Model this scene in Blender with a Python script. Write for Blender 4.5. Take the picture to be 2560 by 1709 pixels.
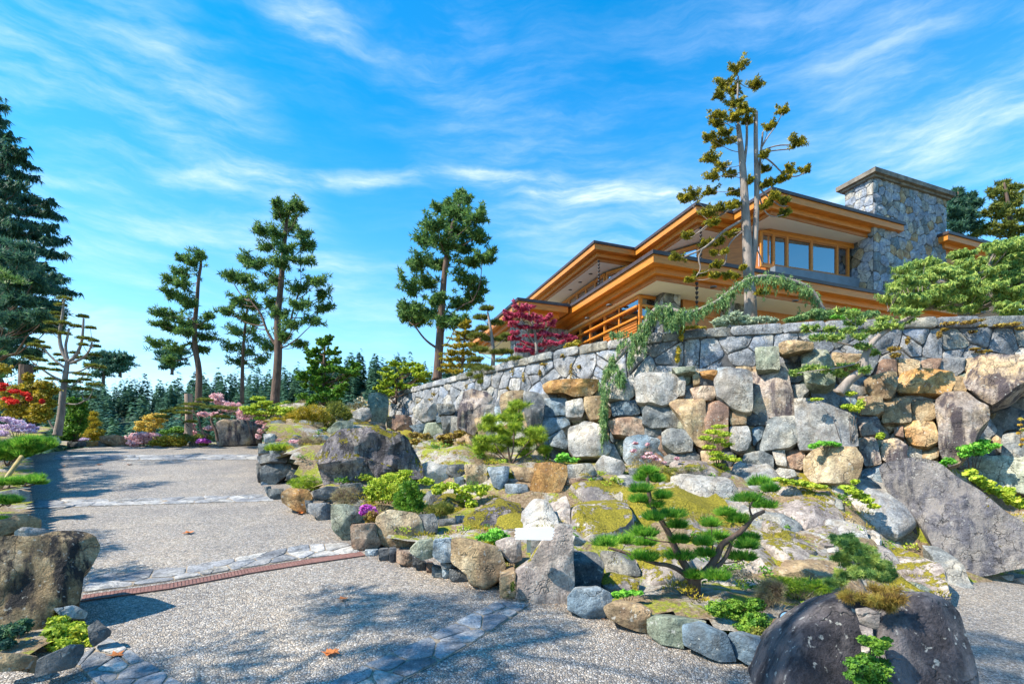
import bpy, math, random
import numpy as np
from mathutils import Vector, noise as mn
rng = np.random.default_rng(7); random.seed(7)
for o in list(bpy.data.objects): bpy.data.objects.remove(o)
SC = bpy.context.scene; COL = SC.collection
R = math.radians
# ------------------------------------------------------------------ camera
F, HX, HY, EYE = 1265.0, 1280.0, 1150.0, 1.6      # focal length / horizon of the 2560 px wide photograph
cd = bpy.data.cameras.new('camera'); cam = bpy.data.objects.new('camera', cd); COL.objects.link(cam)
cam.location = (0, 0, EYE); cam.rotation_euler = (R(90), 0, 0)
cd.sensor_width = 36; cd.lens = 36*F/2560; cd.shift_y = (HY-854.5)/2560; cd.clip_start = .05; cd.clip_end = 3000
SC.camera = cam
# ------------------------------------------------------------------ light
SUN_AZ, SUN_EL = (-.93, -.37), 48.0
sv = Vector((SUN_AZ[0], SUN_AZ[1], 0)).normalized()*math.cos(R(SUN_EL)) + Vector((0, 0, math.sin(R(SUN_EL))))
sl = bpy.data.lights.new('sun', 'SUN'); sl.energy = 5.0; sl.angle = R(.6); sl.color = (1, .91, .78)
so = bpy.data.objects.new('sun', sl); COL.objects.link(so); so.location = (-20, -5, 30)
so.rotation_euler = sv.to_track_quat('Z', 'Y').to_euler()
W = bpy.data.worlds.new('World'); SC.world = W; W.use_nodes = True
nt = W.node_tree; N = nt.nodes; L = nt.links; N.clear()
def wn(t, **k):
    n = N.new(t)
    for a, b in k.items(): setattr(n, a, b)
    return n
sky = wn('ShaderNodeTexSky', sky_type='NISHITA', sun_disc=False, sun_elevation=R(SUN_EL), air_density=1.0, dust_density=.25, ozone_density=2.2)
sky.sun_rotation = math.atan2(sv.x, sv.y)
hs = wn('ShaderNodeHueSaturation'); hs.inputs['Saturation'].default_value = 1.52; hs.inputs['Hue'].default_value = .491; hs.inputs['Value'].default_value = 1.6
L.new(sky.outputs[0], hs.inputs['Color'])
tc = wn('ShaderNodeTexCoord')
def wmath(op, a, b=None, clamp=False):
    n = wn('ShaderNodeMath', operation=op); n.use_clamp = clamp
    for i, v in enumerate((a, b)):
        if v is None: continue
        if isinstance(v, (int, float)): n.inputs[i].default_value = v
        else: L.new(v, n.inputs[i])
    return n.outputs[0]
def pdir(px, py): return Vector(((px-HX)/F, 1, (HY-py)/F)).normalized()
def cloud(px, py, ang, ln, wd, strength):
    """thin streak of cirrus round one sky direction; ln and wd are in radians"""
    d = pdir(px, py); right = Vector((d.y, -d.x, 0)).normalized(); up = right.cross(d).normalized()
    a = right*math.cos(ang)+up*math.sin(ang); b = up*math.cos(ang)-right*math.sin(ang)
    def dot(v):
        n = wn('ShaderNodeVectorMath', operation='DOT_PRODUCT'); L.new(warp.outputs[0], n.inputs[0]); n.inputs[1].default_value = v; return n.outputs['Value']
    p, q, f = dot(a), dot(b), dot(d)
    p = wmath('DIVIDE', p, ln); q = wmath('DIVIDE', q, wd)
    r2 = wmath('ADD', wmath('MULTIPLY', p, p), wmath('MULTIPLY', q, q))
    m = wmath('POWER', wmath('SUBTRACT', 1, wmath('MULTIPLY', r2, .35), True), 2.0)
    m = wmath('MULTIPLY', m, wmath('GREATER_THAN', f, 0))
    return wmath('MULTIPLY', m, strength)
nw = wn('ShaderNodeTexNoise'); nw.inputs['Scale'].default_value = 3; nw.inputs['Detail'].default_value = 6; L.new(tc.outputs['Generated'], nw.inputs['Vector'])
vs = wn('ShaderNodeVectorMath', operation='SUBTRACT'); L.new(nw.outputs['Color'], vs.inputs[0]); vs.inputs[1].default_value = (.5, .5, .5)
vm = wn('ShaderNodeVectorMath', operation='SCALE'); L.new(vs.outputs[0], vm.inputs[0]); vm.inputs['Scale'].default_value = .11
warp = wn('ShaderNodeVectorMath', operation='ADD'); L.new(tc.outputs['Generated'], warp.inputs[0]); L.new(vm.outputs[0], warp.inputs[1])
mp = wn('ShaderNodeMapping'); mp.inputs['Rotation'].default_value = (0, R(28), 0); mp.inputs['Scale'].default_value = (2.0, 3, 13); L.new(warp.outputs[0], mp.inputs[0])
n1 = wn('ShaderNodeTexNoise'); n1.inputs['Scale'].default_value = 2.3; n1.inputs['Detail'].default_value = 9; n1.inputs['Roughness'].default_value = .62; L.new(mp.outputs[0], n1.inputs['Vector'])
rp = wn('ShaderNodeMapRange'); rp.inputs['From Min'].default_value = .36; rp.inputs['From Max'].default_value = .72; L.new(n1.outputs['Fac'], rp.inputs['Value'])
CL = [(540, 310, -.75, .22, .06, .75), (170, 200, -.35, .30, .07, .25), (420, 580, -.07, .42, .055, .8), (1180, 455, .02, .55, .014, 1.25), (1620, 480, -.18, .25, .016, .8),
      (1300, 330, -.95, .34, .12, .42), (1560, 520, -.15, .30, .10, .6), (770, 30, -.2, .06, .04, 1.1), (2450, 250, -.7, .34, .13, .75),
      (2150, 420, .3, .22, .05, .5), (300, 850, -.25, .30, .05, .7), (750, 800, -.1, .4, .06, .35), (60, 110, -.5, .16, .06, .6), (700, 130, .2, .3, .05, .25), (1800, 100, .1, .3, .06, .15)]
tot = None
for c in CL:
    m = cloud(*c); tot = m if tot is None else wmath('ADD', tot, m)
gen = wmath('MULTIPLY', wmath('POWER', rp.outputs[0], 2.5), .04)
mask = wmath('ADD', wmath('MULTIPLY', tot, wmath('ADD', wmath('MULTIPLY', wmath('POWER', rp.outputs[0], 1.6), .46), .04)), gen, True)
sx = wn('ShaderNodeSeparateXYZ'); L.new(tc.outputs['Generated'], sx.inputs[0])
hz_ = wmath('POWER', wmath('SUBTRACT', 1, wmath('DIVIDE', wmath('ABSOLUTE', sx.outputs[2]), .62), True), 1.6)
mask = wmath('ADD', mask, wmath('MULTIPLY', hz_, .42), True)
mask = wmath('MINIMUM', mask, .85)
mx = wn('ShaderNodeMix', data_type='RGBA'); L.new(mask, mx.inputs[0]); L.new(hs.outputs[0], mx.inputs[6]); mx.inputs[7].default_value = (5.6, 6.3, 6.9, 1)
bg = wn('ShaderNodeBackground'); bg.inputs['Strength'].default_value = .108
out = wn('ShaderNodeOutputWorld'); L.new(mx.outputs[2], bg.inputs[0]); L.new(bg.outputs[0], out.inputs[0])
SC.view_settings.view_transform = 'Standard'; SC.view_settings.look = 'None'; SC.view_settings.exposure = .98; SC.view_settings.gamma = 1
SC.render.engine = 'CYCLES'
# ------------------------------------------------------------------ projection helpers
def at(px, py, Y): return Vector(((px-HX)/F*Y, Y, EYE+(HY-py)/F*Y))
def atz(px, py, z):
    Y = F*(z-EYE)/(HY-py); return Vector(((px-HX)/F*Y, Y, z))
CR = dict(o=(0, 0, 1/1.0898), c1=(0, 200, 2.45), c2=(0, 700, 3.136), c3=(600, 450, 2.306), c4=(1180, 400, 2.8), c5=(1600, 120, 2.24), c6=(2000, 380, 3.016),
          d1=(0, 1050, 2.38), d2=(600, 950, 2.851), d3=(900, 800, 3.356), d4=(1250, 1100, 2.574), d5=(1450, 750, 3.137), d6=(1960, 760, 3.137), d7=(1860, 1150, 2.806), d8=(600, 1250, 2.936), s=(0, 0, 1))
def cv(k, x, y): a, b, s = CR[k]; return (a+x/s, b+y/s)
def cvl(k, pts): return [cv(k, *p[:2]) for p in pts]
# ------------------------------------------------------------------ object helpers
def tag(o, label=None, cat=None, group=None, kind=None):
    if label: o['label'] = label
    if cat: o['category'] = cat
    if group: o['group'] = group
    if kind: o['kind'] = kind
    return o
def thing(name, loc, label, cat, group=None):
    o = bpy.data.objects.new(name, None); COL.objects.link(o); o.location = loc; o.empty_display_size = .2
    return tag(o, label, cat, group)
def link(name, me, mat, parent=None, center=True):
    """links a mesh given in world coordinates; origin moved to its middle, parents are never rotated"""
    o = bpy.data.objects.new(name, me); COL.objects.link(o)
    n = len(me.vertices); co = np.empty(n*3, np.float32); me.vertices.foreach_get('co', co); co = co.reshape(-1, 3)
    c = (co.min(0)+co.max(0))/2 if center else np.zeros(3)
    co -= c; me.vertices.foreach_set('co', co.ravel())
    pw = Vector((0, 0, 0)); q = parent
    while q: pw += q.location; q = q.parent
    o.parent = parent; o.location = Vector(c)-pw
    if mat and not me.materials: me.materials.append(mat)
    return o
def mesh_np(name, V, Fc, smooth=False):
    V = np.asarray(V, np.float32); Fc = np.asarray(Fc, np.int32); k = Fc.shape[1]
    me = bpy.data.meshes.new(name); me.vertices.add(len(V)); me.vertices.foreach_set('co', V.ravel())
    me.loops.add(Fc.size); me.loops.foreach_set('vertex_index', Fc.ravel())
    me.polygons.add(len(Fc)); me.polygons.foreach_set('loop_start', np.arange(0, Fc.size, k, dtype=np.int32))
    if smooth: me.polygons.foreach_set('use_smooth', np.ones(len(Fc), bool))
    me.update(calc_edges=True); return me
def mesh_py(name, V, Fc, smooth=False):
    me = bpy.data.meshes.new(name); me.from_pydata([tuple(v) for v in V], [], Fc)
    if smooth: me.polygons.foreach_set('use_smooth', np.ones(len(me.polygons), bool))
    me.update(); return me
class MB:
    """collects simple solids for ONE mesh"""
    def __init__(s): s.V = []; s.F = []
    def prism(s, poly, z0, z1):
        n = len(poly); b = len(s.V)
        s.V += [(p[0], p[1], z0) for p in poly]+[(p[0], p[1], z1) for p in poly]
        s.F += [tuple(b+i for i in range(n))[::-1], tuple(b+n+i for i in range(n))]
        s.F += [(b+i, b+(i+1) % n, b+n+(i+1) % n, b+n+i) for i in range(n)]; return s
    def bar(s, p, q, w, h, up=(0, 0, 1)):
        """box from p to q, w across, h along 'up'"""
        p = Vector(p); q = Vector(q); d = (q-p).normalized(); u = Vector(up); r = d.cross(u).normalized(); u = r.cross(d).normalized()
        b = len(s.V)
        for e in (p, q):
            for a, c in ((-1, -1), (1, -1), (1, 1), (-1, 1)): s.V.append(tuple(e+r*a*w/2+u*c*h/2))
        s.F += [(b, b+1, b+2, b+3), (b+7, b+6, b+5, b+4)]+[(b+i, b+4+i, b+4+(i+1) % 4, b+(i+1) % 4) for i in range(4)]; return s
    def tube(s, pts, rad, n=8):
        pts = [Vector(p) for p in pts]; b0 = len(s.V); pr = None
        for i, p in enumerate(pts):
            d = (pts[min(i+1, len(pts)-1)]-pts[max(i-1, 0)]).normalized()
            if pr is None: pr = d.orthogonal().normalized()
            pr = (pr-d*pr.dot(d)).normalized(); q = d.cross(pr); r = rad[i] if hasattr(rad, '__len__') else rad
            for k in range(n):
                a = 2*math.pi*k/n; s.V.append(tuple(p+(pr*math.cos(a)+q*math.sin(a))*r))
        for i in range(len(pts)-1):
            for k in range(n):
                a = b0+i*n+k; c = b0+i*n+(k+1) % n; s.F.append((a, c, c+n, a+n))
        s.F += [tuple(b0+k for k in range(n))[::-1], tuple(b0+(len(pts)-1)*n+k for k in range(n))]; return s
    def build(s, name, mat, parent=None, smooth=False):
        return link(name, mesh_py(name, s.V, s.F, smooth), mat, parent)
# ------------------------------------------------------------------ materials
def mat_new(name):
    m = bpy.data.materials.new(name); m.use_nodes = True; t = m.node_tree; b = t.nodes['Principled BSDF']; return m, t, b
def nd(t, ty, **k):
    n = t.nodes.new(ty)
    for a, v in k.items(): setattr(n, a, v)
    return n
def pos(t, scale=1.0, rnd=True):
    g = nd(t, 'ShaderNodeNewGeometry'); o = nd(t, 'ShaderNodeObjectInfo')
    m = nd(t, 'ShaderNodeVectorMath', operation='MULTIPLY_ADD'); t.links.new(g.outputs['Position'], m.inputs[0]); m.inputs[1].default_value = (scale,)*3 if not hasattr(scale, '__len__') else scale
    if rnd:
        c = nd(t, 'ShaderNodeVectorMath', operation='SCALE'); c.inputs['Scale'].default_value = 37
        cb = nd(t, 'ShaderNodeCombineXYZ')
        for i in range(3): t.links.new(o.outputs['Random'], cb.inputs[i])
        t.links.new(cb.outputs[0], c.inputs[0]); t.links.new(c.outputs[0], m.inputs[2])
    else: m.inputs[2].default_value = (0, 0, 0)
    return m.outputs[0]
def tex(t, vec, scale, detail=4, rough=.6, out='Fac'):
    n = nd(t, 'ShaderNodeTexNoise'); n.inputs['Scale'].default_value = scale; n.inputs['Detail'].default_value = detail; n.inputs['Roughness'].default_value = rough
    t.links.new(vec, n.inputs['Vector']); return n.outputs[out]
def ramp(t, fac, stops, interp='LINEAR'):
    r = nd(t, 'ShaderNodeValToRGB'); e = r.color_ramp.elements; r.color_ramp.interpolation = interp
    while len(e) > 1: e.remove(e[-1])
    e[0].position = stops[0][0]; c = stops[0][1]; e[0].color = (*c, 1) if hasattr(c, '__len__') else (c, c, c, 1)
    for p, c in stops[1:]:
        x = e.new(p); x.color = (*c, 1) if hasattr(c, '__len__') else (c, c, c, 1)
    t.links.new(fac, r.inputs[0]); return r.outputs[0]
def mix(t, f, a, b, mode='MIX'):
    n = nd(t, 'ShaderNodeMix', data_type='RGBA', blend_type=mode)
    for i, v in ((0, f), (6, a), (7, b)):
        if hasattr(v, 'links') or hasattr(v, 'is_linked'): t.links.new(v, n.inputs[i])
        elif i == 0: n.inputs[0].default_value = v
        else: n.inputs[i].default_value = (*v, 1)
    return n.outputs[2]
def bump(t, b, h, strength, dist):
    n = nd(t, 'ShaderNodeBump'); n.inputs['Strength'].default_value = strength; n.inputs['Distance'].default_value = dist
    t.links.new(h, n.inputs['Height']); t.links.new(n.outputs[0], b.inputs['Normal'])
def mth(t, op, a, b=0.0, c=None):
    n = nd(t, 'ShaderNodeMath', operation=op)
    for i, v in enumerate((a, b, c)):
        if v is None: continue
        if isinstance(v, (int, float)): n.inputs[i].default_value = v
        else: t.links.new(v, n.inputs[i])
    return n.outputs[0]
MOSS = ((.085, .075, .010), (.20, .175, .014), (.33, .26, .03))
def rock_mat(name, c0, c1, c2, streak=0.0, sc=(.02, .02, .02), moss=0.0, bstr=.7, scale=1.0):
    m, t, b = mat_new(name); p = pos(t)
    n1 = tex(t, p, 1.6*scale, 5, .6); n2 = tex(t, p, 9*scale, 6, .7); n3 = tex(t, p, 48*scale, 4, .7)
    col = ramp(t, n1, [(.33, c0), (.5, c1), (.64, c2)])
    col = mix(t, .75, col, ramp(t, n2, [(.33, .38), (.5, 1.0), (.66, 1.4)]), 'MULTIPLY')
    col = mix(t, .6, col, ramp(t, n3, [(.38, .5), (.5, 1.0), (.6, 1.3)]), 'MULTIPLY')
    vv = nd(t, 'ShaderNodeVectorMath', operation='MULTIPLY'); t.links.new(p, vv.inputs[0]); vv.inputs[1].default_value = (1, 1, .18)
    ns = tex(t, vv.outputs[0], 5*scale, 5, .65)
    if streak: col = mix(t, ramp(t, ns, [(.47, 0.0), (.58, streak)]), col, sc)
    # pale lichen flecks
    v = nd(t, 'ShaderNodeTexNoise'); v.inputs['Scale'].default_value = 22*scale; v.inputs['Detail'].default_value = 3; t.links.new(p, v.inputs['Vector'])
    col = mix(t, ramp(t, v.outputs['Fac'], [(.64, 0.0), (.69, .55)]), col, (.5, .5, .45))
    oi = nd(t, 'ShaderNodeObjectInfo'); vr = ramp(t, oi.outputs['Random'], [(0, .82), (1, 1.15)])
    col = mix(t, 1.0, col, vr, 'MULTIPLY')
    # cracks
    wv = nd(t, 'ShaderNodeVectorMath', operation='MULTIPLY_ADD'); t.links.new(tex(t, p, 3*scale, 4, .6, 'Color'), wv.inputs[0]); wv.inputs[1].default_value = (.55/scale,)*3; t.links.new(p, wv.inputs[2])
    vo = nd(t, 'ShaderNodeTexVoronoi', feature='DISTANCE_TO_EDGE'); vo.inputs['Scale'].default_value = 2.1*scale; t.links.new(wv.outputs[0], vo.inputs['Vector'])
    ckm = mth(t, 'MULTIPLY', ramp(t, vo.outputs['Distance'], [(.0, 1.0), (.018, 0.0)]), ramp(t, n1, [(.47, 0.0), (.53, 1.0)])) 
    col = mix(t, mth(t, 'MULTIPLY', ckm, .42), col, (.03, .03, .028))
    h = mth(t, 'ADD', mth(t, 'MULTIPLY', n2, 1.0), mth(t, 'MULTIPLY', n3, .45)); h = mth(t, 'SUBTRACT', h, mth(t, 'MULTIPLY', ckm, .6))
    if moss:
        g = nd(t, 'ShaderNodeNewGeometry'); sp = nd(t, 'ShaderNodeSeparateXYZ'); t.links.new(g.outputs['Normal'], sp.inputs[0])
        mnz = tex(t, pos(t, 1, False), 2.1, 6, .7)
        f = mth(t, 'ADD', mth(t, 'MULTIPLY', sp.outputs[2], .35), mnz)
        mn2 = tex(t, pos(t, (1, 1, .45), False), 9, 5, .75); f = mth(t, 'ADD', f, mth(t, 'MULTIPLY_ADD', mn2, .9, -.45)); f = ramp(t, f, [(.98-moss*.5, 0.0), (1.02-moss*.5, 1.0)])
        mc = ramp(t, n3, [(.35, MOSS[0]), (.5, MOSS[1]), (.65, MOSS[2])])
        col = mix(t, f, col, mc); h = mth(t, 'ADD', h, mth(t, 'MULTIPLY', f, .8))
    t.links.new(col, b.inputs['Base Color']); b.inputs['Roughness'].default_value = .85; b.inputs['Specular IOR Level'].default_value = .25
    bump(t, b, h, bstr, .06); return m
RK = {
 'w': rock_mat('rock_pale', (.20, .21, .22), (.38, .37, .34), (.54, .49, .40), .4, (.20, .15, .10)),
 'g': rock_mat('rock_grey', (.10, .12, .13), (.22, .23, .22), (.40, .36, .28), .4, (.06, .06, .06)),
 'b': rock_mat('rock_blue_grey', (.10, .15, .19), (.20, .26, .30), (.42, .45, .45), .3, (.10, .08, .05)),
 't': rock_mat('rock_tan', (.19, .14, .085), (.40, .29, .16), (.52, .43, .28), .5, (.15, .09, .06)),
 'o': rock_mat('rock_ochre', (.24, .12, .04), (.46, .26, .09), (.48, .36, .2), .4, (.20, .08, .03)),
 'r': rock_mat('rock_rust', (.15, .10, .08), (.32, .20, .13), (.42, .33, .24), .45, (.07, .045, .04)),
 'd': rock_mat('rock_dark', (.045, .05, .06), (.11, .12, .125), (.24, .23, .20), .3, (.30, .28, .25)),
 'k': rock_mat('rock_black', (.022, .022, .028), (.055, .05, .055), (.15, .13, .12), .35, (.25, .23, .23)),
 's': rock_mat('rock_streaked', (.30, .22, .15), (.34, .29, .25), (.46, .34, .2), .9, (.055, .045, .055)),
 'S': rock_mat('rock_weathered_tan', (.13, .09, .055), (.33, .24, .13), (.46, .37, .24), 1.0, (.03, .028, .028), 0, 1, 1.5),
 'n': rock_mat('rock_green_grey', (.13, .16, .12), (.24, .27, .20), (.40, .40, .30), .3, (.08, .07, .04)),
 'p': rock_mat('rock_pink_granite', (.22, .185, .17), (.36, .31, .27), (.52, .45, .36), .5, (.10, .08, .075), .25),
 'm': rock_mat('rock_mossy', (.20, .175, .16), (.34, .30, .26), (.50, .44, .36), .45, (.10, .09, .10), .5),
 'M': rock_mat('rock_thick_moss', (.25, .23, .2), (.40, .37, .30), (.55, .5, .44), .2, (.10, .09, .10), .86),
 'u': rock_mat('rock_outcrop', (.09, .085, .10), (.20, .18, .19), (.36, .31, .26), .85, (.04, .037, .042), .5, 1.0, 1.3),
 'v': rock_mat('rock_slab', (.07, .07, .085), (.15, .145, .16), (.31, .28, .25), .6, (.38, .34, .30), .32, 1.0, 1.4),
 'f': rock_mat('flagstone', (.14, .15, .165), (.26, .265, .27), (.40, .385, .35), 0, (.1, .1, .1), 0, .5),
 'y': rock_mat('wall_fieldstone', (.17, .19, .21), (.30, .31, .325), (.46, .43, .37), .25, (.09, .09, .08), 0, .9),
 'z': rock_mat('chimney_fieldstone', (.17, .21, .27), (.30, .34, .40), (.50, .47, .40), .1, (.09, .09, .08), 0, .8, 1.2),
}
def plain(name, col, rough=.6, var=.25, scale=8, metal=0, bs=.2, bd=.01, stretch=None, spec=.4):
    m, t, b = mat_new(name); p = pos(t, stretch or 1.0)
    n = tex(t, p, scale, 5, .6)
    c = ramp(t, n, [(.3, tuple(x*(1-var) for x in col)), (.7, tuple(min(1, x*(1+var)) for x in col))])
    t.links.new(c, b.inputs['Base Color']); b.inputs['Roughness'].default_value = rough; b.inputs['Metallic'].default_value = metal; b.inputs['Specular IOR Level'].default_value = spec
    bump(t, b, n, bs, bd); return m
def leafm(name, a, bcol, c, sc=6, tr=.35, rough=.55):
    m, t, b = mat_new(name); p = pos(t, 1, False)
    n = tex(t, p, sc, 4, .8); wn_ = nd(t, 'ShaderNodeTexWhiteNoise'); 
    q = nd(t, 'ShaderNodeVectorMath', operation='SNAP'); t.links.new(p, q.inputs[0]); q.inputs[1].default_value = (.05,)*3; t.links.new(q.outputs[0], wn_.inputs['Vector'])
    f = mth(t, 'ADD', mth(t, 'MULTIPLY', n, .7), mth(t, 'MULTIPLY', wn_.outputs['Value'], .3))
    col = ramp(t, f, [(.32, a), (.5, bcol), (.68, c)])
    t.links.new(col, b.inputs['Base Color']); b.inputs['Roughness'].default_value = rough; b.inputs['Specular IOR Level'].default_value = .3
    tl = nd(t, 'ShaderNodeBsdfTranslucent'); t.links.new(col, tl.inputs[0]); ms = nd(t, 'ShaderNodeMixShader'); ms.inputs[0].default_value = tr
    o = t.nodes['Material Output']; t.links.new(b.outputs[0], ms.inputs[1]); t.links.new(tl.outputs[0], ms.inputs[2]); t.links.new(ms.outputs[0], o.inputs[0]); return m
LF = {
 'fir': leafm('fir_needles', (.03, .095, .035), (.095, .21, .055), (.26, .38, .09), 6, .45),
 'dark': leafm('dark_needles', (.02, .07, .06), (.045, .13, .09), (.11, .22, .09), 6, .45),
 'olive': leafm('olive_needles', (0.065, 0.098, 0.026), (0.169, 0.208, 0.039), (0.338, 0.325, 0.052)),
 'gold': leafm('golden_needles', (0.130, 0.130, 0.019), (0.390, 0.325, 0.026), (0.650, 0.468, 0.052)),
 'cloud': leafm('cypress_foliage', (.07, .085, .015), (.24, .23, .022), (.58, .48, .04), 4),
 'pine': leafm('pine_needles', (.04, .16, .02), (.14, .38, .035), (.40, .60, .08), 12, .5),
 'lime': leafm('lime_foliage', (0.182, 0.286, 0.026), (0.390, 0.520, 0.039), (0.650, 0.676, 0.078)),
 'green': leafm('green_foliage', (0.033, 0.117, 0.019), (0.104, 0.260, 0.026), (0.286, 0.442, 0.052)),
 'bright': leafm('bright_leaves', (0.078, 0.286, 0.026), (0.182, 0.520, 0.052), (0.390, 0.715, 0.104)),
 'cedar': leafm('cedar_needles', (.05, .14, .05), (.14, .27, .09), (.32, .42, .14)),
 'cedary': leafm('cedar_needles_yellow', (0.078, 0.195, 0.065), (0.260, 0.390, 0.078), (0.546, 0.624, 0.156)),  # yellow-green cedar, the foliage's own colour
 'maple': leafm('maple_leaves', (.24, .02, .06), (.56, .07, .15), (.78, .22, .30), 7, .5),
 'rusty': leafm('rusty_leaves', (0.130, 0.078, 0.026), (0.312, 0.208, 0.039), (0.494, 0.390, 0.078)),
 'twig': leafm('dry_twigs', (0.130, 0.091, 0.065), (0.286, 0.221, 0.130), (0.442, 0.390, 0.208)),
 'grey': leafm('silver_leaves', (0.182, 0.247, 0.169), (0.390, 0.481, 0.312), (0.650, 0.702, 0.494)),
 'amber': leafm('amber_leaves', (0.325, 0.195, 0.026), (0.676, 0.468, 0.078), (0.750, 0.650, 0.156)),
 'red': leafm('red_flowers', (.35, .01, .01), (.75, .04, .03), (.9, .12, .08)),
 'pink': leafm('pink_flowers', (.55, .25, .30), (.78, .48, .50), (.88, .72, .70)),
 'magenta': leafm('magenta_flowers', (.40, .04, .35), (.62, .12, .58), (.80, .35, .75)),
 'lilac': leafm('lilac_flowers', (.45, .30, .50), (.68, .55, .72), (.85, .75, .85)),
 'cream': leafm('cream_flowers', (.5, .4, .2), (.75, .65, .42), (.9, .84, .65)),
 'needley': leafm('yellow_green_needles', (0.104, 0.195, 0.019), (0.312, 0.442, 0.039), (0.585, 0.650, 0.078)),
 'hill': leafm('forest_needles_haze_blue', (.03, .09, .075), (.065, .165, .11), (.16, .28, .13), .12, .25),  # distance haze is put into the bluish needle colours
}
BARK = plain('bark_brown', (.115, .075, .055), .9, .5, 14, bs=1, bd=.03, stretch=(1, 1, .25))
BARKG = plain('bark_grey', (.25, .21, .18), .9, .4, 10, bs=.8, bd=.02, stretch=(1, 1, .3))
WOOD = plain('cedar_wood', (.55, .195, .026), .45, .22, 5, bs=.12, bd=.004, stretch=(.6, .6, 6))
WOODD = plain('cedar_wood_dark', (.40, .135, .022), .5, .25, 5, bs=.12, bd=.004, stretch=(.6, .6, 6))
WPAN = plain('cedar_panel', (.46, .19, .055), .5, .15, 3, bs=.05, stretch=(3, 3, .4))
SOFF = plain('soffit_paint', (.74, .71, .67), .8, .04, 2)
METAL = plain('dark_metal_edge', (.06, .042, .038), .45, .3, 6)
GREYM = plain('grey_flashing', (.14, .17, .20), .5, .15, 4)
IRON = plain('black_iron', (.02, .02, .024), .45, .2, 6)
RUST = plain('rusty_iron', (.19, .095, .075), .75, .35, 20)
CONC = plain('concrete_cap', (.17, .15, .12), .9, .5, 4, bs=.4)
WHITE = plain('white_paint', (.85, .84, .82), .6, .03, 3)
PALE_REFL = plain('pale_window_reflection', (.88, .87, .93), .8, .03, 2)
DARKI = plain('dark_interior', (.045, .045, .05), .9, .3, 2)
MORT_GAP = plain('dark_mortar_and_gap_shade', (.075, .075, .075), .95, .4, 12, bs=.6)
CREAM = plain('cream_wall', (.6, .56, .48), .8, .05, 3)
def glass():
    m, t, b = mat_new('window_glass'); t.nodes.remove(b); o = t.nodes['Material Output']
    tr = nd(t, 'ShaderNodeBsdfTransparent'); tr.inputs[0].default_value = (.95, .97, .98, 1); g = nd(t, 'ShaderNodeBsdfGlossy'); g.inputs['Roughness'].default_value = .02
    fr = nd(t, 'ShaderNodeFresnel'); fr.inputs[0].default_value = 1.6; ms = nd(t, 'ShaderNodeMixShader')
    t.links.new(mth(t, 'ADD', fr.outputs[0], .34), ms.inputs[0]); t.links.new(tr.outputs[0], ms.inputs[1]); t.links.new(g.outputs[0], ms.inputs[2]); t.links.new(ms.outputs[0], o.inputs[0]); return m
GLASS = glass()
def aggregate():
    m, t, b = mat_new('exposed_aggregate'); p = pos(t, 1, False)
    wv = nd(t, 'ShaderNodeVectorMath', operation='ADD'); ns = tex(t, p, 18, 2, .5, 'Color'); sc = nd(t, 'ShaderNodeVectorMath', operation='SCALE'); sc.inputs['Scale'].default_value = .02
    t.links.new(ns, sc.inputs[0]); t.links.new(p, wv.inputs[0]); t.links.new(sc.outputs[0], wv.inputs[1])
    v = nd(t, 'ShaderNodeTexVoronoi'); v.inputs['Scale'].default_value = 52; v.inputs['Randomness'].default_value = 1; t.links.new(wv.outputs[0], v.inputs['Vector'])
    e = nd(t, 'ShaderNodeTexVoronoi', feature='DISTANCE_TO_EDGE'); e.inputs['Scale'].default_value = 52; t.links.new(wv.outputs[0], e.inputs['Vector'])
    s = nd(t, 'ShaderNodeSeparateColor'); t.links.new(v.outputs['Color'], s.inputs[0])
    c = ramp(t, s.outputs[0], [(0, (.13, .13, .135)), (.25, (.28, .25, .21)), (.5, (.38, .33, .27)), (.75, (.32, .32, .315)), (1, (.54, .49, .42))])
    c = mix(t, 1, c, ramp(t, e.outputs['Distance'], [(0, (.28, .25, .22)), (.14, (1.1, 1.1, 1.1))]), 'MULTIPLY')
    big = tex(t, p, .7, 5, .6); c = mix(t, 1, c, ramp(t, big, [(.35, (.74, .74, .76)), (.5, (1., .98, .95)), (.65, (1.18, 1.12, 1.03))]), 'MULTIPLY')
    t.links.new(c, b.inputs['Base Color']); b.inputs['Roughness'].default_value = .7
    bump(t, b, ramp(t, e.outputs['Distance'], [(0, 0.0), (.25, 1.0)]), .8, .008); return m
AGG = aggregate()
def soilm():
    m, t, b = mat_new('garden_soil_and_moss'); p = pos(t, 1, False)
    n = tex(t, p, 1.4, 6, .65); f = tex(t, p, 30, 5, .75)
    soil = ramp(t, f, [(.3, (.10, .065, .035)), (.5, (.26, .18, .10)), (.7, (.42, .34, .22))])
    ms = ramp(t, f, [(.3, (.09, .12, .01)), (.5, (.26, .28, .02)), (.7, (.42, .40, .04))])
    gr = ramp(t, f, [(.3, (.16, .14, .12)), (.5, (.36, .33, .28)), (.7, (.60, .56, .48))])
    c = mix(t, ramp(t, n, [(.50, 0.0), (.56, 1.0)]), soil, gr); c = mix(t, ramp(t, tex(t, p, 2.3, 6, .75), [(.51, 0.0), (.56, 1.0)]), c, ms)
    t.links.new(c, b.inputs['Base Color']); b.inputs['Roughness'].default_value = .95; bump(t, b, f, 1, .04); return m
SOIL = soilm()
FLOOR = plain('forest_floor', (.035, .06, .035), .95, .4, .3)
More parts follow.
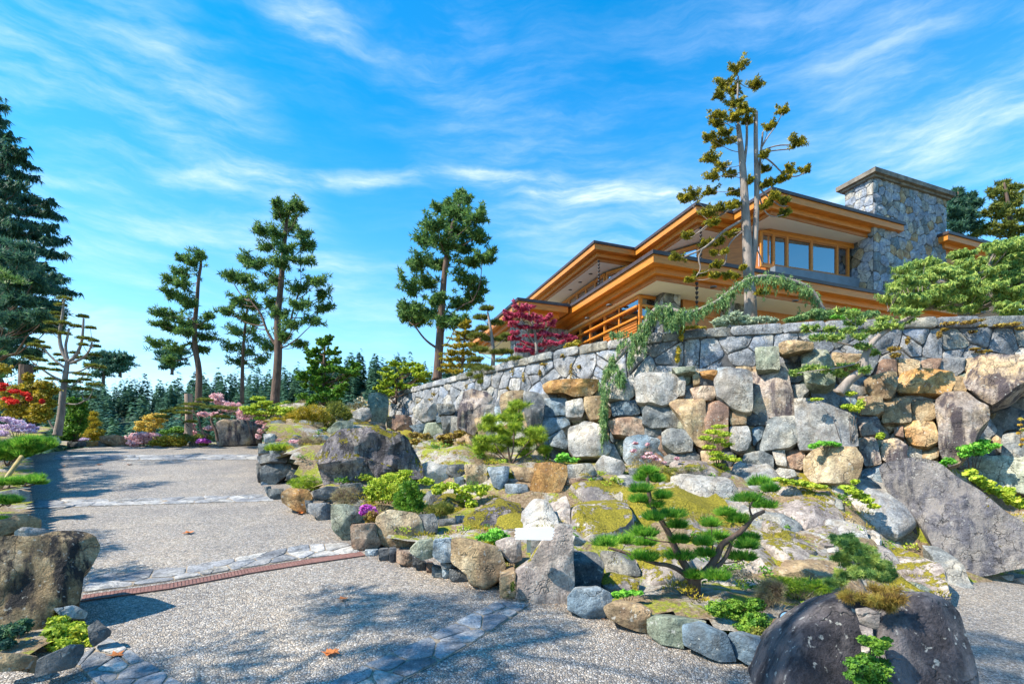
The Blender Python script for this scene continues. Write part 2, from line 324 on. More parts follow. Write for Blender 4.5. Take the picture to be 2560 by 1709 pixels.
# ================================================================== ground
HPY = [-200, 0, 5, 9, 14.3, 17, 18.2, 20, 26, 60]
HPZ = [-2, 0, .45, .90, 1.68, 2.07, 2.14, 2.0, 1.0, -6]
def road(X, Y):
    X = np.asarray(X, float); Y = np.asarray(Y, float)
    return np.interp(Y, HPY, HPZ) - .1*np.clip(np.where(X > -.5, (X+.5)**2/(2+np.abs(X)), 0), 0, 9)*np.clip(1.4-Y/25, 0, 1)
# top line of the fieldstone wall, level at z = 4.0
WT = [(973, 1000), (1079, 955), (1168, 931), (1237, 913), (1308, 895), (1374, 880), (1487, 858), (1573, 846), (1644, 833), (1762, 821), (1861, 814), (2049, 803), (2298, 795), (2560, 792), (2760, 790)]
ZW = 4.0
WC = [atz(x, y, ZW) for x, y in WT]; WC[0] = Vector((-4.35, 18.2, ZW))
WPX = [p[0] for p in WT]; WY = [p.y for p in WC]
def Yw(px): return float(np.interp(px, WPX, WY))
GP = [(650, 1150, 10.6), (720, 1225, 8.4), (860, 1300, 6.6), (950, 1335, 6.0), (1100, 1375, 5.5), (1220, 1400, 5.2), (1000, 1290, 7.2), (1230, 1335, 5.9), (1740, 1480, 4.6), (1600, 1520, 4.2),
      (1480, 1530, 4.3), (1900, 1530, 4.2), (2000, 1490, 4.6), (1900, 1580, 3.8), (1450, 1190, 8.3), (1700, 1175, 8.4), (1300, 1160, 8.6), (1150, 1120, 9.8), (2000, 1235, 7.6), (2300, 1250, 7.4), (900, 1195, 8.6),
      (800, 1120, 10.5), (700, 1060, 12.5), (950, 1090, 11.6), (2100, 1420, 5.2), (2250, 1450, 5.4), (2400, 1430, 6.5), (2560, 1300, 7.2), (2560, 1180, 8.0), (1500, 1330, 6.3), (1750, 1300, 6.6), (1350, 1300, 6.4), (2100, 1330, 6.3),
      (640, 1050, 14.5), (660, 1080, 12.8), (760, 1010, 16.5), (900, 1065, 15.0), (1000, 1110, 12.0)]
GPW = [tuple(at(*p)) for p in GP]
GPW += [(c.x-.2, c.y-.45, z) for c, z in zip(WC, [2.5, 2.2, 2.05, 1.95, 1.85, 1.75, 1.6, 1.55, 1.5, 1.5, 1.5, 1.6, 1.6, 1.6, 1.6])]
GPW += [(x_, y_, float(road(x_, y_))-.16) for x_, y_ in ((3.0, 3.5), (4.0, 4.2), (4.75, 5.0), (5.3, 5.5), (6.0, 6.0), (7.0, 6.7), (8.0, 6.8), (9.2, 6.8), (5.0, 4.6), (6.4, 5.9), (10, 6.8), (3.5, 3.3), (4.4, 4.0), (3.2, 3.0), (5.6, 5.0), (4.9, 4.2), (3.9, 3.7))]
GPW = np.array(GPW)
def gard(X, Y):
    X = np.atleast_1d(np.asarray(X, float)); Y = np.atleast_1d(np.asarray(Y, float))
    d = (X[:, None]-GPW[:, 0])**2+(Y[:, None]-GPW[:, 1])**2+.02; w = d**-1.7
    return (w*GPW[:, 2]).sum(1)/w.sum(1)
def ray(px, py, fn, y0=2.2, y1=30, st=.03):
    ys = np.arange(y0, y1, st); z = EYE+(HY-py)/F*ys; g = fn((px-HX)/F*ys, ys); k = np.nonzero(z <= g)[0]
    return float(ys[k[0]]) if len(k) else None
def onroad(px, py, dz=0.0):
    Y = ray(px, py, road) or 17; p = at(px, py, Y); return Vector((p.x, p.y, float(road(p.x, p.y))+dz))
def ongard(px, py):
    Y = ray(px, py, gard) or 9; return at(px, py, Y)
def inside(poly, X, Y):
    c = np.zeros(len(X), bool); n = len(poly)
    for i in range(n):
        x1, y1 = poly[i][:2]; x2, y2 = poly[(i+1) % n][:2]
        if y1 == y2: continue
        c ^= ((y1 > Y) != (y2 > Y)) & (X < (x2-x1)*(Y-y1)/(y2-y1)+x1)
    return c
def grid(name, x0, x1, y0, y1, st, fn, mat, poly=None, nz=0.0, kind='structure'):
    xs = np.arange(x0, x1+st, st); ys = np.arange(y0, y1+st, st); gx, gy = np.meshgrid(xs, ys); n, m = gx.shape
    X, Y = gx.ravel(), gy.ravel(); Z = np.concatenate([np.atleast_1d(fn(X[i:i+20000], Y[i:i+20000])) for i in range(0, len(X), 20000)])
    if nz: Z = Z+np.array([mn.fractal(Vector((a*1.3, b*1.3, 0)), 1, 2, 4)*nz for a, b in zip(X, Y)])
    i, j = np.meshgrid(np.arange(n-1), np.arange(m-1), indexing='ij'); a = (i*m+j).ravel(); Fc = np.stack([a, a+1, a+m+1, a+m], 1)
    if poly is not None: Fc = Fc[inside(poly, X[a]+st/2, Y[a]+st/2)]
    o = link(name, mesh_np(name, np.stack([X, Y, Z], 1), Fc, True), mat, center=False); return tag(o, kind=kind)
drive = grid('driveway', -14, 16, -8, 18.2, .2, lambda x, y: road(x, y), AGG)
# wide ground sheet: falls away behind the crest, reaches the wooded hill and the horizon
def far(X, Y):
    r = np.maximum(np.abs(X)-14, 0); z = np.where(Y < 18, np.minimum(road(X, Y), 2)-.35-r*.12, 1.6-np.clip(Y-18, 0, 60)*.35)
    h = np.exp(-((Y-330)/95)**2)*np.interp(X, [-700, -400, -271, -203, -151, -99, -52, 100, 600], [18, 44, 51, 53, 58, 70, 64, 45, 18])
    return np.maximum(z, -18)+h
grid('ground', -620, 620, -120, 520, 5, far, FLOOR)
xs = np.linspace(-2600, 2600, 3)
link('distant_ground', mesh_np('distant_ground', [(-2600, -2600, -19), (2600, -2600, -19), (2600, 2600, -19), (-2600, 2600, -19)], [[0, 1, 2, 3]]), FLOOR, center=False)['kind'] = 'structure'
edge = [onroad(*p) for p in [(640, 1118), (648, 1165), (652, 1205), (715, 1262), (790, 1330), (880, 1390), (990, 1405), (1100, 1440), (1240, 1495), (1320, 1500), (1500, 1545), (1700, 1605), (1930, 1660)]]
ep = []
for i_, p in enumerate(edge):
    t_ = (edge[min(i_+1, len(edge)-1)]-edge[max(i_-1, 0)]); t_.z = 0; t_.normalize(); k_ = .40 if 2 < i_ < 9 else .2; ep.append((p.x-t_.y*k_, p.y+t_.x*k_))
ep += [(2.8, 3.0), (4.0, 3.6), (5.6, 5.0), (7.2, 6.4), (10.2, 6.4), (11, 8.6)]
wp = [(c.x, c.y+.1) for c in WC][::-1]
gpoly = ep+wp+[(-8.8, 18.4), (-8.6, 16.2)]
grid('planting_bed', -9.5, 11, 3, 19, .12, lambda x, y: gard(x, y), SOIL, gpoly, .10)
# terrace behind the wall
tp = [(c.x, c.y+.25) for c in WC]+[(24, 9), (24, 46), (-12, 46), (-9, 30), (-6.5, 20)]
MB().prism([p for p in tp], 2.4, 3.86).build('terrace', SOIL)['kind'] = 'structure'
# raised bed left of the drive
def lbed(X, Y):
    return road(X, Y)+.03+.10*np.clip(-X-4, 0, 6)
LE = [(130, 1112), (95, 1160), (80, 1250), (75, 1330), (150, 1420), (190, 1520), (170, 1600), (110, 1650), (0, 1690)]
lpoly = [(onroad(*p).x-.05, onroad(*p).y) for p in LE]+[(-9, 2), (-22, 2), (-22, 18.2)]
grid('left_planting_bed', -22, -2, 2, 18.3, .15, lbed, SOIL, lpoly, .06)
far_bed = grid('far_planting_bed', -22, -4.2, 17.3, 24, .2, lambda x, y: 2.12+.05*(y-17)+0*x, SOIL, [(-22, 17.35), (-8.2, 17.3), (-8, 18.4), (-4.3, 18.5), (-4.3, 24), (-22, 24)], .06)
# ================================================================== stones
def chaikin(P, it=1, q=.2):
    for _ in range(it):
        A = P*(1-q)+np.roll(P, -1, 0)*q; B = P*q+np.roll(P, -1, 0)*(1-q); P = np.stack([A, B], 1).reshape(-1, 2)
    return P
def resample(P, n):
    Q = np.vstack([P, P[:1]]); s = np.r_[0, np.cumsum(np.linalg.norm(np.diff(Q, axis=0), axis=1))]
    t = np.linspace(0, s[-1], n, endpoint=False); return np.stack([np.interp(t, s, Q[:, 0]), np.interp(t, s, Q[:, 1])], 1)
def stone_mesh(name, P, thick, bulge, n=36, rings=(1, .975, .92, .83, .71, .57, .42, .27, .12), rough=.05, cuts=7, rnd=1, nrm=None, back=True, seed=None, rq=.06, flat=9):
    P = np.array([tuple(p) for p in P]); c = P.mean(0); rs = np.random.default_rng(seed if seed is not None else abs(int(c[0]*977+c[1]*1931+c[2]*613)) % 99991)
    if nrm is None:
        _, _, vt = np.linalg.svd(P-c); nrm = vt[2]
    nrm = np.array(nrm, float); nrm /= np.linalg.norm(nrm)
    if nrm @ (c-np.array([0, 0, EYE])) > 0: nrm = -nrm
    e1 = np.cross(nrm, [0, 0, 1.]); 
    if np.linalg.norm(e1) < .1: e1 = np.array([1., 0, 0])
    e1 /= np.linalg.norm(e1); e2 = np.cross(e1, nrm)
    AB = np.stack([(P-c)@e1, (P-c)@e2], 1); AB = resample(chaikin(AB, rnd, rq), n); size = math.sqrt(np.ptp(AB[:, 0])*np.ptp(AB[:, 1])); B = bulge*size
    mb_ = AB.mean(0); c = c+mb_[0]*e1+mb_[1]*e2; AB -= mb_; AB *= (1.06 if thick > .1 else 1.01)
    V = []; sr = np.array(rings)
    for s in ([.8, .96] if back else [])+list(rings): pass
    prof = [(.82, -thick), (.97, -thick*.55)] if back else [(1.0, -thick)]
    prof += [(s, B*(1-s**flat)**.6-(B*.15)) for s in rings]
    for s, o in prof: V.append(np.stack([AB[:, 0]*s, AB[:, 1]*s, np.full(n, o)], 1))
    V = np.concatenate(V+[np.array([[0, 0, B*.85]])])
    nf = len(V); front = V[:, 2] > -thick*.5
    for k in range(cuts):                                   # flat chiselled faces; the outline is kept
        th = rs.uniform(.08, .62); ph = rs.uniform(0, 6.283); m = np.array([math.sin(th)*math.cos(ph), math.sin(th)*math.sin(ph), math.cos(th)])
        d = V@m; sup = d[front].max(); lo = np.percentile(d[front], 55); cut = sup-(sup-lo)*rs.uniform(.2, .95); ex = np.clip(d-cut, 0, None)*front
        V[:, 2] = np.maximum(V[:, 2]-ex/m[2], np.minimum(V[:, 2], -thick*.25))
    W_ = c+V[:, :1]*e1+V[:, 1:2]*e2+V[:, 2:3]*nrm
    fq = 1.6/max(size, .05)
    for i in range(nf):
        w = Vector(W_[i]); off = Vector((rs_off(c)))
        a = mn.fractal(w*fq+off, .9, 2.1, 5)*rough*size; r2 = V[i, :2]/(np.linalg.norm(V[i, :2])+1e-6)
        W_[i] += nrm*a + (e1*r2[0]+e2*r2[1])*mn.noise(w*fq*1.7-off)*rough*.55*size
    Fc = []; R_ = len(prof)
    for r in range(R_-1):
        for k in range(n):
            a = r*n+k; b = r*n+(k+1) % n; Fc.append((a, b, b+n, a+n))
    base = (R_-1)*n; cc = nf-1
    for k in range(n): Fc.append((base+k, base+(k+1) % n, cc))
    if back: Fc.append(tuple(range(n))[::-1])
    me = mesh_py(name, W_, Fc, True)
    try: me.set_sharp_from_angle(angle=R(32))
    except Exception: pass
    return me
def rs_off(c): return (c[0]*7.1 % 13, c[1]*5.3 % 17, c[2]*9.7 % 11)
def centroid(poly): return np.mean(np.array(poly), 0)
def face_depth(px, py):
    """depth of the big boulder face under the fieldstone wall"""
    return Yw(px)-.30-.55*np.clip((py-880)/270, 0, 1.2)-np.interp(px, [900, 1100, 1300, 1450], [0.0, .4, 1.3, 0.0])
def stone(key, poly, m, parent, name='boulder', mode='face', tilt=.25, thick=None, bulge=.22, Y=None, off=0.0, label=None, cat=None, n=36, rough=.05, cuts=7, group=None, dyn=0.0, facing=True):
    q = cvl(key, poly); cx, cy = centroid(q); xs_ = [p[0] for p in q]; ys_ = [p[1] for p in q]
    if mode == 'face': P = [at(x, y, face_depth(x, y)+off+dyn) for x, y in q]
    else:
        if Y is None:
            fn = road if mode == 'road' else gard
            Y = ray(cx, max(ys_), fn) or 9
        Yt = ray(cx, min(ys_), gard) if mode == 'slope' else None
        b = max(ys_); h = max(b-min(ys_), 1)
        if Yt is None: Yt = Y+(h/F*Y)*.35
        P = [at(x, y, Y+off+(Yt-Y)*tilt*(b-y)/h) for x, y in q]
    sz = math.sqrt(max((max(xs_)-min(xs_))*(b if False else (max(ys_)-min(ys_))), 1))/F*P[0].y
    A_ = np.array([tuple(p) for p in P]); cA = A_.mean(0); fit = np.linalg.svd(A_-cA)[2][2]; tc_ = np.array([-cA[0], -cA[1]]); tc_ /= np.linalg.norm(tc_)
    if fit @ (cA-np.array([0, 0, EYE])) > 0: fit = -fit
    zf = float(np.clip(fit[2], 0, .95)); hf = math.sqrt(1-zf*zf)
    if facing:                                          # same outline, on a plane turned towards the viewer's side of the path
        nv_ = np.array([tc_[0]*hf, tc_[1]*hf, zf]); eye_ = np.array([0, 0, EYE]); D_ = A_-eye_; den = D_@nv_
        tt = np.clip(((cA-eye_)@nv_)/np.where(np.abs(den) < 1e-3, -1e-3, den), .8, 1.25); P = [tuple(v) for v in eye_+D_*tt[:, None]]
    me = stone_mesh(name, P, thick if thick else sz*.55, bulge, n=n, rough=rough, cuts=cuts, nrm=(tc_[0]*hf, tc_[1]*hf, zf) if facing else fit)
    o = link(name, me, RK[m], parent)
    if label: tag(o, label, cat, group)
    return o
def clip_poly(P, nx, ny, d):
    out = []
    for i in range(len(P)):
        a, b = P[i], P[(i+1) % len(P)]; da = a[0]*nx+a[1]*ny-d; db = b[0]*nx+b[1]*ny-d
        if da <= 0: out.append(a)
        if da*db < 0: t = da/(da-db); out.append((a[0]+(b[0]-a[0])*t, a[1]+(b[1]-a[1])*t))
    return out
def voronoi(w, h, cell, jit=.42, seed=1, asp=1.25, gap=.012, cells_out=None, rows=None):
    rs = np.random.default_rng(seed); ny = rows or max(1, round(h/cell)); nx = max(1, round(w/(cell*asp))); S = []
    for j in range(ny):
        for i in range(nx):
            S.append(((i+.5+(.25 if j % 2 else -.25)+rs.uniform(-jit, jit))*w/nx, (j+.5+rs.uniform(-jit, jit))*h/ny))
    S = np.array(S); out = []
    for i, s in enumerate(S):
        P = [(0, 0), (w, 0), (w, h), (0, h)]; d2 = ((S-s)**2).sum(1); idx = np.argsort(d2)[1:18]
        for k in idx:
            v = S[k]-s; ln = math.hypot(*v); nx_, ny_ = v/ln; mid = (S[k]+s)/2; P = clip_poly(P, nx_, ny_, mid[0]*nx_+mid[1]*ny_-gap)
            if len(P) < 3: break
        if len(P) < 3: continue
        for (a, b, d) in ((-1, 0, -gap), (1, 0, w-gap), (0, -1, -gap), (0, 1, h-gap)): P = clip_poly(P, a, b, d)
        if len(P) < 3: continue
        # drop tiny edges
        Q = [P[0]]
        for p in P[1:]:
            if math.dist(p, Q[-1]) > .02*cell: Q.append(p)
        A = .5*abs(sum(Q[k][0]*Q[(k+1) % len(Q)][1]-Q[(k+1) % len(Q)][0]*Q[k][1] for k in range(len(Q))))
        if len(Q) >= 3 and A > .04*cell*cell: out.append(Q)
    return out
def wall_stones(parent, cells, mapf, nrmf, mats, thick=.06, bulge=.10, n=16, name='stone', cuts=3, rough=.05, rings=(1, .95, .8, .5, .2), back=False):
    for q in cells:
        P = [mapf(a, b) for a, b in q]; c = np.mean(np.array(q), 0); nr = nrmf(c[0])
        me = stone_mesh(name, P, thick, bulge, n=n, rings=rings, rough=rough, cuts=cuts, nrm=nr, rnd=1, back=back, rq=.07, flat=6)
        link(name, me, RK[random.choice(mats)], parent)
# ---- fieldstone retaining wall
cw = np.array([(c.x, c.y) for c in WC]); sw = np.r_[0, np.cumsum(np.linalg.norm(np.diff(cw, axis=0), axis=1))]; LW = sw[-1]
def wxy(s): return np.interp(s, sw, cw[:, 0]), np.interp(s, sw, cw[:, 1])
def wmap(s, z, out=0.0):
    x, y = wxy(s); x2, y2 = wxy(min(s+.05, LW)); x1, y1 = wxy(max(s-.05, 0)); t = np.array([x2-x1, y2-y1]); t /= np.linalg.norm(t)+1e-9
    o = out+(4-z)*.10; return (x+t[1]*o, y-t[0]*o, z)
def wnrm(s):
    a = wxy(max(s-.2, 0)); b = wxy(min(s+.2, LW)); t = np.array([b[0]-a[0], b[1]-a[1]]); t /= np.linalg.norm(t); return (t[1], -t[0], .1)
fw = thing('fieldstone_wall', (WC[6].x, WC[6].y, 2), 'long curved grey fieldstone retaining wall holding up the house terrace', 'wall')
V = []; Fc = []; ns = 120
for i in range(ns+1):
    s = LW*i/ns; a = wmap(s, 4-.03, -.03); b = wmap(s, 1.5, -.03); V += [a, b, (a[0]-wnrm(s)[0]*.45, a[1]-wnrm(s)[1]*.45, a[2]), (b[0]-wnrm(s)[0]*.2, b[1]-wnrm(s)[1]*.2, b[2])]
for i in range(ns):
    k = i*4; Fc += [(k, k+4, k+5, k+1), (k, k+2, k+6, k+4), (k+2, k+3, k+7, k+6)]
link('mortar_gap_backing', mesh_py('mortar_gap_backing', V, Fc), MORT_GAP, fw)
capz = .17
cells = voronoi(LW, 1.75, .34, seed=5, asp=1.2, gap=.012, rows=5, jit=.6)
wall_stones(fw, cells, lambda s, h: wmap(s, 4-capz-1.75+h), wnrm, ['y', 'y', 'y', 'y', 'y', 'y', 'g', 'z'], thick=.06, bulge=.09, n=20, cuts=5)
s = 0; rs = random.Random(3)
while s < LW-.1:                                    # coping stones
    w = rs.uniform(.35, .85); e = min(s+w, LW); h0 = rs.uniform(-.015, .012); q = [(s+.01, 0), (e-.01, 0), (e-.01, capz+h0), (s+.01, capz-.01+h0)]
    wall_stones(fw, [q], lambda a, b: wmap(a, 4-capz+b+.005, .03), wnrm, ['y', 'y', 'g'], thick=.42, bulge=.08, rough=.03, n=18, cuts=2, name='coping_stone', back=True); s = e
# ================================================================== house
U_ = Vector((.930, .367, 0)).normalized(); V_ = Vector((-.33, .944, 0)).normalized()
def xy(p): return (p[0], p[1])
def offset(poly, d):
    """inward offset of a counter-clockwise polygon"""
    n = len(poly); out = []
    for i in range(n):
        a, b, c = (np.array(poly[(i+k) % n][:2], float) for k in (-1, 0, 1))
        t1 = (b-a)/np.linalg.norm(b-a); t2 = (c-b)/np.linalg.norm(c-b); n1 = np.array([-t1[1], t1[0]]); n2 = np.array([-t2[1], t2[0]])
        k = 1+n1@n2; out.append(tuple(b+(n1+n2)*d/k))
    return out
def area(p): return .5*sum(p[i][0]*p[(i+1) % len(p)][1]-p[(i+1) % len(p)][0]*p[i][1] for i in range(len(p)))
def roof(poly, zt, house, lab):
    if area(poly) < 0: poly = poly[::-1]
    r = MB().prism(poly, zt-.10, zt).build('roof', METAL, house); tag(r, lab)
    MB().prism(offset(poly, .05), zt-.31, zt-.101).build('fascia_board', WOOD, r)
    MB().prism(offset(poly, .29), zt-.48, zt-.311).build('fascia_board', WOOD, r)
    MB().prism(offset(poly, .42), zt-.61, zt-.481).build('shaded_fascia_strip', WOODD, r)  # shade of the recessed underside is put into the darker wood colour
    MB().prism(offset(poly, .47), zt-.625, zt-.61).build('soffit', SOFF, r)
    return r
C0 = Vector((3.73, 13.39, 0)); hz = 5.58+1.6; uz = 8.6+1.6
house = thing('modern_house', (8, 18, 3.86), 'modern two-storey house with stacked cedar-edged flat roofs and a stone chimney on the terrace', 'house')
Lp = [xy(C0), xy(C0+U_*15), xy(C0+U_*15+V_*12), xy(C0+V_*12)]
roof(Lp, hz, house, 'wide lower roof with deep orange cedar fascia and white soffit')
Dc = Vector((.19, 17.3, 0)); Dp = [xy(Dc), xy(Dc+U_*2.02), xy(Dc+U_*2.02+V_*6.9), xy(Dc+V_*6.9)]
roof(Dp, hz-.012, house, 'small porch roof at the far left end')
Uc = Vector((8.17, 15.9, 0)); UR = Uc+U_*6.55; Bc = Vector((3.205, 19.78, 0)); BA = Vector((4.96, 20.45, 0)); Ac = Vector((6.12, 16.84, 0)); AU = Vector((7.63, 17.44, 0))
Up = [xy(UR), xy(UR+V_*12), xy(Bc+V_*7.5+U_*9), xy(Bc+V_*7.5), xy(Bc), xy(BA), xy(Ac), xy(AU), xy(Uc)]
roof(Up, uz, house, 'stepped upper roof with orange cedar fascia')
if area(Up) < 0: Up = Up[::-1]
IN = offset(Up, 1.2)      # upper storey wall line
def near(p): return min(IN, key=lambda q: math.dist(q[:2], (p[0], p[1])))
def lerp(a, b, t): return tuple(np.array(tuple(a)[:2])*(1-t)+np.array(tuple(b)[:2])*t)
def window(P0, P1, zb, zt, posts, parent, pale_part=None, rails=(), w=.065, sash=True, glassm=None):
    """posts: fractions along P0-P1"""
    P0 = np.array(P0[:2], float); P1 = np.array(P1[:2], float); t = (P1-P0)/np.linalg.norm(P1-P0); nr = np.array([t[1], -t[0]])
    if nr@(-(P0+P1)/2) < 0: nr = -nr
    wd = thing_part('window', parent, (*((P0+P1)/2), zb))
    def q(f, o=0): p = P0+(P1-P0)*f+nr*o; return (p[0], p[1])
    for f in posts: MB().bar((*q(f), zb), (*q(f), zt), w, w, up=(nr[0], nr[1], 0)).build('window_post', WOOD, wd)
    for z, hh in ((zb+.03, .09), (zt-.03, .09)): MB().bar((*q(posts[0], .005), z), (*q(posts[-1], .005), z), w*.9, hh).build('window_rail', WOOD, wd)
    for z in rails: MB().bar((*q(posts[0], .05), z), (*q(posts[-1], .05), z), .11, .055).build('window_rail', WOOD, wd)
    for i in range(len(posts)-1):
        a, b = posts[i], posts[i+1]; ln = np.linalg.norm(P1-P0); e = (w/2+.005)/ln
        MB().bar((*q(a+e, -.02), (zb+zt)/2), (*q(b-e, -.02), (zb+zt)/2), .012, zt-zb-.16).build('window_pane', GLASS, wd)
        if sash and (b-a)*ln > .5:
            for zz in (zb+.11, zt-.11): MB().bar((*q(a+e, .0), zz), (*q(b-e, .0), zz), .05, .06).build('sash', WOODD, wd)
            for ff in (a+e*1.4, b-e*1.4): MB().bar((*q(ff, .0), zb+.142), (*q(ff, .0), zt-.142), .03, .04, up=(nr[0], nr[1], 0)).build('sash', WOODD, wd)
        if pale_part: 
            zc = zb+.07+pale_part*(zt-zb-.14)/2; MB().bar((*q(a+e, -.16), zc), (*q(b-e, -.16), zc), .01, pale_part*(zt-zb-.14)).build('blind', PALE_REFL, wd)  # pale panel painted in for the sky reflection in the lower glass
    MB().bar((*q(posts[0], -1.1), (zb+zt)/2), (*q(posts[-1], -1.1), (zb+zt)/2), .05, zt-zb+.5).build('room_wall', DARKI, wd)
    return wd
def thing_part(name, parent, loc):
    o = bpy.data.objects.new(name, None); COL.objects.link(o); o.parent = parent; o.location = Vector(loc)-parent.location; return o
def wall(P0, P1, z0, z1, m, parent, name='wall', th=.12, label=None, o=0.0):
    P0 = np.array(P0[:2], float); P1 = np.array(P1[:2], float); t = (P1-P0)/np.linalg.norm(P1-P0); nr = np.array([t[1], -t[0]])
    if nr@(-(P0+P1)/2) < 0: nr = -nr
    P0 = P0+nr*o; P1 = P1+nr*o
    x = MB().bar((*P0, (z0+z1)/2), (*P1, (z0+z1)/2), th, z1-z0).build(name, m, parent)
    if label: x['label'] = label
    return x
def frac(P0, P1, px):
    k = (px-HX)/F; a = P0[0]-k*P0[1]; b = P1[0]-k*P1[1]; return a/(a-b)
iU, iUR, iAU, iA, iBA, iB = (near(p) for p in (Uc, UR, AU, Ac, BA, Bc))
iUR = lerp(iU, (12.70, 18.72), 1.0)
zb, ztp = 8.24, uz-.72
# big windows under the front upper roof
P0, P1 = iU, iUR
px_posts = [1933, 1967, 2028, 2092, 2120, 2140]
f0 = frac(P0, P1, 1903)
window(P0, P1, zb, ztp, [frac(P0, P1, 1903)]+[frac(P0, P1, p) for p in px_posts], house, pale_part=.62)
wall(P0, P1, hz, zb-.02, GREYM, house, 'sill_wall', .3, o=.1)
wall(P0, P1, ztp+.02, uz-.6, WOOD, house, 'head_board', .08)
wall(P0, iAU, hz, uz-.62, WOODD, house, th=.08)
# under roof A : siding, glass corner
window(lerp(iAU, iA, 0.02), iA, zb, ztp, [0, .30, .98], house, pale_part=None)
wall(iAU, iA, hz, zb, GREYM, house, 'sill_wall')
for k in range(7):
    z = zb+.12+k*.2; a = lerp(iAU, iA, .34); b = lerp(iAU, iA, .62); wall(a, b, z-.09, z+.09, GREYM, house, 'siding_board', .03, o=.09)
window(iA, iBA, zb, ztp, [0.02, .28, .52, .76, .98], house)
wall(iA, iBA, hz, zb, GREYM, house, 'sill_wall')
window(iBA, iB, zb, ztp, [0.04, .96], house)
iBf = (iB[0]+V_.x*5.4, iB[1]+V_.y*5.4)
window(iB, iBf, zb, ztp, [0.01, .16, .32, .48, .64, .8, .98], house)
for a, b in ((iB, iBf), (iBA, iB)): wall(a, b, hz, zb, GREYM, house, 'sill_wall')
# rear mass so that no daylight shows through
bk = offset(Up, 3.2); MB().prism(bk, 3.9, uz-.63).build('inner_wall', DARKI, house)
# chimney
K = Vector((12.85, 18.0, 0)); cwid, cdep, czt = 4.2, 1.05, 11.72
def chim_pt(a, b, z, out): p = K+U_*a+V_*b; return p
chim = thing_part('chimney', house, (14, 19, 3.9))
MB().prism([xy(K), xy(K+U_*cwid), xy(K+U_*cwid+V_*cdep), xy(K+V_*cdep)], 3.9, czt).build('chimney_core', MORT_GAP, chim)
MB().prism([xy(K-U_*.22-V_*.22), xy(K+U_*(cwid+.22)-V_*.22), xy(K+U_*(cwid+.22)+V_*(cdep+.22)), xy(K-U_*.22+V_*(cdep+.22))], czt, czt+.16).build('chimney_cap', CONC, chim)
MB().prism([xy(K-U_*.12-V_*.12), xy(K+U_*(cwid+.12)-V_*.12), xy(K+U_*(cwid+.12)+V_*(cdep+.12)), xy(K-U_*.12+V_*(cdep+.12))], czt-.09, czt-.002).build('cap_moulding', CONC, chim)
zc0 = 6.3
cells = voronoi(cwid, czt-zc0, .34, seed=11, asp=1.0, gap=.008)
wall_stones(chim, cells, lambda a, h: tuple(K+U_*a-V_*.02+Vector((0, 0, zc0+h))), lambda a: tuple(-V_), ['z', 'z', 'z', 'b', 'g', 't'], thick=.04, bulge=.07, n=14, cuts=3, rings=(1, .94, .7, .3))
cells = voronoi(cdep, czt-zc0, .34, seed=12, asp=1.0, gap=.008)
wall_stones(chim, cells, lambda a, h: tuple(K+V_*a-U_*.02+Vector((0, 0, zc0+h))), lambda a: tuple(-U_), ['z', 'z', 'w', 'g', 't'], thick=.04, bulge=.07, n=14, cuts=3, rings=(1, .94, .7, .3))
# small roof right of the chimney
Sc = Vector((16.35, 18.95, 0)); Sp = [xy(Sc), xy(Sc+U_*5), xy(Sc+U_*5+V_*5), xy(Sc+V_*5)]
zs = 1.6+574/F*18.95
roof([xy(Sc+V_*0), xy(Sc+U_*7), xy(Sc+U_*7+V_*6), xy(Sc+V_*6)], zs, house, 'short roof wing right of the chimney')
wall(Sc+U_*.8+V_*1.0, Sc+U_*6.5+V_*1.0, 4, zs-.63, WPAN, house, 'wood_wall')
# lower storey
sz = hz-.60; g0 = 3.88
def stone_column(A, w, d, z1, seed, lab, mats=('z', 'z', 'g', 'd')):
    A = Vector((A[0], A[1], 0)); c = thing_part('stone_column', house, (A.x, A.y, g0)); c['label'] = lab
    MB().prism([xy(A), xy(A+U_*w), xy(A+U_*w+V_*d), xy(A+V_*d)], g0, z1).build('column_core', MORT_GAP, c)
    for (ln, f, nv) in ((w, lambda a, h: tuple(A+U_*a-V_*.01+Vector((0, 0, g0+h))), -V_), (d, lambda a, h: tuple(A+V_*a-U_*.01+Vector((0, 0, g0+h))), -U_)):
        wall_stones(c, voronoi(ln, z1-g0, .27, seed=seed, asp=1.0, gap=.008), f, lambda a: tuple(nv), mats, thick=.03, bulge=.07, n=12, cuts=3, rings=(1, .9, .5)); seed += 1
K1 = (4.47, 14.95); stone_column(K1, .62, .75, sz-.002, 21, 'stone column at the corner under the lower roof')
pa = Vector((K1[0], K1[1], 0)); 
def onU(px, off=.0):
    p0 = pa+V_*off; k = (px-HX)/F; t = (k*p0.y-p0.x)/(U_.x-k*U_.y); return p0+U_*t
c2a = onU(1819); c2b = onU(1880); stone_column(xy(c2a), (c2b-c2a).length, .7, sz-.002, 31, 'second stone column behind the tall clipped cypress')
for a, b, n in ((onU(1704, .35), onU(1817, .35), 3), (onU(1884, .35), onU(2240, .35), 7)):
    for i in range(n):
        p = a+(b-a)*(i/n); q = a+(b-a)*((i+1)/n-.012/n); wall(p, q, g0, sz-.45, WPAN, house, 'wood_panel', .06)
    wall(a, b, sz-.44, sz-.003, WPAN, house, 'head_board', .09, o=.01); wall(a, b, sz-.5, sz-.44, WOOD, house, 'trim_strip', .14, o=.02)
Pw = Vector((3.81, 15.1, 0)); Pl = Pw+V_*7.2
fr = [0.0]+[frac(Pw, Pl, p) for p in (1549, 1512, 1476, 1451, 1425, 1400)]
window(Pw, Pl, g0, sz-.06, fr, house, rails=(sz-.38, sz-.72), pale_part=None, sash=False)
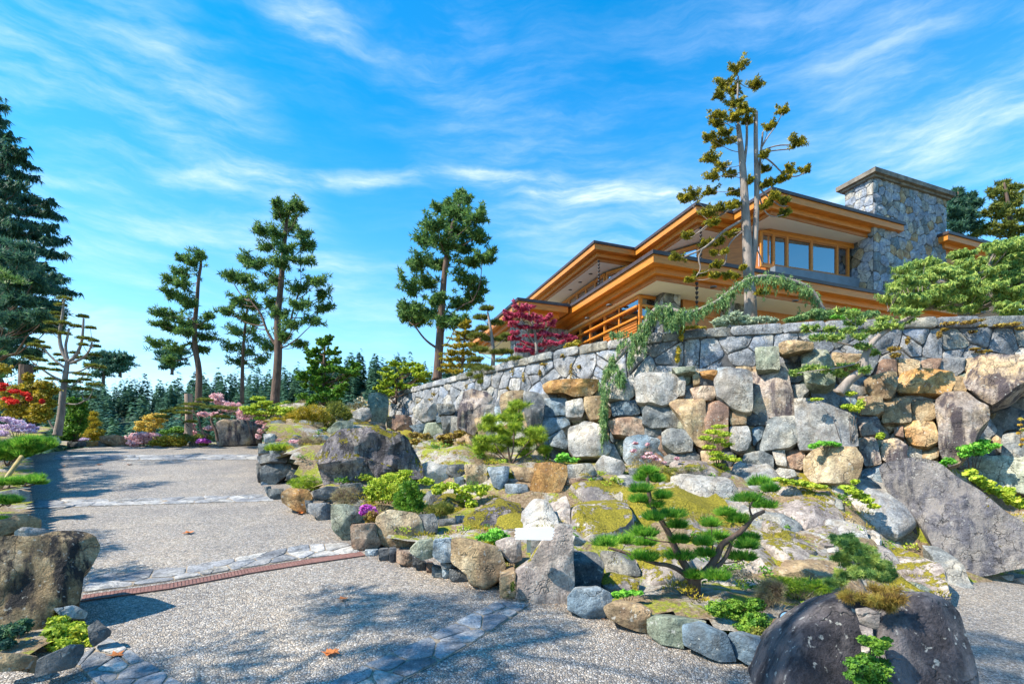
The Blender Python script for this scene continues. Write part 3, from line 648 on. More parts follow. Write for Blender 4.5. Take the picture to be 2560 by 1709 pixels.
window(Pw+U_*.04, Pw+U_*.62+V_*.0, g0, sz-.06, [0, 1], house, rails=(sz-.38, sz-.72), sash=False)
for i in range(2):                                   # slatted shutters
    for k in range(22):
        z = sz-.80-k*.085; a = Pw+(Pl-Pw)*(fr[i]+.012); b = Pw+(Pl-Pw)*(fr[i+1]-.012); wall(a, b, z-.03, z+.03, WOODD, house, 'shutter_slat', .03, o=.03)
# porch pillars
p3 = atz(1288, 880, 4.0); k3 = 17.9; p3 = Vector(((1288-HX)/F*k3, k3, 0)); stone_column(xy(p3), .5, .5, hz-.64, 41, 'pale stone pillar behind the red maple', ('w', 'w', 'y'))
p4 = Vector(((1330-HX)/F*18.6, 18.6, 0)); stone_column(xy(p4), 1.5, .4, hz-.64, 45, 'low stone wall behind the red maple', ('g', 'y', 'd'))
# recessed lights in the soffits
for key, x, y, h in (('c4', 830, 797, uz), ('c4', 757, 855, uz), ('c4', 688, 908, uz), ('c4', 960, 1017, hz), ('c4', 808, 1108, hz), ('c4', 1690, 890, hz), ('c5', 870, 1417, hz), ('c4', 640, 800, uz)):
    if (x, y) == (640, 800): continue
    p = atz(*cv(key, x, y), h-.628); f = thing_part('recessed_light', house, p)
    MB().tube([p+Vector((0, 0, .02)), p-Vector((0, 0, .004))], [.09, .09], 16).build('light_ring', GREYM, f, True)
    MB().tube([p-Vector((0, 0, .0045)), p-Vector((0, 0, .007))], [.075, .075], 16).build('light_lens', METAL, f, True)
# rain chains
def rain_chain(px, Yc, z1, z0, lab):
    X = (px-HX)/F*Yc; t = thing('rain_chain', (X, Yc, z0), lab, 'rain chain', 'rain chains hanging from the roof corners')
    n = int((z1-z0)/.13); me = None
    for i in range(n):
        z = z1-.13*i
        if me is None:
            o = MB().tube([(X, Yc, z), (X, Yc, z-.03), (X, Yc, z-.085)], [.05, .045, .015], 8).build('chain_cup', IRON, t, True); me = o.data; z00 = o.location.z; zt0 = z
        else:
            q = o.copy(); COL.objects.link(q); q.location = (o.location.x, o.location.y, z00-(zt0-z))
    MB().tube([(X, Yc, z1), (X, Yc, z0)], [.008, .008], 5).build('chain_rod', IRON, t)
c = C0+(U_+V_)*.28; rain_chain(1742, 14.2, sz, 3.9, 'black rain chain hanging from the lower roof in front of the orange panels')
rain_chain(1497, 20.3, uz-.6, 7.2, 'black rain chain hanging from the middle upper roof corner')
rain_chain(1752, 17.4, uz-.6, 7.2, 'black rain chain under the upper roof beside the tall clipped cypress')
# ================================================================== boulder wall
bw = thing('boulder_wall', (4, 8.6, 1.4), 'tall dry-stacked wall of big boulders under the fieldstone wall', 'wall')
ST = [('d5', 'w', [(430, 600), (470, 565), (740, 553), (772, 600), (770, 710), (690, 790), (640, 800), (440, 760)], -.15),
('d5', 'w', [(1057, 620), (1090, 560), (1140, 535), (1340, 535), (1350, 845), (1290, 850), (1200, 820), (1070, 740)], -.18),
('d5', 's', [(1335, 535), (1600, 533), (1640, 600), (1685, 860), (1640, 893), (1510, 893), (1335, 845)], -.05),
('d5', 't', [(695, 760), (980, 765), (985, 1140), (900, 1100), (850, 1030), (780, 900), (700, 800)], -.05),
('d5', 'r', [(978, 790), (1130, 790), (1165, 830), (1165, 1080), (1100, 1140), (980, 1140)], 0),
('d5', 'g', [(500, 850), (530, 808), (700, 808), (790, 930), (780, 975), (560, 985), (488, 950)], -.05),
('d5', 'b', [(240, 790), (440, 780), (465, 880), (380, 905), (260, 900)], 0), ('d5', 'r', [(220, 940), (370, 915), (480, 930), (505, 1050), (390, 1060), (260, 1040)], -.06),
('d5', 'g', [(510, 1000), (640, 985), (640, 1070), (510, 1050)], .1), ('d5', 'g', [(640, 1030), (680, 1000), (820, 1000), (880, 1100), (880, 1180), (740, 1190), (650, 1120)], -.08),
('d5', 'b', [(345, 1100), (370, 1065), (560, 1055), (640, 1090), (652, 1230), (600, 1290), (380, 1270), (345, 1220)], 0),
('d5', 'd', [(660, 1210), (700, 1195), (930, 1195), (945, 1290), (840, 1300), (670, 1280)], 0), ('d5', 't', [(945, 1180), (1100, 1180), (1110, 1330), (1010, 1350), (960, 1260)], 0),
('d5', 'w', [(1180, 990), (1320, 980), (1340, 1080), (1310, 1150), (1240, 1170), (1180, 1140)], 0), ('d5', 't', [(1175, 840), (1300, 860), (1305, 960), (1180, 970)], 0),
('d5', 'd', [(1310, 860), (1420, 850), (1480, 900), (1470, 975), (1310, 975)], .12), ('d5', 'g', [(1480, 930), (1530, 900), (1690, 895), (1700, 1100), (1640, 1145), (1420, 1165), (1415, 1120), (1450, 1010)], -.08),
('d5', 'b', [(1350, 985), (1450, 985), (1420, 1080), (1360, 1130)], .15), ('d6', 'w', [(80, 740), (150, 735), (370, 790), (510, 840), (545, 900), (580, 1090), (250, 1112), (130, 1118), (95, 960)], -.2),
('d5', 'g', [(1290, 1200), (1420, 1180), (1510, 1200), (1520, 1280), (1490, 1350), (1320, 1330), (1280, 1280)], -.05), ('d5', 'w', [(1505, 1170), (1600, 1155), (1620, 1300), (1540, 1280)], 0),
('d5', 'r', [(1605, 1158), (1750, 1158), (1765, 1240), (1740, 1320), (1625, 1300)], 0), ('d5', 'w', [(1510, 1350), (1560, 1315), (1680, 1330), (1695, 1380), (1600, 1400), (1520, 1395)], -.1),
('d5', 't', [(1562, 330), (1620, 310), (1820, 320), (1830, 370), (1700, 400), (1570, 415)], -.3), ('d5', 'n', [(1375, 370), (1555, 362), (1565, 530), (1385, 525)], -.25),
('d6', 'n', [(135, 380), (230, 345), (330, 350), (385, 440), (395, 510), (150, 510)], -.2), ('d6', 'n', [(155, 520), (400, 530), (400, 590), (330, 625), (180, 615)], -.3),
('d6', 't', [(380, 370), (500, 375), (620, 385), (610, 440), (520, 470), (390, 470)], -.1), ('d6', 'g', [(70, 625), (200, 620), (195, 670), (140, 735), (85, 730)], 0),
('d6', 'b', [(215, 640), (330, 625), (430, 615), (440, 690), (420, 790), (330, 770), (225, 720)], 0), ('d6', 'b', [(435, 730), (560, 730), (570, 790), (440, 795)], .1),
('d6', 't', [(580, 720), (770, 725), (780, 820), (720, 855), (600, 850)], 0), ('d6', 't', [(630, 590), (700, 560), (880, 520), (890, 620), (840, 715), (700, 710), (640, 650)], -.05),
('d6', 'o', [(900, 560), (930, 505), (1200, 500), (1320, 520), (1330, 600), (1290, 690), (1140, 680), (900, 665)], -.2), ('d6', 't', [(1320, 560), (1420, 570), (1440, 640), (1420, 690), (1300, 690)], 0),
('d6', 't', [(780, 735), (990, 730), (990, 910), (930, 920), (770, 920)], 0), ('d6', 't', [(1000, 755), (1175, 755), (1185, 880), (1140, 905), (1010, 905)], -.03),
('d6', 'w', [(880, 690), (1180, 695), (1175, 750), (1000, 750), (880, 720)], .1), ('d6', 'o', [(935, 930), (1060, 910), (1170, 920), (1215, 1060), (1120, 1110), (1010, 1090), (940, 1010)], -.08),
('d6', 'r', [(860, 960), (930, 950), (940, 1040), (870, 1020)], .05), ('d6', 's', [(560, 880), (730, 860), (750, 930), (745, 1000), (610, 1030)], 0),
('d6', 's', [(590, 1040), (720, 1050), (765, 1240), (640, 1255), (600, 1180)], 0), ('d6', 's', [(770, 1060), (900, 1040), (960, 1100), (960, 1200), (820, 1240), (765, 1200)], -.05),
('d6', 'w', [(965, 1100), (1080, 1120), (1080, 1205), (960, 1200)], .1), ('d6', 't', [(1100, 1115), (1215, 1110), (1210, 1190), (1150, 1220), (1080, 1200)], 0),
('d6', 's', [(1190, 740), (1260, 700), (1430, 700), (1590, 780), (1600, 880), (1540, 960), (1480, 1090), (1380, 1200), (1290, 1230), (1230, 1140), (1220, 1000), (1190, 850)], -.35),
('d6', 's', [(1430, 560), (1480, 400), (1540, 378), (1882, 372), (2100, 375), (2100, 560), (1870, 620), (1750, 720), (1640, 765), (1580, 740), (1460, 640)], -.45),
('d6', 'w', [(1800, 660), (1882, 600), (2050, 470), (2080, 690), (1800, 700)], -.1), ('d6', 't', [(165, 1180), (220, 1130), (400, 1108), (560, 1115), (610, 1200), (600, 1290), (550, 1370), (380, 1395), (230, 1370), (165, 1290)], -.4),
('d6', 'd', [(1600, 800), (1750, 790), (1990, 880), (1990, 1000), (1720, 1000), (1700, 1180), (1540, 1150), (1530, 960)], .15), ('d6', 'g', [(1705, 1180), (1720, 1020), (1800, 990), (2000, 980), (2000, 1190)], -.1),
('d6', 'w', [(1620, 790), (1770, 710), (2000, 670), (2000, 900), (1800, 800)], .1),
('d6', 'b', [(580, 1310), (700, 1250), (770, 1260), (780, 1400), (740, 1500), (620, 1450)], .05),
('d5', 'w', [(770, 600), (810, 570), (830, 640), (820, 730), (770, 740)], .05), ('d5', 't', [(880, 560), (930, 545), (940, 640), (890, 660)], .1), ('d5', 'o', [(940, 550), (1080, 548), (1060, 590), (960, 585)], .05),
('d5', 'r', [(865, 675), (1050, 668), (1060, 740), (1040, 775), (900, 770)], 0), ('d5', 'n', [(720, 525), (900, 515), (905, 550), (760, 570)], -.05),
('d5', 'w', [(1640, 440), (1700, 410), (1715, 440), (1680, 475)], .1), ('d5', 'd', [(1600, 500), (1720, 470), (1740, 600), (1660, 640)], .2),
('d3', 'w', [(440, 740), (490, 690), (620, 690), (655, 760), (640, 820), (540, 855), (460, 800)], -.2), ('d3', 'g', [(645, 700), (790, 700), (800, 760), (760, 790), (660, 790)], -.1),
('d3', 'r', [(280, 800), (400, 795), (470, 830), (410, 950), (330, 940), (260, 900)], -.2), ('d3', 'b', [(410, 880), (520, 870), (620, 860), (660, 870), (640, 980), (520, 960)], 0),
('d3', 'g', [(680, 810), (810, 800), (805, 920), (700, 950)], -.1), ('d3', 'b', [(640, 800), (700, 795), (710, 850), (640, 855)], 0),
('d3', 's', [(870, 590), (940, 572), (1060, 600), (1110, 660), (1060, 790), (1000, 880), (960, 960), (820, 900), (830, 780)], -.5),
('d3', 't', [(1180, 620), (1250, 590), (1370, 590), (1360, 750), (1200, 800), (1175, 700)], -.3), ('d3', 'd', [(1370, 590), (1500, 600), (1550, 680), (1520, 900), (1420, 900), (1380, 760)], -.25),
('d3', 'w', [(1050, 720), (1170, 680), (1180, 800), (1060, 810)], -.1), ('d3', 'o', [(1540, 540), (1600, 500), (1990, 490), (2000, 560), (1940, 620), (1800, 640), (1720, 600), (1560, 600)], -.15),
('d3', 'b', [(1550, 650), (1730, 650), (1725, 790), (1545, 800)], 0), ('d3', 'w', [(1725, 680), (1860, 655), (1880, 740), (1860, 800), (1730, 800)], -.15),
('d3', 't', [(1885, 640), (2040, 640), (2110, 760), (2090, 810), (1940, 820), (1885, 720)], -.1), ('d3', 'b', [(1530, 820), (1740, 800), (1765, 860), (1600, 950), (1530, 960)], 0),
('d3', 'w', [(1760, 880), (1880, 830), (2030, 870), (2110, 1050), (2060, 1120), (1800, 1120), (1745, 1050)], -.35), ('d3', 'b', [(1580, 980), (1700, 920), (1740, 1000), (1730, 1080), (1600, 1050)], 0),
('d3', 'w', [(2010, 500), (2290, 480), (2300, 620), (2250, 655), (2090, 650)], -.1), ('d3', 't', [(960, 820), (1100, 810), (1180, 830), (1170, 960), (1000, 960)], 0), ('d3', 'o', [(1200, 880), (1420, 800), (1420, 920), (1220, 980)], .05),
('d3', 'r', [(800, 1080), (920, 1080), (930, 1190), (800, 1190)], -.1), ('d3', 't', [(800, 960), (960, 965), (990, 1050), (830, 1060)], 0), ('d3', 'g', [(1540, 980), (1580, 960), (1600, 1100), (1540, 1110)], .1),
('d3', 't', [(220, 810), (270, 805), (260, 900), (225, 890)], 0), ('d3', 'u', [(500, 1020), (700, 1010), (800, 1060), (790, 1110), (560, 1110)], -.1), ('d3', 'b', [(2000, 1040), (2130, 1040), (2200, 1180), (2100, 1180), (2040, 1130)], .05)]
for k, m, poly, off in ST: stone(k, poly, m, bw, 'boulder', 'face', off=off, dyn=.0, bulge=.11, n=44, cuts=11, thick=.6, rough=.08)
# smaller stones packed behind and between the boulders
V = []; Fc = []
pxs = np.linspace(960, 2760, 60)
for px in pxs:
    for py in (np.interp(px, WPX, [p[1] for p in WT])+105, 1300):
        V.append(tuple(at(px, py, face_depth(px, py)+.5)))
for i in range(len(pxs)-1): Fc.append((2*i, 2*i+2, 2*i+3, 2*i+1))
link('mortar_gap_backing', mesh_py('mortar_gap_backing', V, Fc), MORT_GAP, bw)  # near-black sheet paints shade into the gaps; the boulders are dry-stacked
cells = voronoi(1700, 420, 46, seed=8, asp=1.25, gap=2.0); k = 0
for q in cells:
    c = centroid(q); px = 950+c[0]; top = np.interp(px, WPX, [p[1] for p in WT])+100; py = top+c[1]
    if py > 1185 or (px < 1250 and py > 1120): continue
    P = [at(950+a, top+b, face_depth(950+a, top+b)+.26) for a, b in q]
    me = stone_mesh('stone', P, .2, .22, n=16, rings=(1, .93, .75, .45, .2), rough=.05, cuts=4, back=False)
    link('stone', me, RK[random.choice('ggbtwrdn')], bw); k += 1
# low middle tier
mt = thing('low_stone_tier', (-.2, 8.3, 1.0), 'low row of squared blocks holding the bed below the boulder wall', 'wall')
for k, m, poly in [('d3', 'w', [(480, 1230), (600, 1175), (640, 1210), (740, 1210), (745, 1340), (650, 1370), (560, 1330)]), ('d3', 'd', [(715, 1215), (870, 1205), (870, 1310), (790, 1320), (740, 1290)]),
 ('d3', 't', [(880, 1210), (1060, 1210), (1065, 1390), (900, 1385)]), ('d3', 'b', [(1070, 1235), (1250, 1225), (1240, 1340), (1180, 1425), (1120, 1390)]), ('d3', 't', [(1265, 1230), (1460, 1235), (1450, 1360), (1300, 1330)]),
 ('d3', 'b', [(1220, 1370), (1400, 1375), (1410, 1450), (1225, 1455)]), ('d3', 'o', [(1470, 1200), (1600, 1190), (1735, 1215), (1735, 1300), (1680, 1440), (1430, 1465), (1425, 1400), (1465, 1300)]),
 ('d3', 'g', [(1740, 1210), (1940, 1200), (1990, 1290), (1900, 1320), (1740, 1310)]), ('d3', 'r', [(1700, 1325), (1900, 1325), (1930, 1370), (1850, 1400), (1720, 1390)]), ('d3', 'w', [(1980, 1200), (2040, 1130), (2200, 1180), (2225, 1240), (2190, 1300), (2000, 1310)]),
 ('d3', 'd', [(1910, 1320), (2040, 1315), (2010, 1360), (1930, 1370)]), ('d3', 'b', [(790, 1320), (870, 1310), (870, 1380), (800, 1380)]), ('d3', 'g', [(2250, 1240), (2330, 1240), (2330, 1300), (2260, 1300)]), ('d3', 'g', [(1200, 1330), (1320, 1330), (1330, 1370), (1210, 1370)])]:
    stone(k, poly, m, mt, 'block', 'gard', bulge=.16, tilt=.5, n=36, cuts=8, thick=.35)
# stone edging beside the drive
ed = thing('stone_edging', (-2, 6.5, .5), 'curving row of mixed stones along the right side of the drive', 'stone edging')
for m, poly, md in [('g', [(170, 760), (220, 755), (230, 800), (200, 830)], 0), ('g', [(205, 775), (310, 770), (300, 850), (240, 850), (205, 830)], 0), ('o', [(300, 800), (350, 770), (480, 780), (515, 840), (480, 955), (380, 920), (300, 870)], 0),
 ('g', [(460, 855), (520, 860), (520, 950), (480, 955)], 0), ('w', [(490, 880), (620, 875), (650, 890), (650, 1000), (560, 990), (490, 940)], 0), ('n', [(652, 890), (770, 890), (870, 910), (865, 1010), (790, 1020), (785, 1140), (740, 1135), (655, 1060)], 0),
 ('r', [(790, 1035), (960, 1020), (970, 1100), (1005, 1170), (960, 1205), (860, 1215), (800, 1190)], 0), ('t', [(975, 980), (1050, 925), (1250, 950), (1290, 1000), (1305, 1120), (1200, 1190), (1060, 1185), (960, 1150)], 0),
 ('d', [(1270, 960), (1380, 950), (1410, 1000), (1405, 1080), (1310, 1095)], 1), ('d', [(1410, 990), (1530, 980), (1540, 1030), (1420, 1050)], 1), ('b', [(1530, 965), (1600, 960), (1600, 1010), (1540, 1020)], 1),
 ('n', [(1210, 1210), (1270, 1150), (1375, 1140), (1375, 1260), (1290, 1280), (1220, 1230)], 2), ('b', [(1380, 1140), (1510, 1130), (1505, 1295), (1430, 1300), (1375, 1250)], 2), ('t', [(1510, 1140), (1600, 1135), (1850, 1200), (1890, 1330), (1850, 1420), (1740, 1485), (1640, 1450), (1620, 1380), (1510, 1300)], 0),
 ('p', [(1820, 1160), (1900, 1130), (1996, 1140), (2010, 1280), (1930, 1300), (1860, 1230)], 2), ('d', [(1065, 1200), (1115, 1200), (1110, 1300), (1065, 1290)], 0), ('r', [(1120, 1215), (1225, 1240), (1230, 1335), (1115, 1300)], 0), ('d', [(1230, 1250), (1330, 1310), (1320, 1365), (1235, 1330)], 0),
 ('b', [(1440, 1340), (1490, 1340), (1490, 1420), (1445, 1410)], 0), ('d', [(1495, 1345), (1600, 1360), (1630, 1430), (1550, 1440), (1495, 1420)], 0), ('g', [(1430, 1300), (1510, 1310), (1560, 1330), (1440, 1345)], 3), ('d', [(990, 1210), (1060, 1200), (1060, 1290), (990, 1280)], 0),
 ('b', [(890, 1215), (985, 1210), (985, 1245), (900, 1255)], 0), ('r', [(1330, 1310), (1380, 1315), (1370, 1380), (1330, 1370)], 0), ('g', [(1370, 1330), (1440, 1345), (1440, 1410), (1370, 1395)], 0), ('d', [(520, 790), (620, 755), (700, 760), (720, 830), (600, 850), (530, 830)], 1), ('d', [(715, 745), (860, 730), (900, 780), (890, 850), (800, 850), (720, 790)], 1)]:
    if md == 0: stone('d2', poly, m, ed, 'edging_stone', 'road', bulge=.18, tilt=.25, n=40, cuts=9, thick=.35)
    elif md == 1: stone('d2', poly, m, ed, 'edging_stone', 'gard', bulge=.18, tilt=.35, n=36, cuts=8)
    else:
        q = cvl('d2', poly); cx, cy = centroid(q); Y = ray(cx, max(p[1] for p in q)+ (55 if md == 2 else 35), road) or 5
        stone('d2', poly, m, ed, 'edging_stone', 'gard', Y=Y+.03, bulge=.18, tilt=.2, n=40, cuts=9, thick=.35)
# stacked corner left of the grey outcrop
sk = thing('stacked_stone_corner', (-5.2, 10.8, 1), 'short stack of dark flat stones where the drive meets the far bed', 'wall')
for m, poly, off in [('g', [(130, 450), (200, 445), (200, 515), (130, 515)], .6), ('b', [(205, 445), (340, 445), (340, 520), (205, 520)], .7), ('g', [(345, 450), (450, 455), (450, 515), (345, 515)], .8), ('d', [(125, 530), (200, 520), (330, 525), (330, 580), (140, 580)], .1),
 ('n', [(330, 520), (530, 525), (500, 580), (400, 590), (335, 580)], .4), ('g', [(150, 620), (210, 590), (360, 595), (360, 650), (240, 740), (150, 765)], 0), ('g', [(340, 630), (410, 640), (400, 700), (330, 700)], .2), ('d', [(115, 590), (150, 580), (150, 700), (125, 700)], .1),
 ('w', [(170, 380), (250, 380), (250, 440), (175, 440)], 1.2), ('b', [(480, 600), (545, 530), (580, 640), (575, 700), (470, 660)], .3), ('b', [(150, 690), (200, 740), (165, 770), (150, 750)], 0)]:
    stone('d2', poly, m, sk, 'flat_stone', 'gard', Y=10.3+off, bulge=.14, tilt=1.0, n=32, cuts=8, thick=.4)
for m, poly, off, tl, lb in [('g', [(220, 290), (300, 280), (330, 300), (330, 380), (220, 375)], 13.2, 1, 'grey squarish rock right of the dark block at the drive crest'), ('t', [(330, 275), (440, 280), (450, 345), (335, 345)], 13.2, 1, 'tan rock under the left spreading yellow shrub'), ('o', [(455, 300), (590, 300), (595, 350), (460, 350)], 13.2, 1, 'ochre rock under the right half of the spreading shrub'),
 ('t', [(305, 370), (400, 350), (490, 360), (480, 410), (320, 420)], 12.2, 1, 'smooth tan rock above the stacked stone corner'), ('n', [(620, 350), (700, 290), (800, 290), (810, 340), (720, 380), (640, 390)], 12.8, 1, 'green-grey rock half under the dark shrub'), ('w', [(800, 230), (870, 190), (920, 200), (940, 260), (880, 300), (820, 280)], 15.5, 1, 'pale cracked rock left of the upright stone'),
 ('b', [(490, 350), (590, 350), (580, 385), (500, 390)], 12.4, 1, 'blue-grey flat rock between two tan rocks'), ('t', [(380, 470), (450, 470), (440, 515), (380, 515)], 11.6, 1, 'little tan rock by the pink heather'), ('w', [(520, 390), (620, 390), (640, 420), (560, 440)], 12, 1, 'pale rock at the left foot of the mossy hump'),
 ('n', [(920, 90), (980, 78), (1050, 95), (1060, 180), (1050, 240), (1030, 320), (990, 325), (940, 290), (910, 180)], 16.2, 1, 'tall upright stone at the left end of the fieldstone wall')]:
    stone('d2', poly, m, None, 'rock', 'gard', Y=off, bulge=.2, tilt=.6, n=36, cuts=8, label=lb, cat='rock')
# bedrock outcrops and boulders in the beds
for k, m, poly, md, tl, bg_, lb in [
 ('d2', 'u', [(545, 530), (620, 440), (720, 350), (850, 325), (1000, 340), (1150, 400), (1230, 480), (1280, 620), (1270, 690), (1100, 690), (960, 725), (720, 755), (620, 745), (560, 640)], 'slope', .36, .14, 'large dark striated outcrop with a mossy crown left of the pine bush'),
 ('d2', 'u', [(1070, 470), (1200, 465), (1240, 640), (1090, 650)], 'slope', .4, .2, 'dark narrow rock on the right side of the striated outcrop'), ('d2', 'd', [(1210, 490), (1290, 490), (1290, 590), (1230, 590)], 'slope', .4, .2, 'small dark square rock beside the ivy'),
 ('d2', 'u', [(1590, 1000), (1700, 850), (1800, 810), (1996, 815), (2000, 1000), (1930, 1110), (1700, 1110)], 'slope', .8, .15, 'grey cracked bedrock left of the white blank sign'),
 ('d2', 'g', [(1300, 830), (1400, 760), (1430, 830), (1380, 880), (1300, 890)], 'slope', .6, .2, 'grey rock in front of the yellow ground creeper'), ('d2', 'd', [(1700, 1040), (1850, 1010), (1850, 1070), (1720, 1090)], 'slope', .6, .2, 'low dark rock above the bright green cushion'),
 ('d2', 'u', [(1380, 870), (1460, 800), (1560, 780), (1600, 860), (1580, 950), (1420, 930)], 'slope', .8, .15, 'flat grey rock below the creeper'),
 ('d4', 'p', [(110, 830), (200, 780), (280, 640), (380, 560), (455, 580), (470, 700), (465, 1000), (430, 1080), (200, 1060), (105, 1020)], 'road', .25, .13, 'big pale pinkish rock face beneath the white blank sign'),
 ('d4', 'w', [(140, 450), (220, 390), (300, 400), (370, 500), (385, 600), (250, 620), (140, 580)], 'slope', .3, .2, 'pale peaked rock right behind the white blank sign'), ('d4', 'p', [(290, 380), (420, 350), (450, 420), (450, 600), (390, 600), (370, 500)], 'slope', .4, .15, 'orange-tinged rock above the pale rock face'),
 ('d4', 'g', [(195, 650), (265, 650), (272, 775), (200, 780)], 'sign', .1, .2, 'small upright grey stone below the sign'), ('d4', 't', [(0, 880), (100, 850), (105, 1030), (0, 1010)], 'road', .1, .2, 'tan rock with moss between edging and pale face'),
 ('d4', 'm', [(455, 480), (560, 370), (680, 350), (800, 400), (845, 500), (850, 580), (760, 650), (600, 695), (470, 690), (455, 580)], 'slope', .8, .22, 'rounded granite boulder patched with moss right of the sign'),
 ('d4', 'M', [(590, 320), (700, 240), (900, 225), (1150, 208), (1300, 255), (1440, 365), (1460, 480), (1430, 570), (1300, 640), (1000, 660), (860, 640), (840, 450), (760, 380), (640, 345)], 'slope', .95, .12, 'broad moss-covered rock hump behind the bonsai pine'),
 ('d4', 'd', [(470, 700), (620, 730), (665, 780), (640, 950), (560, 985), (470, 960)], 'slope', .35, .2, 'dark rock below the mossy granite boulder'), ('d4', 'g', [(645, 715), (860, 750), (905, 870), (700, 870)], 'slope', .5, .2, 'smooth grey rock left of the bonsai pine trunk'),
 ('d4', 'm', [(680, 860), (800, 840), (890, 880), (890, 965), (720, 975), (640, 910)], 'slope', .5, .2, 'speckled rock above the green strawberry patch'), ('d4', 'p', [(1170, 500), (1300, 490), (1335, 560), (1310, 650), (1160, 700), (1120, 610)], 'slope', .8, .18, 'pinkish rock behind the middle of the bonsai pine'),
 ('d4', 'm', [(860, 650), (1150, 690), (1230, 800), (1180, 900), (960, 930), (900, 820)], 'slope', .8, .14, 'low mossy rock left of the bonsai pine foot'),
 ('d4', 'w', [(700, 250), (800, 238), (880, 280), (770, 310)], 'slope', .9, .2, 'bare white stone on top of the moss hump'),
 ('d7', 'm', [(100, 130), (220, 140), (330, 215), (450, 300), (530, 420), (480, 450), (350, 470), (250, 420), (130, 300)], 'slope', .9, .2, 'pale sloping rock with a moss patch right of the bonsai pine'),
 ('d7', 'p', [(120, 380), (250, 400), (270, 500), (250, 600), (140, 600)], 'slope', .8, .2, 'upright pale granite piece right of the bonsai branches'), ('d7', 'm', [(200, 560), (340, 500), (470, 560), (500, 660), (300, 720), (200, 680)], 'slope', .85, .2, 'moss-spotted granite right of the bonsai branches'),
 ('d7', 'w', [(360, 460), (520, 440), (600, 560), (670, 650), (560, 670), (460, 600)], 'slope', .85, .2, 'white rounded rock left of the small conifer top'), ('d7', 't', [(480, 350), (640, 340), (760, 400), (750, 445), (560, 445), (490, 405)], 'slope', .8, .2, 'flat brown-grey rock in the middle of the slope'),
 ('d7', 'r', [(350, 210), (440, 195), (600, 210), (590, 250), (440, 265), (370, 245)], 'slope', .8, .2, 'dark rusty slab under the yellow creeper'), ('d7', 'g', [(550, 290), (600, 250), (690, 290), (700, 345), (570, 335)], 'slope', .6, .2, 'round grey rock beside the rusty slab'),
 ('d7', 'm', [(700, 250), (900, 330), (1060, 350), (1100, 400), (1010, 470), (780, 470), (760, 370)], 'slope', .95, .13, 'lichen-speckled sloping rock below the big dark slab'), ('d7', 'w', [(560, 450), (700, 430), (850, 495), (885, 585), (700, 620), (600, 560)], 'slope', .85, .22, 'white rounded boulder behind the small conifer'),
 ('d7', 'w', [(810, 470), (900, 460), (960, 560), (950, 600), (880, 595)], 'slope', .8, .22, 'pale round rock touching the white boulder'), ('d7', 'k', [(1125, 450), (1200, 438), (1215, 520), (1150, 530)], 'slope', .7, .2, 'small black cube-like rock on the slope'),
 ('d7', 'r', [(1205, 440), (1300, 425), (1365, 500), (1390, 590), (1250, 560)], 'slope', .7, .2, 'dark brown rock beside the black cube-like rock'), ('d7', 'p', [(930, 620), (1080, 550), (1230, 595), (1345, 700), (1405, 830), (1435, 965), (1300, 930), (1100, 870), (960, 760)], 'slope', .85, .18, 'big smooth pinkish boulder beside the right path'),
 ('d7', 'g', [(1250, 570), (1350, 585), (1500, 700), (1605, 890), (1560, 965), (1440, 970), (1380, 800), (1330, 680)], 'slope', .7, .16, 'long grey rock with a dark cleft beside the right path'), ('d7', 't', [(870, 230), (960, 205), (1010, 260), (1000, 305), (880, 305)], 'slope', .7, .2, 'brown round rock left of the big dark slab'),
 ('d7', 'M', [(150, 760), (230, 690), (350, 655), (560, 720), (720, 800), (620, 870), (400, 850), (150, 830)], 'slope', .95, .12, 'low moss and lichen hump above the heather'), ('d7', 'n', [(1090, 850), (1160, 820), (1320, 850), (1400, 930), (1390, 1040), (1200, 1000), (1080, 940)], 'slope', .7, .12, 'flat pale green slab right behind the black boulder'),
 ('d7', 'p', [(1060, 330), (1250, 325), (1330, 430), (1400, 510), (1380, 560), (1280, 430), (1100, 450)], 'slope', .9, .15, 'pale ledge left of the big dark slab'), ('d7', 'm', [(780, 650), (960, 620), (1000, 760), (1080, 860), (900, 880), (760, 780)], 'slope', .95, .12, 'pale rock behind the small conifer'),
 ('d7', 'v', [(960, 60), (1000, 20), (1200, 0), (1380, 30), (1500, 110), (1700, 240), (1850, 360), (1970, 430), (2120, 520), (2100, 700), (1880, 760), (1740, 790), (1600, 800), (1470, 770), (1330, 580), (1150, 330), (1020, 200)], 'slope', .6, .13, 'huge smooth dark slab sloping down to the right path'),
 ('d6', 'n', [(1330, 1280), (1480, 1200), (1882, 1185), (2300, 1180), (2300, 1560), (1850, 1480), (1600, 1400), (1400, 1340)], 'far', .5, .12, 'long greenish layered ledge at the right edge above the creeper'),
 ('d7', 'w', [(1770, 690), (1830, 680), (1870, 730), (1790, 770)], 'road', .3, .2, 'small white stone nearest the foot of the dark slab'), ('d7', 'w', [(1790, 810), (1890, 805), (1890, 845), (1810, 845)], 'road', .3, .2, 'left white stone edging the right path'),
 ('d7', 'w', [(1880, 830), (1975, 820), (1990, 870), (1900, 865)], 'road', .3, .2, 'right white stone edging the right path'), ('d7', 't', [(1640, 780), (1770, 765), (1770, 805), (1660, 812)], 'road', .3, .2, 'low tan stone edging the right path'),
 ('d7', 'r', [(1880, 690), (1990, 650), (1990, 740), (1900, 750)], 'road', .3, .2, 'rusty stone at the far right above the path')]:
    Y = None
    if md == 'sign': Y = 4.55
    if md == 'far': Y = 7.5
    q = cvl(k, poly)
    if 'huge smooth' in lb: Y = 6.5
    if 'pinkish rock face' in lb: Y = 4.42
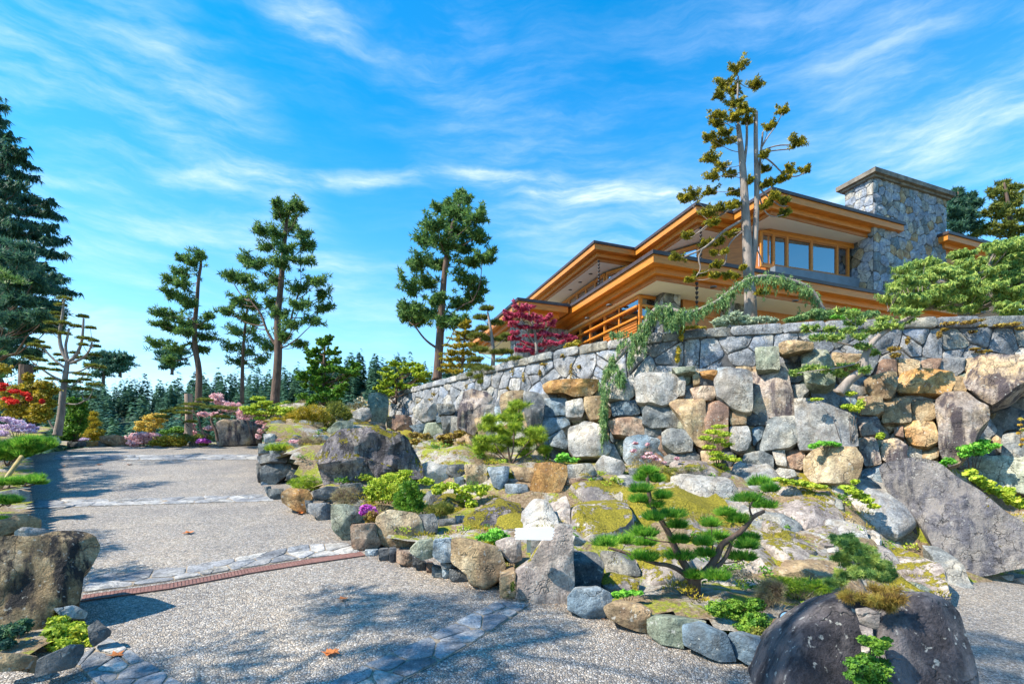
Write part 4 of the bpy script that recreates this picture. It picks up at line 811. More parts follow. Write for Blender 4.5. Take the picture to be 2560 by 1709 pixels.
    o = stone(k, poly, m, None, 'rock', 'slope' if md in ('slope',) else 'gard' if md != 'road' else 'road', Y=Y, bulge=bg_, tilt=tl, n=56 if len(poly) > 8 else 40, cuts=4 if 'face beneath' in lb else 12 if 'huge' in lb else 16 if 'striated outcrop with' in lb else 9, rough=.15 if 'striated outcrop with' in lb else .10 if 'huge' in lb else .07, label=lb, cat='rock', thick=.5)
# cracked bedrock between the larger rocks
for nm_, lb_, x0, x1, y0, y1, cell, mats_, sd_ in [('bedrock_slope', 'broad cracked pale bedrock slope with moss in its joints behind the bonsai pine', -.2, 6.4, 4.55, 8.3, .62, 'pmwpgptwmM', 31), ('bedrock_ledge', 'dark cracked bedrock in the lower bed left of the white blank sign', -2.4, -.1, 5.6, 7.4, .5, 'uugdmuMt', 32), ('bedrock_shelf', 'low rocky shelf at the foot of the left half of the fieldstone wall', -5.6, -.6, 11.2, 16.4, .62, 'ugmtwdM', 33)]:
    br_ = thing(nm_, ((x0+x1)/2, (y0+y1)/2, .6), lb_, 'rock'); rs_b = random.Random(sd_)
    for q in voronoi(x1-x0, y1-y0, cell, seed=sd_, asp=1.2, gap=.012, jit=.5):
        c = centroid(q); cx, cy = x0+c[0], y0+c[1]
        if not inside(gpoly, np.array([cx]), np.array([cy]))[0] or cy < 4.9+.12*(cx-1)**2*0+max(0, .55-abs(cx-1.6)*.3): continue
        if nm_ == 'bedrock_slope' and cy > 6.7 and cx/cy*F+HX < 1440: continue
        if nm_ != 'bedrock_slope' and rs_b.random() < .35: continue
        if float(road(cx, cy))+.12 > float(gard(cx, cy)[0]): continue
        hgt = rs_b.uniform(-.03, .07)-(0 if nm_ == 'bedrock_slope' else .14); tx, ty = rs_b.uniform(-.14, .14), rs_b.uniform(-.08, .2)
        P = [(x0+u, y0+v, float(gard(x0+u, y0+v)[0])+hgt+tx*(u-c[0])+ty*(v-c[1])) for u, v in q]
        me = stone_mesh('rock_slab', P, .35, .16, n=22, rings=(1, .95, .84, .66, .45, .22), rough=.07, cuts=6, rq=.1, flat=3.5)
        link('rock_slab', me, RK[rs_b.choice(mats_)], br_)
# front edging right
fe = thing('front_stone_edging', (1.6, 3.9, .2), 'row of five big edging stones below the bonsai pine', 'stone edging')
for m, poly in [('b', [(440, 1010), (480, 960), (620, 945), (710, 990), (715, 1030), (665, 1155), (560, 1150), (440, 1090)]), ('t', [(670, 1080), (740, 1040), (900, 1060), (970, 1100), (960, 1250), (860, 1220), (700, 1150)]), ('n', [(950, 1160), (990, 1135), (1180, 1150), (1330, 1180), (1190, 1260), (1180, 1335), (1030, 1310), (955, 1250)]),
 ('b', [(1180, 1200), (1280, 1180), (1460, 1260), (1520, 1430), (1400, 1420), (1190, 1320)]), ('b', [(1475, 1260), (1540, 1250), (1760, 1310), (1775, 1440), (1720, 1475), (1620, 1460), (1500, 1380)])]:
    stone('d4', poly, m, fe, 'edging_stone', 'road', bulge=.22, tilt=.45, n=48, cuts=11, thick=.3)
for k, poly, m, lb in [('d4', [(1040, 1050), (1080, 1040), (1310, 1060), (1340, 1100), (1290, 1130), (1150, 1110)], 'b', 'flat grey stepping stone in the moss below the bonsai pine'), ('d7', [(200, 1060), (330, 1065), (420, 1100), (350, 1150), (230, 1120)], 'n', 'flat slab under the spotlight')]:
    stone(k, poly, m, None, 'rock', 'slope', tilt=.95, bulge=.16, label=lb, cat='rock')
# black boulder in two halves with a wedge of small stones
bb = thing('black_boulder', (2.0, 3.0, 0), 'huge smooth black boulder split in two halves at the lower right', 'boulder')
stone('d7', [(215, 1640), (235, 1500), (280, 1300), (380, 1130), (500, 1020), (650, 935), (760, 940), (800, 1100), (825, 1380), (810, 1700), (220, 1720)], 'k', bb, 'boulder_half', 'gard', Y=2.92, tilt=1.0, bulge=.34, n=64, cuts=1, thick=.5, rough=.035, facing=False)
stone('d7', [(805, 1700), (830, 1400), (850, 1180), (930, 1050), (1100, 930), (1250, 940), (1350, 1000), (1410, 1080), (1470, 1300), (1520, 1480), (1545, 1640), (1545, 1720)], 'k', bb, 'boulder_half', 'gard', Y=2.90, tilt=1.0, bulge=.34, n=64, cuts=1, thick=.5, rough=.035, facing=False)
for poly, m in [([(778, 1040), (860, 1030), (960, 1075), (945, 1170), (920, 1185), (810, 1140)], 'p'), ([(805, 1150), (900, 1180), (910, 1240), (830, 1230)], 'p'), ([(815, 1235), (910, 1240), (900, 1300), (820, 1290)], 'w'), ([(820, 1300), (890, 1305), (870, 1370), (825, 1370)], 'p')]:
    stone('d7', poly, m, bb, 'wedge_stone', 'gard', Y=2.66, tilt=.8, bulge=.12, n=28, cuts=5, thick=.1)
# left side stones
for poly, m, Y, tl, lb, bg_ in [
 ([(-60, 700), (80, 690), (200, 700), (330, 670), (480, 655), (550, 690), (575, 760), (540, 860), (500, 900), (480, 1000), (460, 1090), (330, 1110), (300, 1200), (160, 1290), (-60, 1300)], 'S', 3.62, .9, 'massive streaked tan boulder at the left edge in front of the drain', .13),
 ([(90, 660), (140, 635), (290, 645), (300, 680), (100, 695)], 'w', 5.0, 1, 'white flat stone on top behind the massive left boulder', .15), ([(-20, 600), (160, 555), (240, 590), (235, 640), (100, 660), (-20, 700)], 't', 5.7, .8, 'mossy brown stone left of the drive, third from the grassy pine', .2),
 ([(-20, 430), (80, 415), (180, 425), (190, 510), (100, 580), (-20, 590)], 'g', 7.1, .7, 'grey layered stone left of the drive under the middle pine tuft', .2), ([(-20, 330), (130, 325), (140, 350), (60, 375), (-20, 375)], 't', 8.6, .8, 'flat brown stone crossed by the bamboo pole', .2),
 ([(20, 260), (160, 258), (165, 300), (150, 330), (30, 330)], 'd', 9.8, .6, 'dark square stone under the grassy pine', .2), ([(115, 95), (200, 85), (270, 95), (275, 130), (180, 140), (115, 130)], 'w', 15.0, .7, 'white stone left of the crest of the drive', .2),
 ([(268, 95), (350, 100), (365, 130), (330, 150), (270, 140)], 'w', 14.6, .7, 'white-grey stone touching the crest of the drive', .2), ([(-30, 1390), (130, 1385), (230, 1410), (215, 1510), (100, 1490), (-30, 1500)], 't', 3.0, .5, 'long tan kerb stone at the lower left corner', .18),
 ([(225, 1430), (420, 1335), (490, 1340), (495, 1390), (440, 1470), (300, 1500), (210, 1530)], 'd', 3.0, .5, 'dark kerb stone below the lime green shrub', .2), ([(520, 1230), (580, 1185), (660, 1250), (660, 1280), (560, 1350), (535, 1330)], 'd', 3.4, .5, 'dark wedge-shaped stone right of the lime green shrub', .2),
 ([(320, 1120), (440, 1100), (520, 1140), (500, 1175), (380, 1180)], 'b', 3.7, .9, 'low blue-grey stone at the foot of the massive left boulder', .15)]:
    stone('d1', poly, m, None, 'rock', 'gard', Y=Y, bulge=bg_, tilt=tl, n=60 if 'massive' in lb else 40, cuts=8, label=lb, cat='rock', rough=.06, thick=None if 'massive' not in lb else .7)
for k, poly, m, lb in [('c2', [(780, 1225), (880, 1210), (990, 1230), (995, 1300), (900, 1303), (790, 1260)], 't', 'rounded tan rock at the crest left of the pink flowering shrub'), ('c2', [(530, 1265), (680, 1260), (680, 1303), (530, 1303)], 'g', 'low grey rock at the far left of the crest row'), ('c2', [(680, 1265), (775, 1262), (770, 1303), (682, 1303)], 'o', 'low ochre rock in the crest row'),
 ('c2', [(775, 1260), (860, 1255), (880, 1304), (775, 1304)], 'g', 'grey rock between ochre and tan rocks at the crest'), ('c2', [(1700, 1120), (1745, 1098), (1990, 1103), (2050, 1125), (2050, 1282), (1705, 1292)], 's', 'big flat-topped block at the right end of the crest'), ('c2', [(1478, 1270), (1540, 1255), (1562, 1302), (1480, 1302)], 'd', 'small dark rock left of the flat-topped block')]:
    stone(k, poly, m, None, 'rock', 'gard', Y=17.0, bulge=.18, tilt=.4, n=36, cuts=8, label=lb, cat='rock')
# ================================================================== paving bands and drain
def rn(P):
    c_ = np.mean(np.array(P), 0); h_ = .15; return (-(float(road(c_[0]+h_, c_[1]))-float(road(c_[0]-h_, c_[1])))/(2*h_), -(float(road(c_[0], c_[1]+h_))-float(road(c_[0], c_[1]-h_)))/(2*h_), 1)
def strip(A, B, rows, cell, seed, name='paving_stone', mats=('f', 'f', 'f', 'y'), off=.012):
    """A, B: matching edge lines (px) of a band lying on the drive"""
    a3 = [onroad(*p) for p in A]; b3 = [onroad(*p) for p in B]; ln = sum((a3[i+1]-a3[i]).length for i in range(len(a3)-1)); w = np.mean([(p-q).length for p, q in zip(a3, b3)])
    sA = np.linspace(0, 1, len(a3))
    def mp_(s, t):
        u = s/ln; x = [(1-t/w)*np.interp(u, sA, [p[k] for p in a3])+(t/w)*np.interp(u, sA, [p[k] for p in b3]) for k in (0, 1)]
        return (x[0], x[1], float(road(x[0], x[1]))+off)
    rs = random.Random(seed)
    # joint bed
    n = 24; V = []; 
    for i in range(n+1): V += [tuple(np.array(mp_(ln*i/n, 0))-(0, 0, off-.004)), tuple(np.array(mp_(ln*i/n, w))-(0, 0, off-.004))]
    o = link(name+'_joint', mesh_py('j', V, [(2*i, 2*i+1, 2*i+3, 2*i+2) for i in range(n)]), JOINT, drive); 
    for q in voronoi(ln, w, cell, seed=seed, asp=1.45, gap=.008, rows=rows, jit=.36):
        P = [mp_(*p) for p in q]; me = stone_mesh(name, P, .02, .02, n=18, rings=(1, .96, .86, .6, .3), rough=.01, cuts=1, nrm=rn(P), rnd=1, back=False, rq=.08); link(name, me, RK[rs.choice(mats)], drive)
JOINT = plain('sandy_joint', (.27, .22, .16), .95, .4, 40, bs=.6)
strip([(140, 1137), (400, 1138), (655, 1136)], [(128, 1149), (400, 1150), (655, 1149)], 2, .42, 3, off=.014)
strip([(86, 1250), (300, 1248), (500, 1241), (660, 1236)], [(80, 1271), (300, 1264), (500, 1258), (690, 1253)], 2, .27, 4)
strip([(225, 1440), (430, 1422), (620, 1392), (760, 1362), (870, 1358)], [(205, 1482), (430, 1452), (600, 1424), (750, 1398), (905, 1384)], 2, .17, 9)
strip([(905, 1665), (1080, 1590), (1190, 1530), (1245, 1502)], [(1020, 1700), (1150, 1630), (1260, 1560), (1325, 1515)], 2, .17, 6)
strip([(770, 1740), (830, 1710), (905, 1665)], [(870, 1785), (930, 1745), (1020, 1700)], 2, .17, 16)
strip([(275, 1595), (360, 1650), (455, 1712), (540, 1760)], [(180, 1655), (235, 1712), (300, 1765), (380, 1830)], 3, .19, 13)
# rusty trench drain
A = [onroad(205, 1500, .012), onroad(420, 1468, .012), onroad(620, 1430, .012), onroad(780, 1404, .012), onroad(908, 1386, .012)]
dr = thing('trench_drain', A[2], 'rusty slotted trench drain across the drive', 'drain')
def dpt(u, o=0, z=0):
    k = np.linspace(0, 1, 5); p = [float(np.interp(u, k, [a[i] for a in A])) for i in range(2)]; t = (A[-1]-A[0]).normalized(); return Vector((p[0]+t.y*o, p[1]-t.x*o, float(road(p[0]+t.y*o, p[1]-t.x*o))+.006+z))
wdr = .15; nb = 90
me_ = None; base = MB(); 
V = []
for i in range(33): V += [tuple(dpt(i/32, -wdr*.5, .0)), tuple(dpt(i/32, wdr*.5, .0))]
link('drain_channel', mesh_py('c', V, [(2*i, 2*i+1, 2*i+3, 2*i+2) for i in range(32)]), IRON, dr)
for sd in (-1, 1):
    m_ = MB()
    for i in range(16): m_.bar(dpt(i/16, sd*wdr*.52, .004), dpt((i+1)/16, sd*wdr*.52, .004), .014, .010)
    m_.build('drain_rim', RUST, dr)
for i in range(nb):
    u = (i+.5)/nb; MB().bar(dpt(u, -wdr*.47, .003), dpt(u, wdr*.47, .003), .024, .010).build('grate_bar', RUST, dr)
# ================================================================== plants
def unit(v): return v/(np.linalg.norm(v, axis=-1, keepdims=True)+1e-9)
def leaves(pads, n, L_, w, kind='leaf', seed=0):
    """pads (k,6): centre and radii in metres; n: leaves per pad (or array). Returns vertices, faces"""
    rs = np.random.default_rng(seed); pads = np.asarray(pads, float); k = len(pads)
    nn = np.broadcast_to(n, (k,)).astype(int); idx = np.repeat(np.arange(k), nn); m = len(idx)
    d = unit(rs.normal(size=(m, 3)))
    if kind in ('pad',): d[:, 2] = np.abs(d[:, 2])*.9-.12
    r = rs.uniform(.25, 1, m)**(.5)
    lump = 1+.22*np.sin(d[:, 0]*5+idx*1.7)*np.cos(d[:, 2]*6+idx*2.3)+.14*np.sin(d[:, 1]*9+idx)
    C_ = pads[idx, :3]+d*pads[idx, 3:]*(r*lump)[:, None]
    if kind == 'leaf':
        nr = unit(d*.6+rs.normal(size=(m, 3))*.6+[0, 0, .5]); t = unit(np.cross(nr, rs.normal(size=(m, 3)))); b = np.cross(nr, t)
        s = rs.uniform(.6, 1.3, m)[:, None]
        V = np.stack([C_-t*L_*.5*s, C_+b*w*.5*s, C_+t*L_*.5*s, C_-b*w*.5*s], 1); return V.reshape(-1, 3), np.arange(m*4).reshape(-1, 4)
    if kind == 'droop': ax = unit(d*.5+rs.normal(size=(m, 3))*.35+[0, 0, -.9])
    elif kind == 'pad': ax = unit(d*[.8, .8, .3]+rs.normal(size=(m, 3))*.25+[0, 0, .75])
    elif kind == 'tuft': ax = unit(d+rs.normal(size=(m, 3))*.55+[0, 0, .25])
    else: ax = unit(d*[1, 1, .4]+rs.normal(size=(m, 3))*.5)
    sd = unit(np.cross(ax, rs.normal(size=(m, 3)))); s = rs.uniform(.6, 1.25, m)[:, None]
    V = np.stack([C_-sd*w*.5*s, C_+sd*w*.5*s, C_+ax*L_*s], 1); return V.reshape(-1, 3), np.arange(m*3).reshape(-1, 3)
def crown(name, pads, n, L_, w, kind, m, parent, seed=0):
    V, Fc = leaves(pads, n, L_, w, kind, seed); return link(name, mesh_np(name, V, Fc), LF[m] if isinstance(m, str) else m, parent)
def pxpads(key, pads, Y, jit=0.0, deep=.8, seed=0):
    rs = random.Random(seed); out = []
    s = CR[key][2]
    for p in pads:
        x, y = cv(key, p[0], p[1]); yy = (Y(x, y) if callable(Y) else Y)+rs.uniform(-jit, jit); c = at(x, y, yy); rx, rz = p[2]/s/F*yy, p[3]/s/F*yy; out.append((c.x, c.y, c.z, rx, max(rx, rz)*deep, rz))
    return out
def polyl(key, pts, Y):
    """pts (x, y[, dY])"""
    return [at(*cv(key, p[0], p[1]), (Y(*cv(key, p[0], p[1])) if callable(Y) else Y)+(p[2] if len(p) > 2 else 0)) for p in pts]
def smooth_line(P, it=2):
    P = [Vector(p) for p in P]
    for _ in range(it):
        Q = [P[0]]
        for a, b in zip(P[:-1], P[1:]): Q += [a*.75+b*.25, a*.25+b*.75]
        Q.append(P[-1]); P = Q
    return P
def limb(mb, P, r0, r1, it=2, n=7, wob=0.0):
    P = smooth_line(P, it); k = len(P)
    if wob: P = [p+Vector((mn.noise(p*2.1), mn.noise(p*2.1+Vector((5, 1, 2))), mn.noise(p*2.3+Vector((1, 9, 2)))))*wob*(.2+i/k) for i, p in enumerate(P)]
    mb.tube(P, [r0+(r1-r0)*(i/(k-1))**.85 for i in range(k)], n)
def fingers(P, rs, size=1.0):
    """breaks every pad into short up-curving sprays made of small puffs"""
    out = []
    for p in P:
        g0 = min(p[3], p[5]*1.7)
        for _ in range(max(4, int(8*size))):
            a = rs.uniform(0, 6.283); l = rs.uniform(.55, 1.25); dx, dy, dz = math.cos(a)*p[3]*l, math.sin(a)*p[4]*l, rs.uniform(-.5, .8)*p[5]; up = rs.uniform(.0, .5)*p[5]
            for t_ in (.25, .5, .75, 1.0):
                g = g0*rs.uniform(.16, .34)*(1.15-.5*t_); out.append((p[0]+dx*t_, p[1]+dy*t_, p[2]+dz*t_+up*t_*t_, g, g, g*rs.uniform(.6, 1.1)))
    return out
def tree(name, label, cat, key, trunk, pads, Y, r=(.25, .06), leaf='fir', kind='tuft', n=260, L_=.16, w=.035, bark=None, jit=.7, separate=False, group=None, rise=.35, blimbs=True, seed=1, limbs=(), deep=.8, pname='foliage', rb=.05, size=1.0, pscale=(1, 1)):
    T = smooth_line(polyl(key, trunk, Y), 2); t = thing(name, T[0], label, cat, group); bark = bark or BARK; r = (r[0]*(.46 if leaf == 'fir' else .58), r[1]*.5); rb = rb*.7; limbs = [(a_, b_*.55, c_*.55) for a_, b_, c_ in limbs]
    tm = MB(); k = len(T); tm.tube(T, [(r[0]+(r[1]-r[0])*(i/(k-1)))*(1.25 if i == 0 else 1) for i in range(k)], 12); tm.build('trunk', bark, t, True)
    P = pxpads(key, [(q_[0], q_[1], q_[2]*pscale[0], q_[3]*pscale[1]) for q_ in pads], Y, jit, deep, seed); bm = MB(); rs = random.Random(seed); allp = list(T)
    for (pl, r0, r1) in limbs:
        Q = smooth_line(polyl(key, pl, Y)); allp += Q[2:]; limb(bm, Q, r0, r1, 0)
    if blimbs:
        for p in P:
            c = Vector(p[:3]); best = min(allp, key=lambda q: (q-c).length+max(0, (q.z-(c.z-rise*(q-c).xy.length)))*2.2)
            d = (best-c).length
            if d < .02: continue
            mid = best*.5+c*.5-Vector((0, 0, d*.10)); q2 = best*.2+c*.8-Vector((0, 0, d*.04))
            limb(bm, [best, best*.75+mid*.25-Vector((0, 0, d*.03)), mid, q2, c], max(rb*.45, min(rb*1.6, d*.03*rb/.05)), rb*.2, 1, 6, .05*d)
    if bm.V: bm.build('branch', bark, t, True)
    if separate:
        for i, p in enumerate(P):
            if kind == 'pad': crown('foliage_pad', [p], n, L_, w, kind, leaf, t, seed+i)
            else: crown('foliage_pad', fingers([p], rs, 1.6), max(5, int(n/34)), L_, w, kind, leaf, t, seed+i)
    else:
        P2 = fingers(P, rs, size)
        if leaf in ('fir', 'dark'):                      # loose sprays along the branches break up the pads
            for p in P:
                b_ = min(T, key=lambda q: (q-Vector(p[:3])).length)
                for _ in range(4):
                    f = rs.uniform(.25, 1.15); sp = p[3]*.6; c_ = b_.lerp(Vector(p[:3]), f)+Vector((rs.uniform(-sp, sp), rs.uniform(-sp, sp), rs.uniform(-.9, .9)*p[5])); g = p[3]*rs.uniform(.12, .26); P2.append((*c_, g, g, g*.7))
        crown(pname, P2, max(6, int(n/20)), L_, w, kind, leaf, t, seed)
    return t
def fill(key, poly, n, rx, rz, seed=0):
    q = poly; xs_ = [p[0] for p in q]; ys_ = [p[1] for p in q]; rs = np.random.default_rng(seed); out = []
    while len(out) < n:
        x, y = rs.uniform(min(xs_), max(xs_)), rs.uniform(min(ys_), max(ys_))
        if inside(q, np.array([x]), np.array([y]))[0]: f = rs.uniform(.6, 1.3); out.append((x, y, rx*f, rz*f))
    return out
# ---- firs and pines against the sky
tree('fir_tree', 'slim leaning one-sided fir, leftmost of the three tall trees against the sky', 'tree', 'o', [(455, 925), (458, 850), (447, 800), (446, 750), (452, 690), (455, 640), (463, 600), (455, 575)],
 [(460, 588, 20, 9), (422, 598, 16, 12), (440, 605, 14, 9), (412, 625, 20, 10), (400, 645, 22, 10), (425, 655, 18, 10), (392, 675, 18, 12), (415, 690, 20, 11), (435, 700, 14, 10), (365, 718, 20, 9), (400, 728, 22, 9), (430, 745, 22, 10), (470, 750, 25, 8), (368, 745, 20, 8), (395, 757, 20, 7), (425, 765, 22, 8), (470, 775, 22, 8), (368, 792, 28, 9), (400, 802, 22, 8), (388, 830, 14, 7), (455, 800, 18, 8), (480, 728, 10, 6)],
 21, r=(.30, .06), leaf='fir', n=430, L_=.16, w=.045, jit=.9, pscale=(1, 1.55), seed=3, rise=-.3, deep=.9)
tree('fir_tree', 'broad open-crowned fir with reddish trunk, middle of the three tall trees', 'tree', 'o', [(630, 925), (640, 800), (635, 740), (645, 650), (652, 560), (658, 500), (665, 468)],
 [(668, 475, 20, 12), (636, 470, 10, 8), (645, 492, 20, 10), (690, 480, 16, 8), (600, 530, 20, 8), (632, 536, 22, 12), (668, 520, 22, 13), (694, 540, 20, 12), (620, 568, 25, 10), (655, 575, 22, 12), (705, 565, 25, 9), (560, 600, 24, 14), (592, 610, 22, 10), (640, 605, 22, 12), (690, 600, 28, 10), (528, 636, 25, 8), (560, 645, 22, 10), (590, 660, 28, 12), (630, 645, 22, 12), (725, 648, 28, 12), (685, 665, 30, 12), (742, 680, 22, 11), (545, 690, 30, 10), (585, 705, 30, 12), (625, 700, 24, 10), (690, 705, 30, 12), (745, 708, 25, 9), (520, 715, 25, 9), (640, 725, 18, 10), (680, 745, 30, 9), (655, 775, 18, 8), (720, 738, 22, 8), (690, 790, 14, 6), (570, 735, 24, 8)],
 19.5, r=(.38, .06), leaf='fir', n=470, L_=.16, w=.045, jit=1.1, pscale=(1, 1.55), seed=4, deep=.9, limbs=[([(632, 790), (612, 760), (600, 720), (575, 690)], .12, .05), ([(640, 770), (665, 745), (675, 700), (690, 660)], .10, .04)])
tree('pine_tree', 'thin dark pine leaning between the two left tall firs', 'tree', 'o', [(555, 925), (556, 850), (558, 790), (568, 700), (575, 650)], [(560, 765, 28, 12), (590, 780, 26, 11), (530, 795, 22, 10), (575, 810, 30, 10), (545, 830, 22, 8), (600, 830, 26, 12), (585, 740, 24, 12), (620, 800, 22, 10), (540, 760, 20, 8)],
 22, r=(.2, .05), leaf='fir', n=300, L_=.16, w=.05, jit=.8, pscale=(1, 1.55), seed=5, deep=.9)
tree('fir_tree', 'dense tall fir with thick dark trunk standing at the left end of the wall', 'tree', 'o', [(1003, 872), (1010, 760), (1015, 680), (1022, 600), (1035, 520), (1058, 462)],
 [(1060, 460, 22, 12), (1015, 480, 25, 14), (1050, 490, 28, 18), (1093, 500, 25, 20), (1000, 522, 30, 16), (1045, 530, 30, 18), (1090, 545, 28, 16), (975, 555, 28, 14), (1020, 565, 28, 16), (1060, 572, 26, 14), (962, 605, 30, 12), (1005, 610, 25, 12), (1075, 600, 30, 10), (1112, 595, 26, 12), (940, 662, 26, 20), (985, 652, 25, 12), (1000, 690, 20, 10), (1072, 645, 26, 14), (1092, 668, 22, 16), (940, 712, 28, 12), (980, 722, 28, 12), (1055, 700, 22, 10), (1085, 690, 20, 10), (1025, 742, 26, 10), (1055, 742, 20, 10), (960, 740, 20, 8), (930, 725, 18, 10)],
 17.5, r=(.36, .06), leaf='fir', n=520, L_=.15, w=.05, jit=1.0, pscale=(1, 1.55), seed=6, size=1.6, deep=.9, limbs=[([(1005, 800), (975, 780), (950, 745)], .09, .04), ([(1012, 740), (1060, 700), (1085, 690)], .06, .03)])
# ---- big dark conifers at the left edge
lay = []
rs_ = random.Random(5)
ED = [(240, 5), (290, 28), (330, 45), (360, 85), (400, 78), (440, 98), (480, 120), (500, 152), (540, 158), (570, 162), (610, 130), (650, 160), (670, 168), (720, 150), (760, 110), (800, 100), (850, 80)]
for i, y in enumerate(range(262, 850, 29)):
    xr = np.interp(y, [e[0] for e in ED], [e[1] for e in ED])*(1.0 if i % 3 else .82)
    x = -60
    while x < xr-10: lay.append((x, y-18*(1-x/max(xr, 20))+rs_.uniform(-5, 5), rs_.uniform(16, 26), rs_.uniform(6, 10))); x += rs_.uniform(16, 26)
tree('conifer_tree', 'very tall dark conifer with drooping layered branches at the left edge', 'tree', 'o', [(-20, 880), (-18, 600), (-15, 400), (-12, 235)], lay, 25, r=(.7, .08), leaf='dark', kind='droop', n=240, L_=.30, w=.06, jit=1.5, seed=8, rise=-.2, deep=1.2, rb=.035)
tree('conifer_tree', 'lower bushy dark green pine before the very tall left conifer', 'tree', 'o', [(-15, 900), (-10, 700), (0, 560)], fill('o', [(-40, 560), (20, 540), (60, 570), (85, 620), (110, 640), (100, 690), (130, 720), (120, 790), (60, 830), (-40, 830)], 42, 24, 13, 3), 20, r=(.3, .06), leaf='dark', kind='tuft', n=420, L_=.22, w=.045, jit=1.3, seed=9, deep=1)
# ---- cloud-pruned tree, left
tree('clipped_pine_tree', 'bare-limbed cloud-pruned tree with upright candelabra branches left of the drive crest', 'tree', 'c2', [(450, 1215), (480, 1050), (490, 900), (520, 700), (532, 615)],
 [(505, 150, 46, 16), (480, 200, 35, 10), (475, 297, 32, 12), (505, 340, 38, 12), (398, 340, 32, 9), (440, 265, 30, 10), (405, 400, 35, 13), (510, 425, 34, 13), (600, 365, 38, 10), (655, 290, 32, 13), (712, 378, 28, 9), (665, 460, 48, 11), (740, 480, 24, 12), (750, 522, 28, 8), (740, 592, 34, 9), (652, 510, 28, 9), (640, 615, 38, 13), (590, 575, 28, 9), (500, 635, 30, 10), (345, 530, 38, 14), (310, 488, 25, 9), (265, 512, 34, 9), (300, 630, 55, 12), (230, 610, 28, 8), (420, 665, 24, 9), (440, 710, 32, 10), (722, 675, 38, 13), (790, 687, 28, 11), (650, 742, 48, 11), (560, 652, 26, 8), (668, 785, 34, 9), (580, 800, 48, 12), (740, 825, 48, 14), (640, 860, 65, 14), (510, 800, 28, 9), (340, 700, 40, 12), (460, 590, 25, 9), (410, 780, 40, 10), (700, 920, 40, 12)],
 15.8, r=(.20, .10), leaf='olive', kind='pad', pscale=(1.15, 1.35), n=800, L_=.06, w=.022, bark=BARKG, jit=.4, separate=True, seed=11, rb=.045,
 limbs=[([(532, 640), (480, 545), (462, 440), (475, 360), (490, 270), (500, 165)], .13, .05), ([(528, 620), (510, 520), (530, 440), (540, 380)], .09, .05), ([(540, 640), (600, 590), (640, 490), (650, 400), (655, 300)], .11, .05), ([(550, 650), (640, 620), (700, 560), (722, 485)], .09, .04),
  ([(515, 690), (440, 640), (380, 580), (345, 535)], .08, .04), ([(495, 790), (420, 760), (330, 700), (250, 640)], .08, .04), ([(530, 725), (620, 720), (690, 680), (730, 678)], .06, .03), ([(520, 835), (580, 830), (640, 760)], .05, .03), ([(490, 960), (600, 980), (690, 930)], .05, .03), ([(440, 1190), (390, 1120), (370, 1050)], .06, .03)])
# ---- tall clipped cypress on the terrace
tree('clipped_cypress_tree', 'tall twin-trunked pom-pom clipped cypress rising in front of the house', 'tree', 'c5', [(622, 1560), (618, 1400), (608, 1250), (598, 1060), (590, 900), (578, 700), (565, 560), (550, 430)],
 [(540, 112, 50, 30), (480, 200, 50, 34), (520, 240, 40, 32), (650, 220, 46, 24), (440, 265, 30, 25), (530, 315, 42, 28), (595, 345, 40, 22), (435, 380, 38, 28), (440, 427, 38, 26), (525, 395, 40, 32), (600, 415, 32, 26), (480, 482, 38, 22), (393, 505, 30, 22), (437, 537, 36, 20), (512, 525, 34, 22), (797, 357, 28, 24), (722, 447, 32, 28), (880, 533, 46, 36), (400, 625, 52, 26), (455, 662, 38, 18), (420, 717, 48, 24), (505, 707, 34, 22), (300, 828, 58, 26), (265, 840, 38, 20), (395, 805, 34, 30), (530, 812, 34, 20), (700, 605, 26, 22), (700, 680, 24, 22), (840, 688, 30, 26), (922, 690, 24, 20), (800, 735, 38, 16), (705, 765, 32, 16), (620, 748, 18, 18), (445, 898, 34, 20), (380, 932, 42, 26), (400, 978, 40, 18), (270, 1060, 28, 26), (360, 1105, 36, 20), (505, 1040, 34, 18), (440, 1087, 28, 16), (210, 1170, 58, 22), (415, 1152, 20, 18), (425, 1217, 28, 14), (335, 1267, 30, 14), (275, 1300, 26, 12), (420, 1277, 24, 14), (487, 1277, 22, 14), (540, 1277, 24, 14), (760, 835, 26, 16), (812, 860, 28, 22), (808, 928, 28, 14), (712, 872, 22, 14), (680, 1370, 34, 18), (680, 892, 24, 14), (465, 1145, 18, 14), (580, 1232, 14, 10), (515, 890, 26, 16), (545, 870, 22, 16)],
 10.6, r=(.235, .085), leaf='cloud', kind='tuft', pscale=(1.12, 1.25), n=950, L_=.048, w=.024, bark=BARKG, jit=.45, separate=True, seed=13, rb=.028, rise=.1,
 limbs=[([(550, 440), (545, 330), (548, 230), (550, 160)], .045, .03), ([(628, 1230), (645, 1080), (655, 850), (652, 650), (648, 500), (650, 358)], .12, .07), ([(655, 860), (665, 760), (672, 640), (680, 560), (688, 470)], .07, .03), ([(585, 640), (600, 520), (597, 380)], .06, .04),
  ([(590, 955), (470, 1020), (400, 1090), (345, 1130), (250, 1168)], .06, .03), ([(345, 1130), (325, 1180), (345, 1240), (300, 1295)], .04, .02), ([(575, 880), (470, 920), (390, 980), (310, 1045)], .04, .02), ([(570, 1030), (505, 1085), (485, 1140), (480, 1215), (430, 1222)], .035, .015),
  ([(672, 580), (760, 545), (840, 543)], .03, .02), ([(675, 590), (740, 575), (850, 565)], .025, .02), ([(680, 600), (740, 640), (800, 705), (870, 725), (920, 700)], .035, .02), ([(665, 780), (720, 840), (790, 890), (830, 885)], .035, .02), ([(668, 830), (690, 910), (740, 950), (800, 935)], .035, .015), ([(680, 560), (720, 490), (760, 440), (795, 370)], .03, .015), ([(640, 1110), (670, 1150), (685, 1210)], .03, .02)])
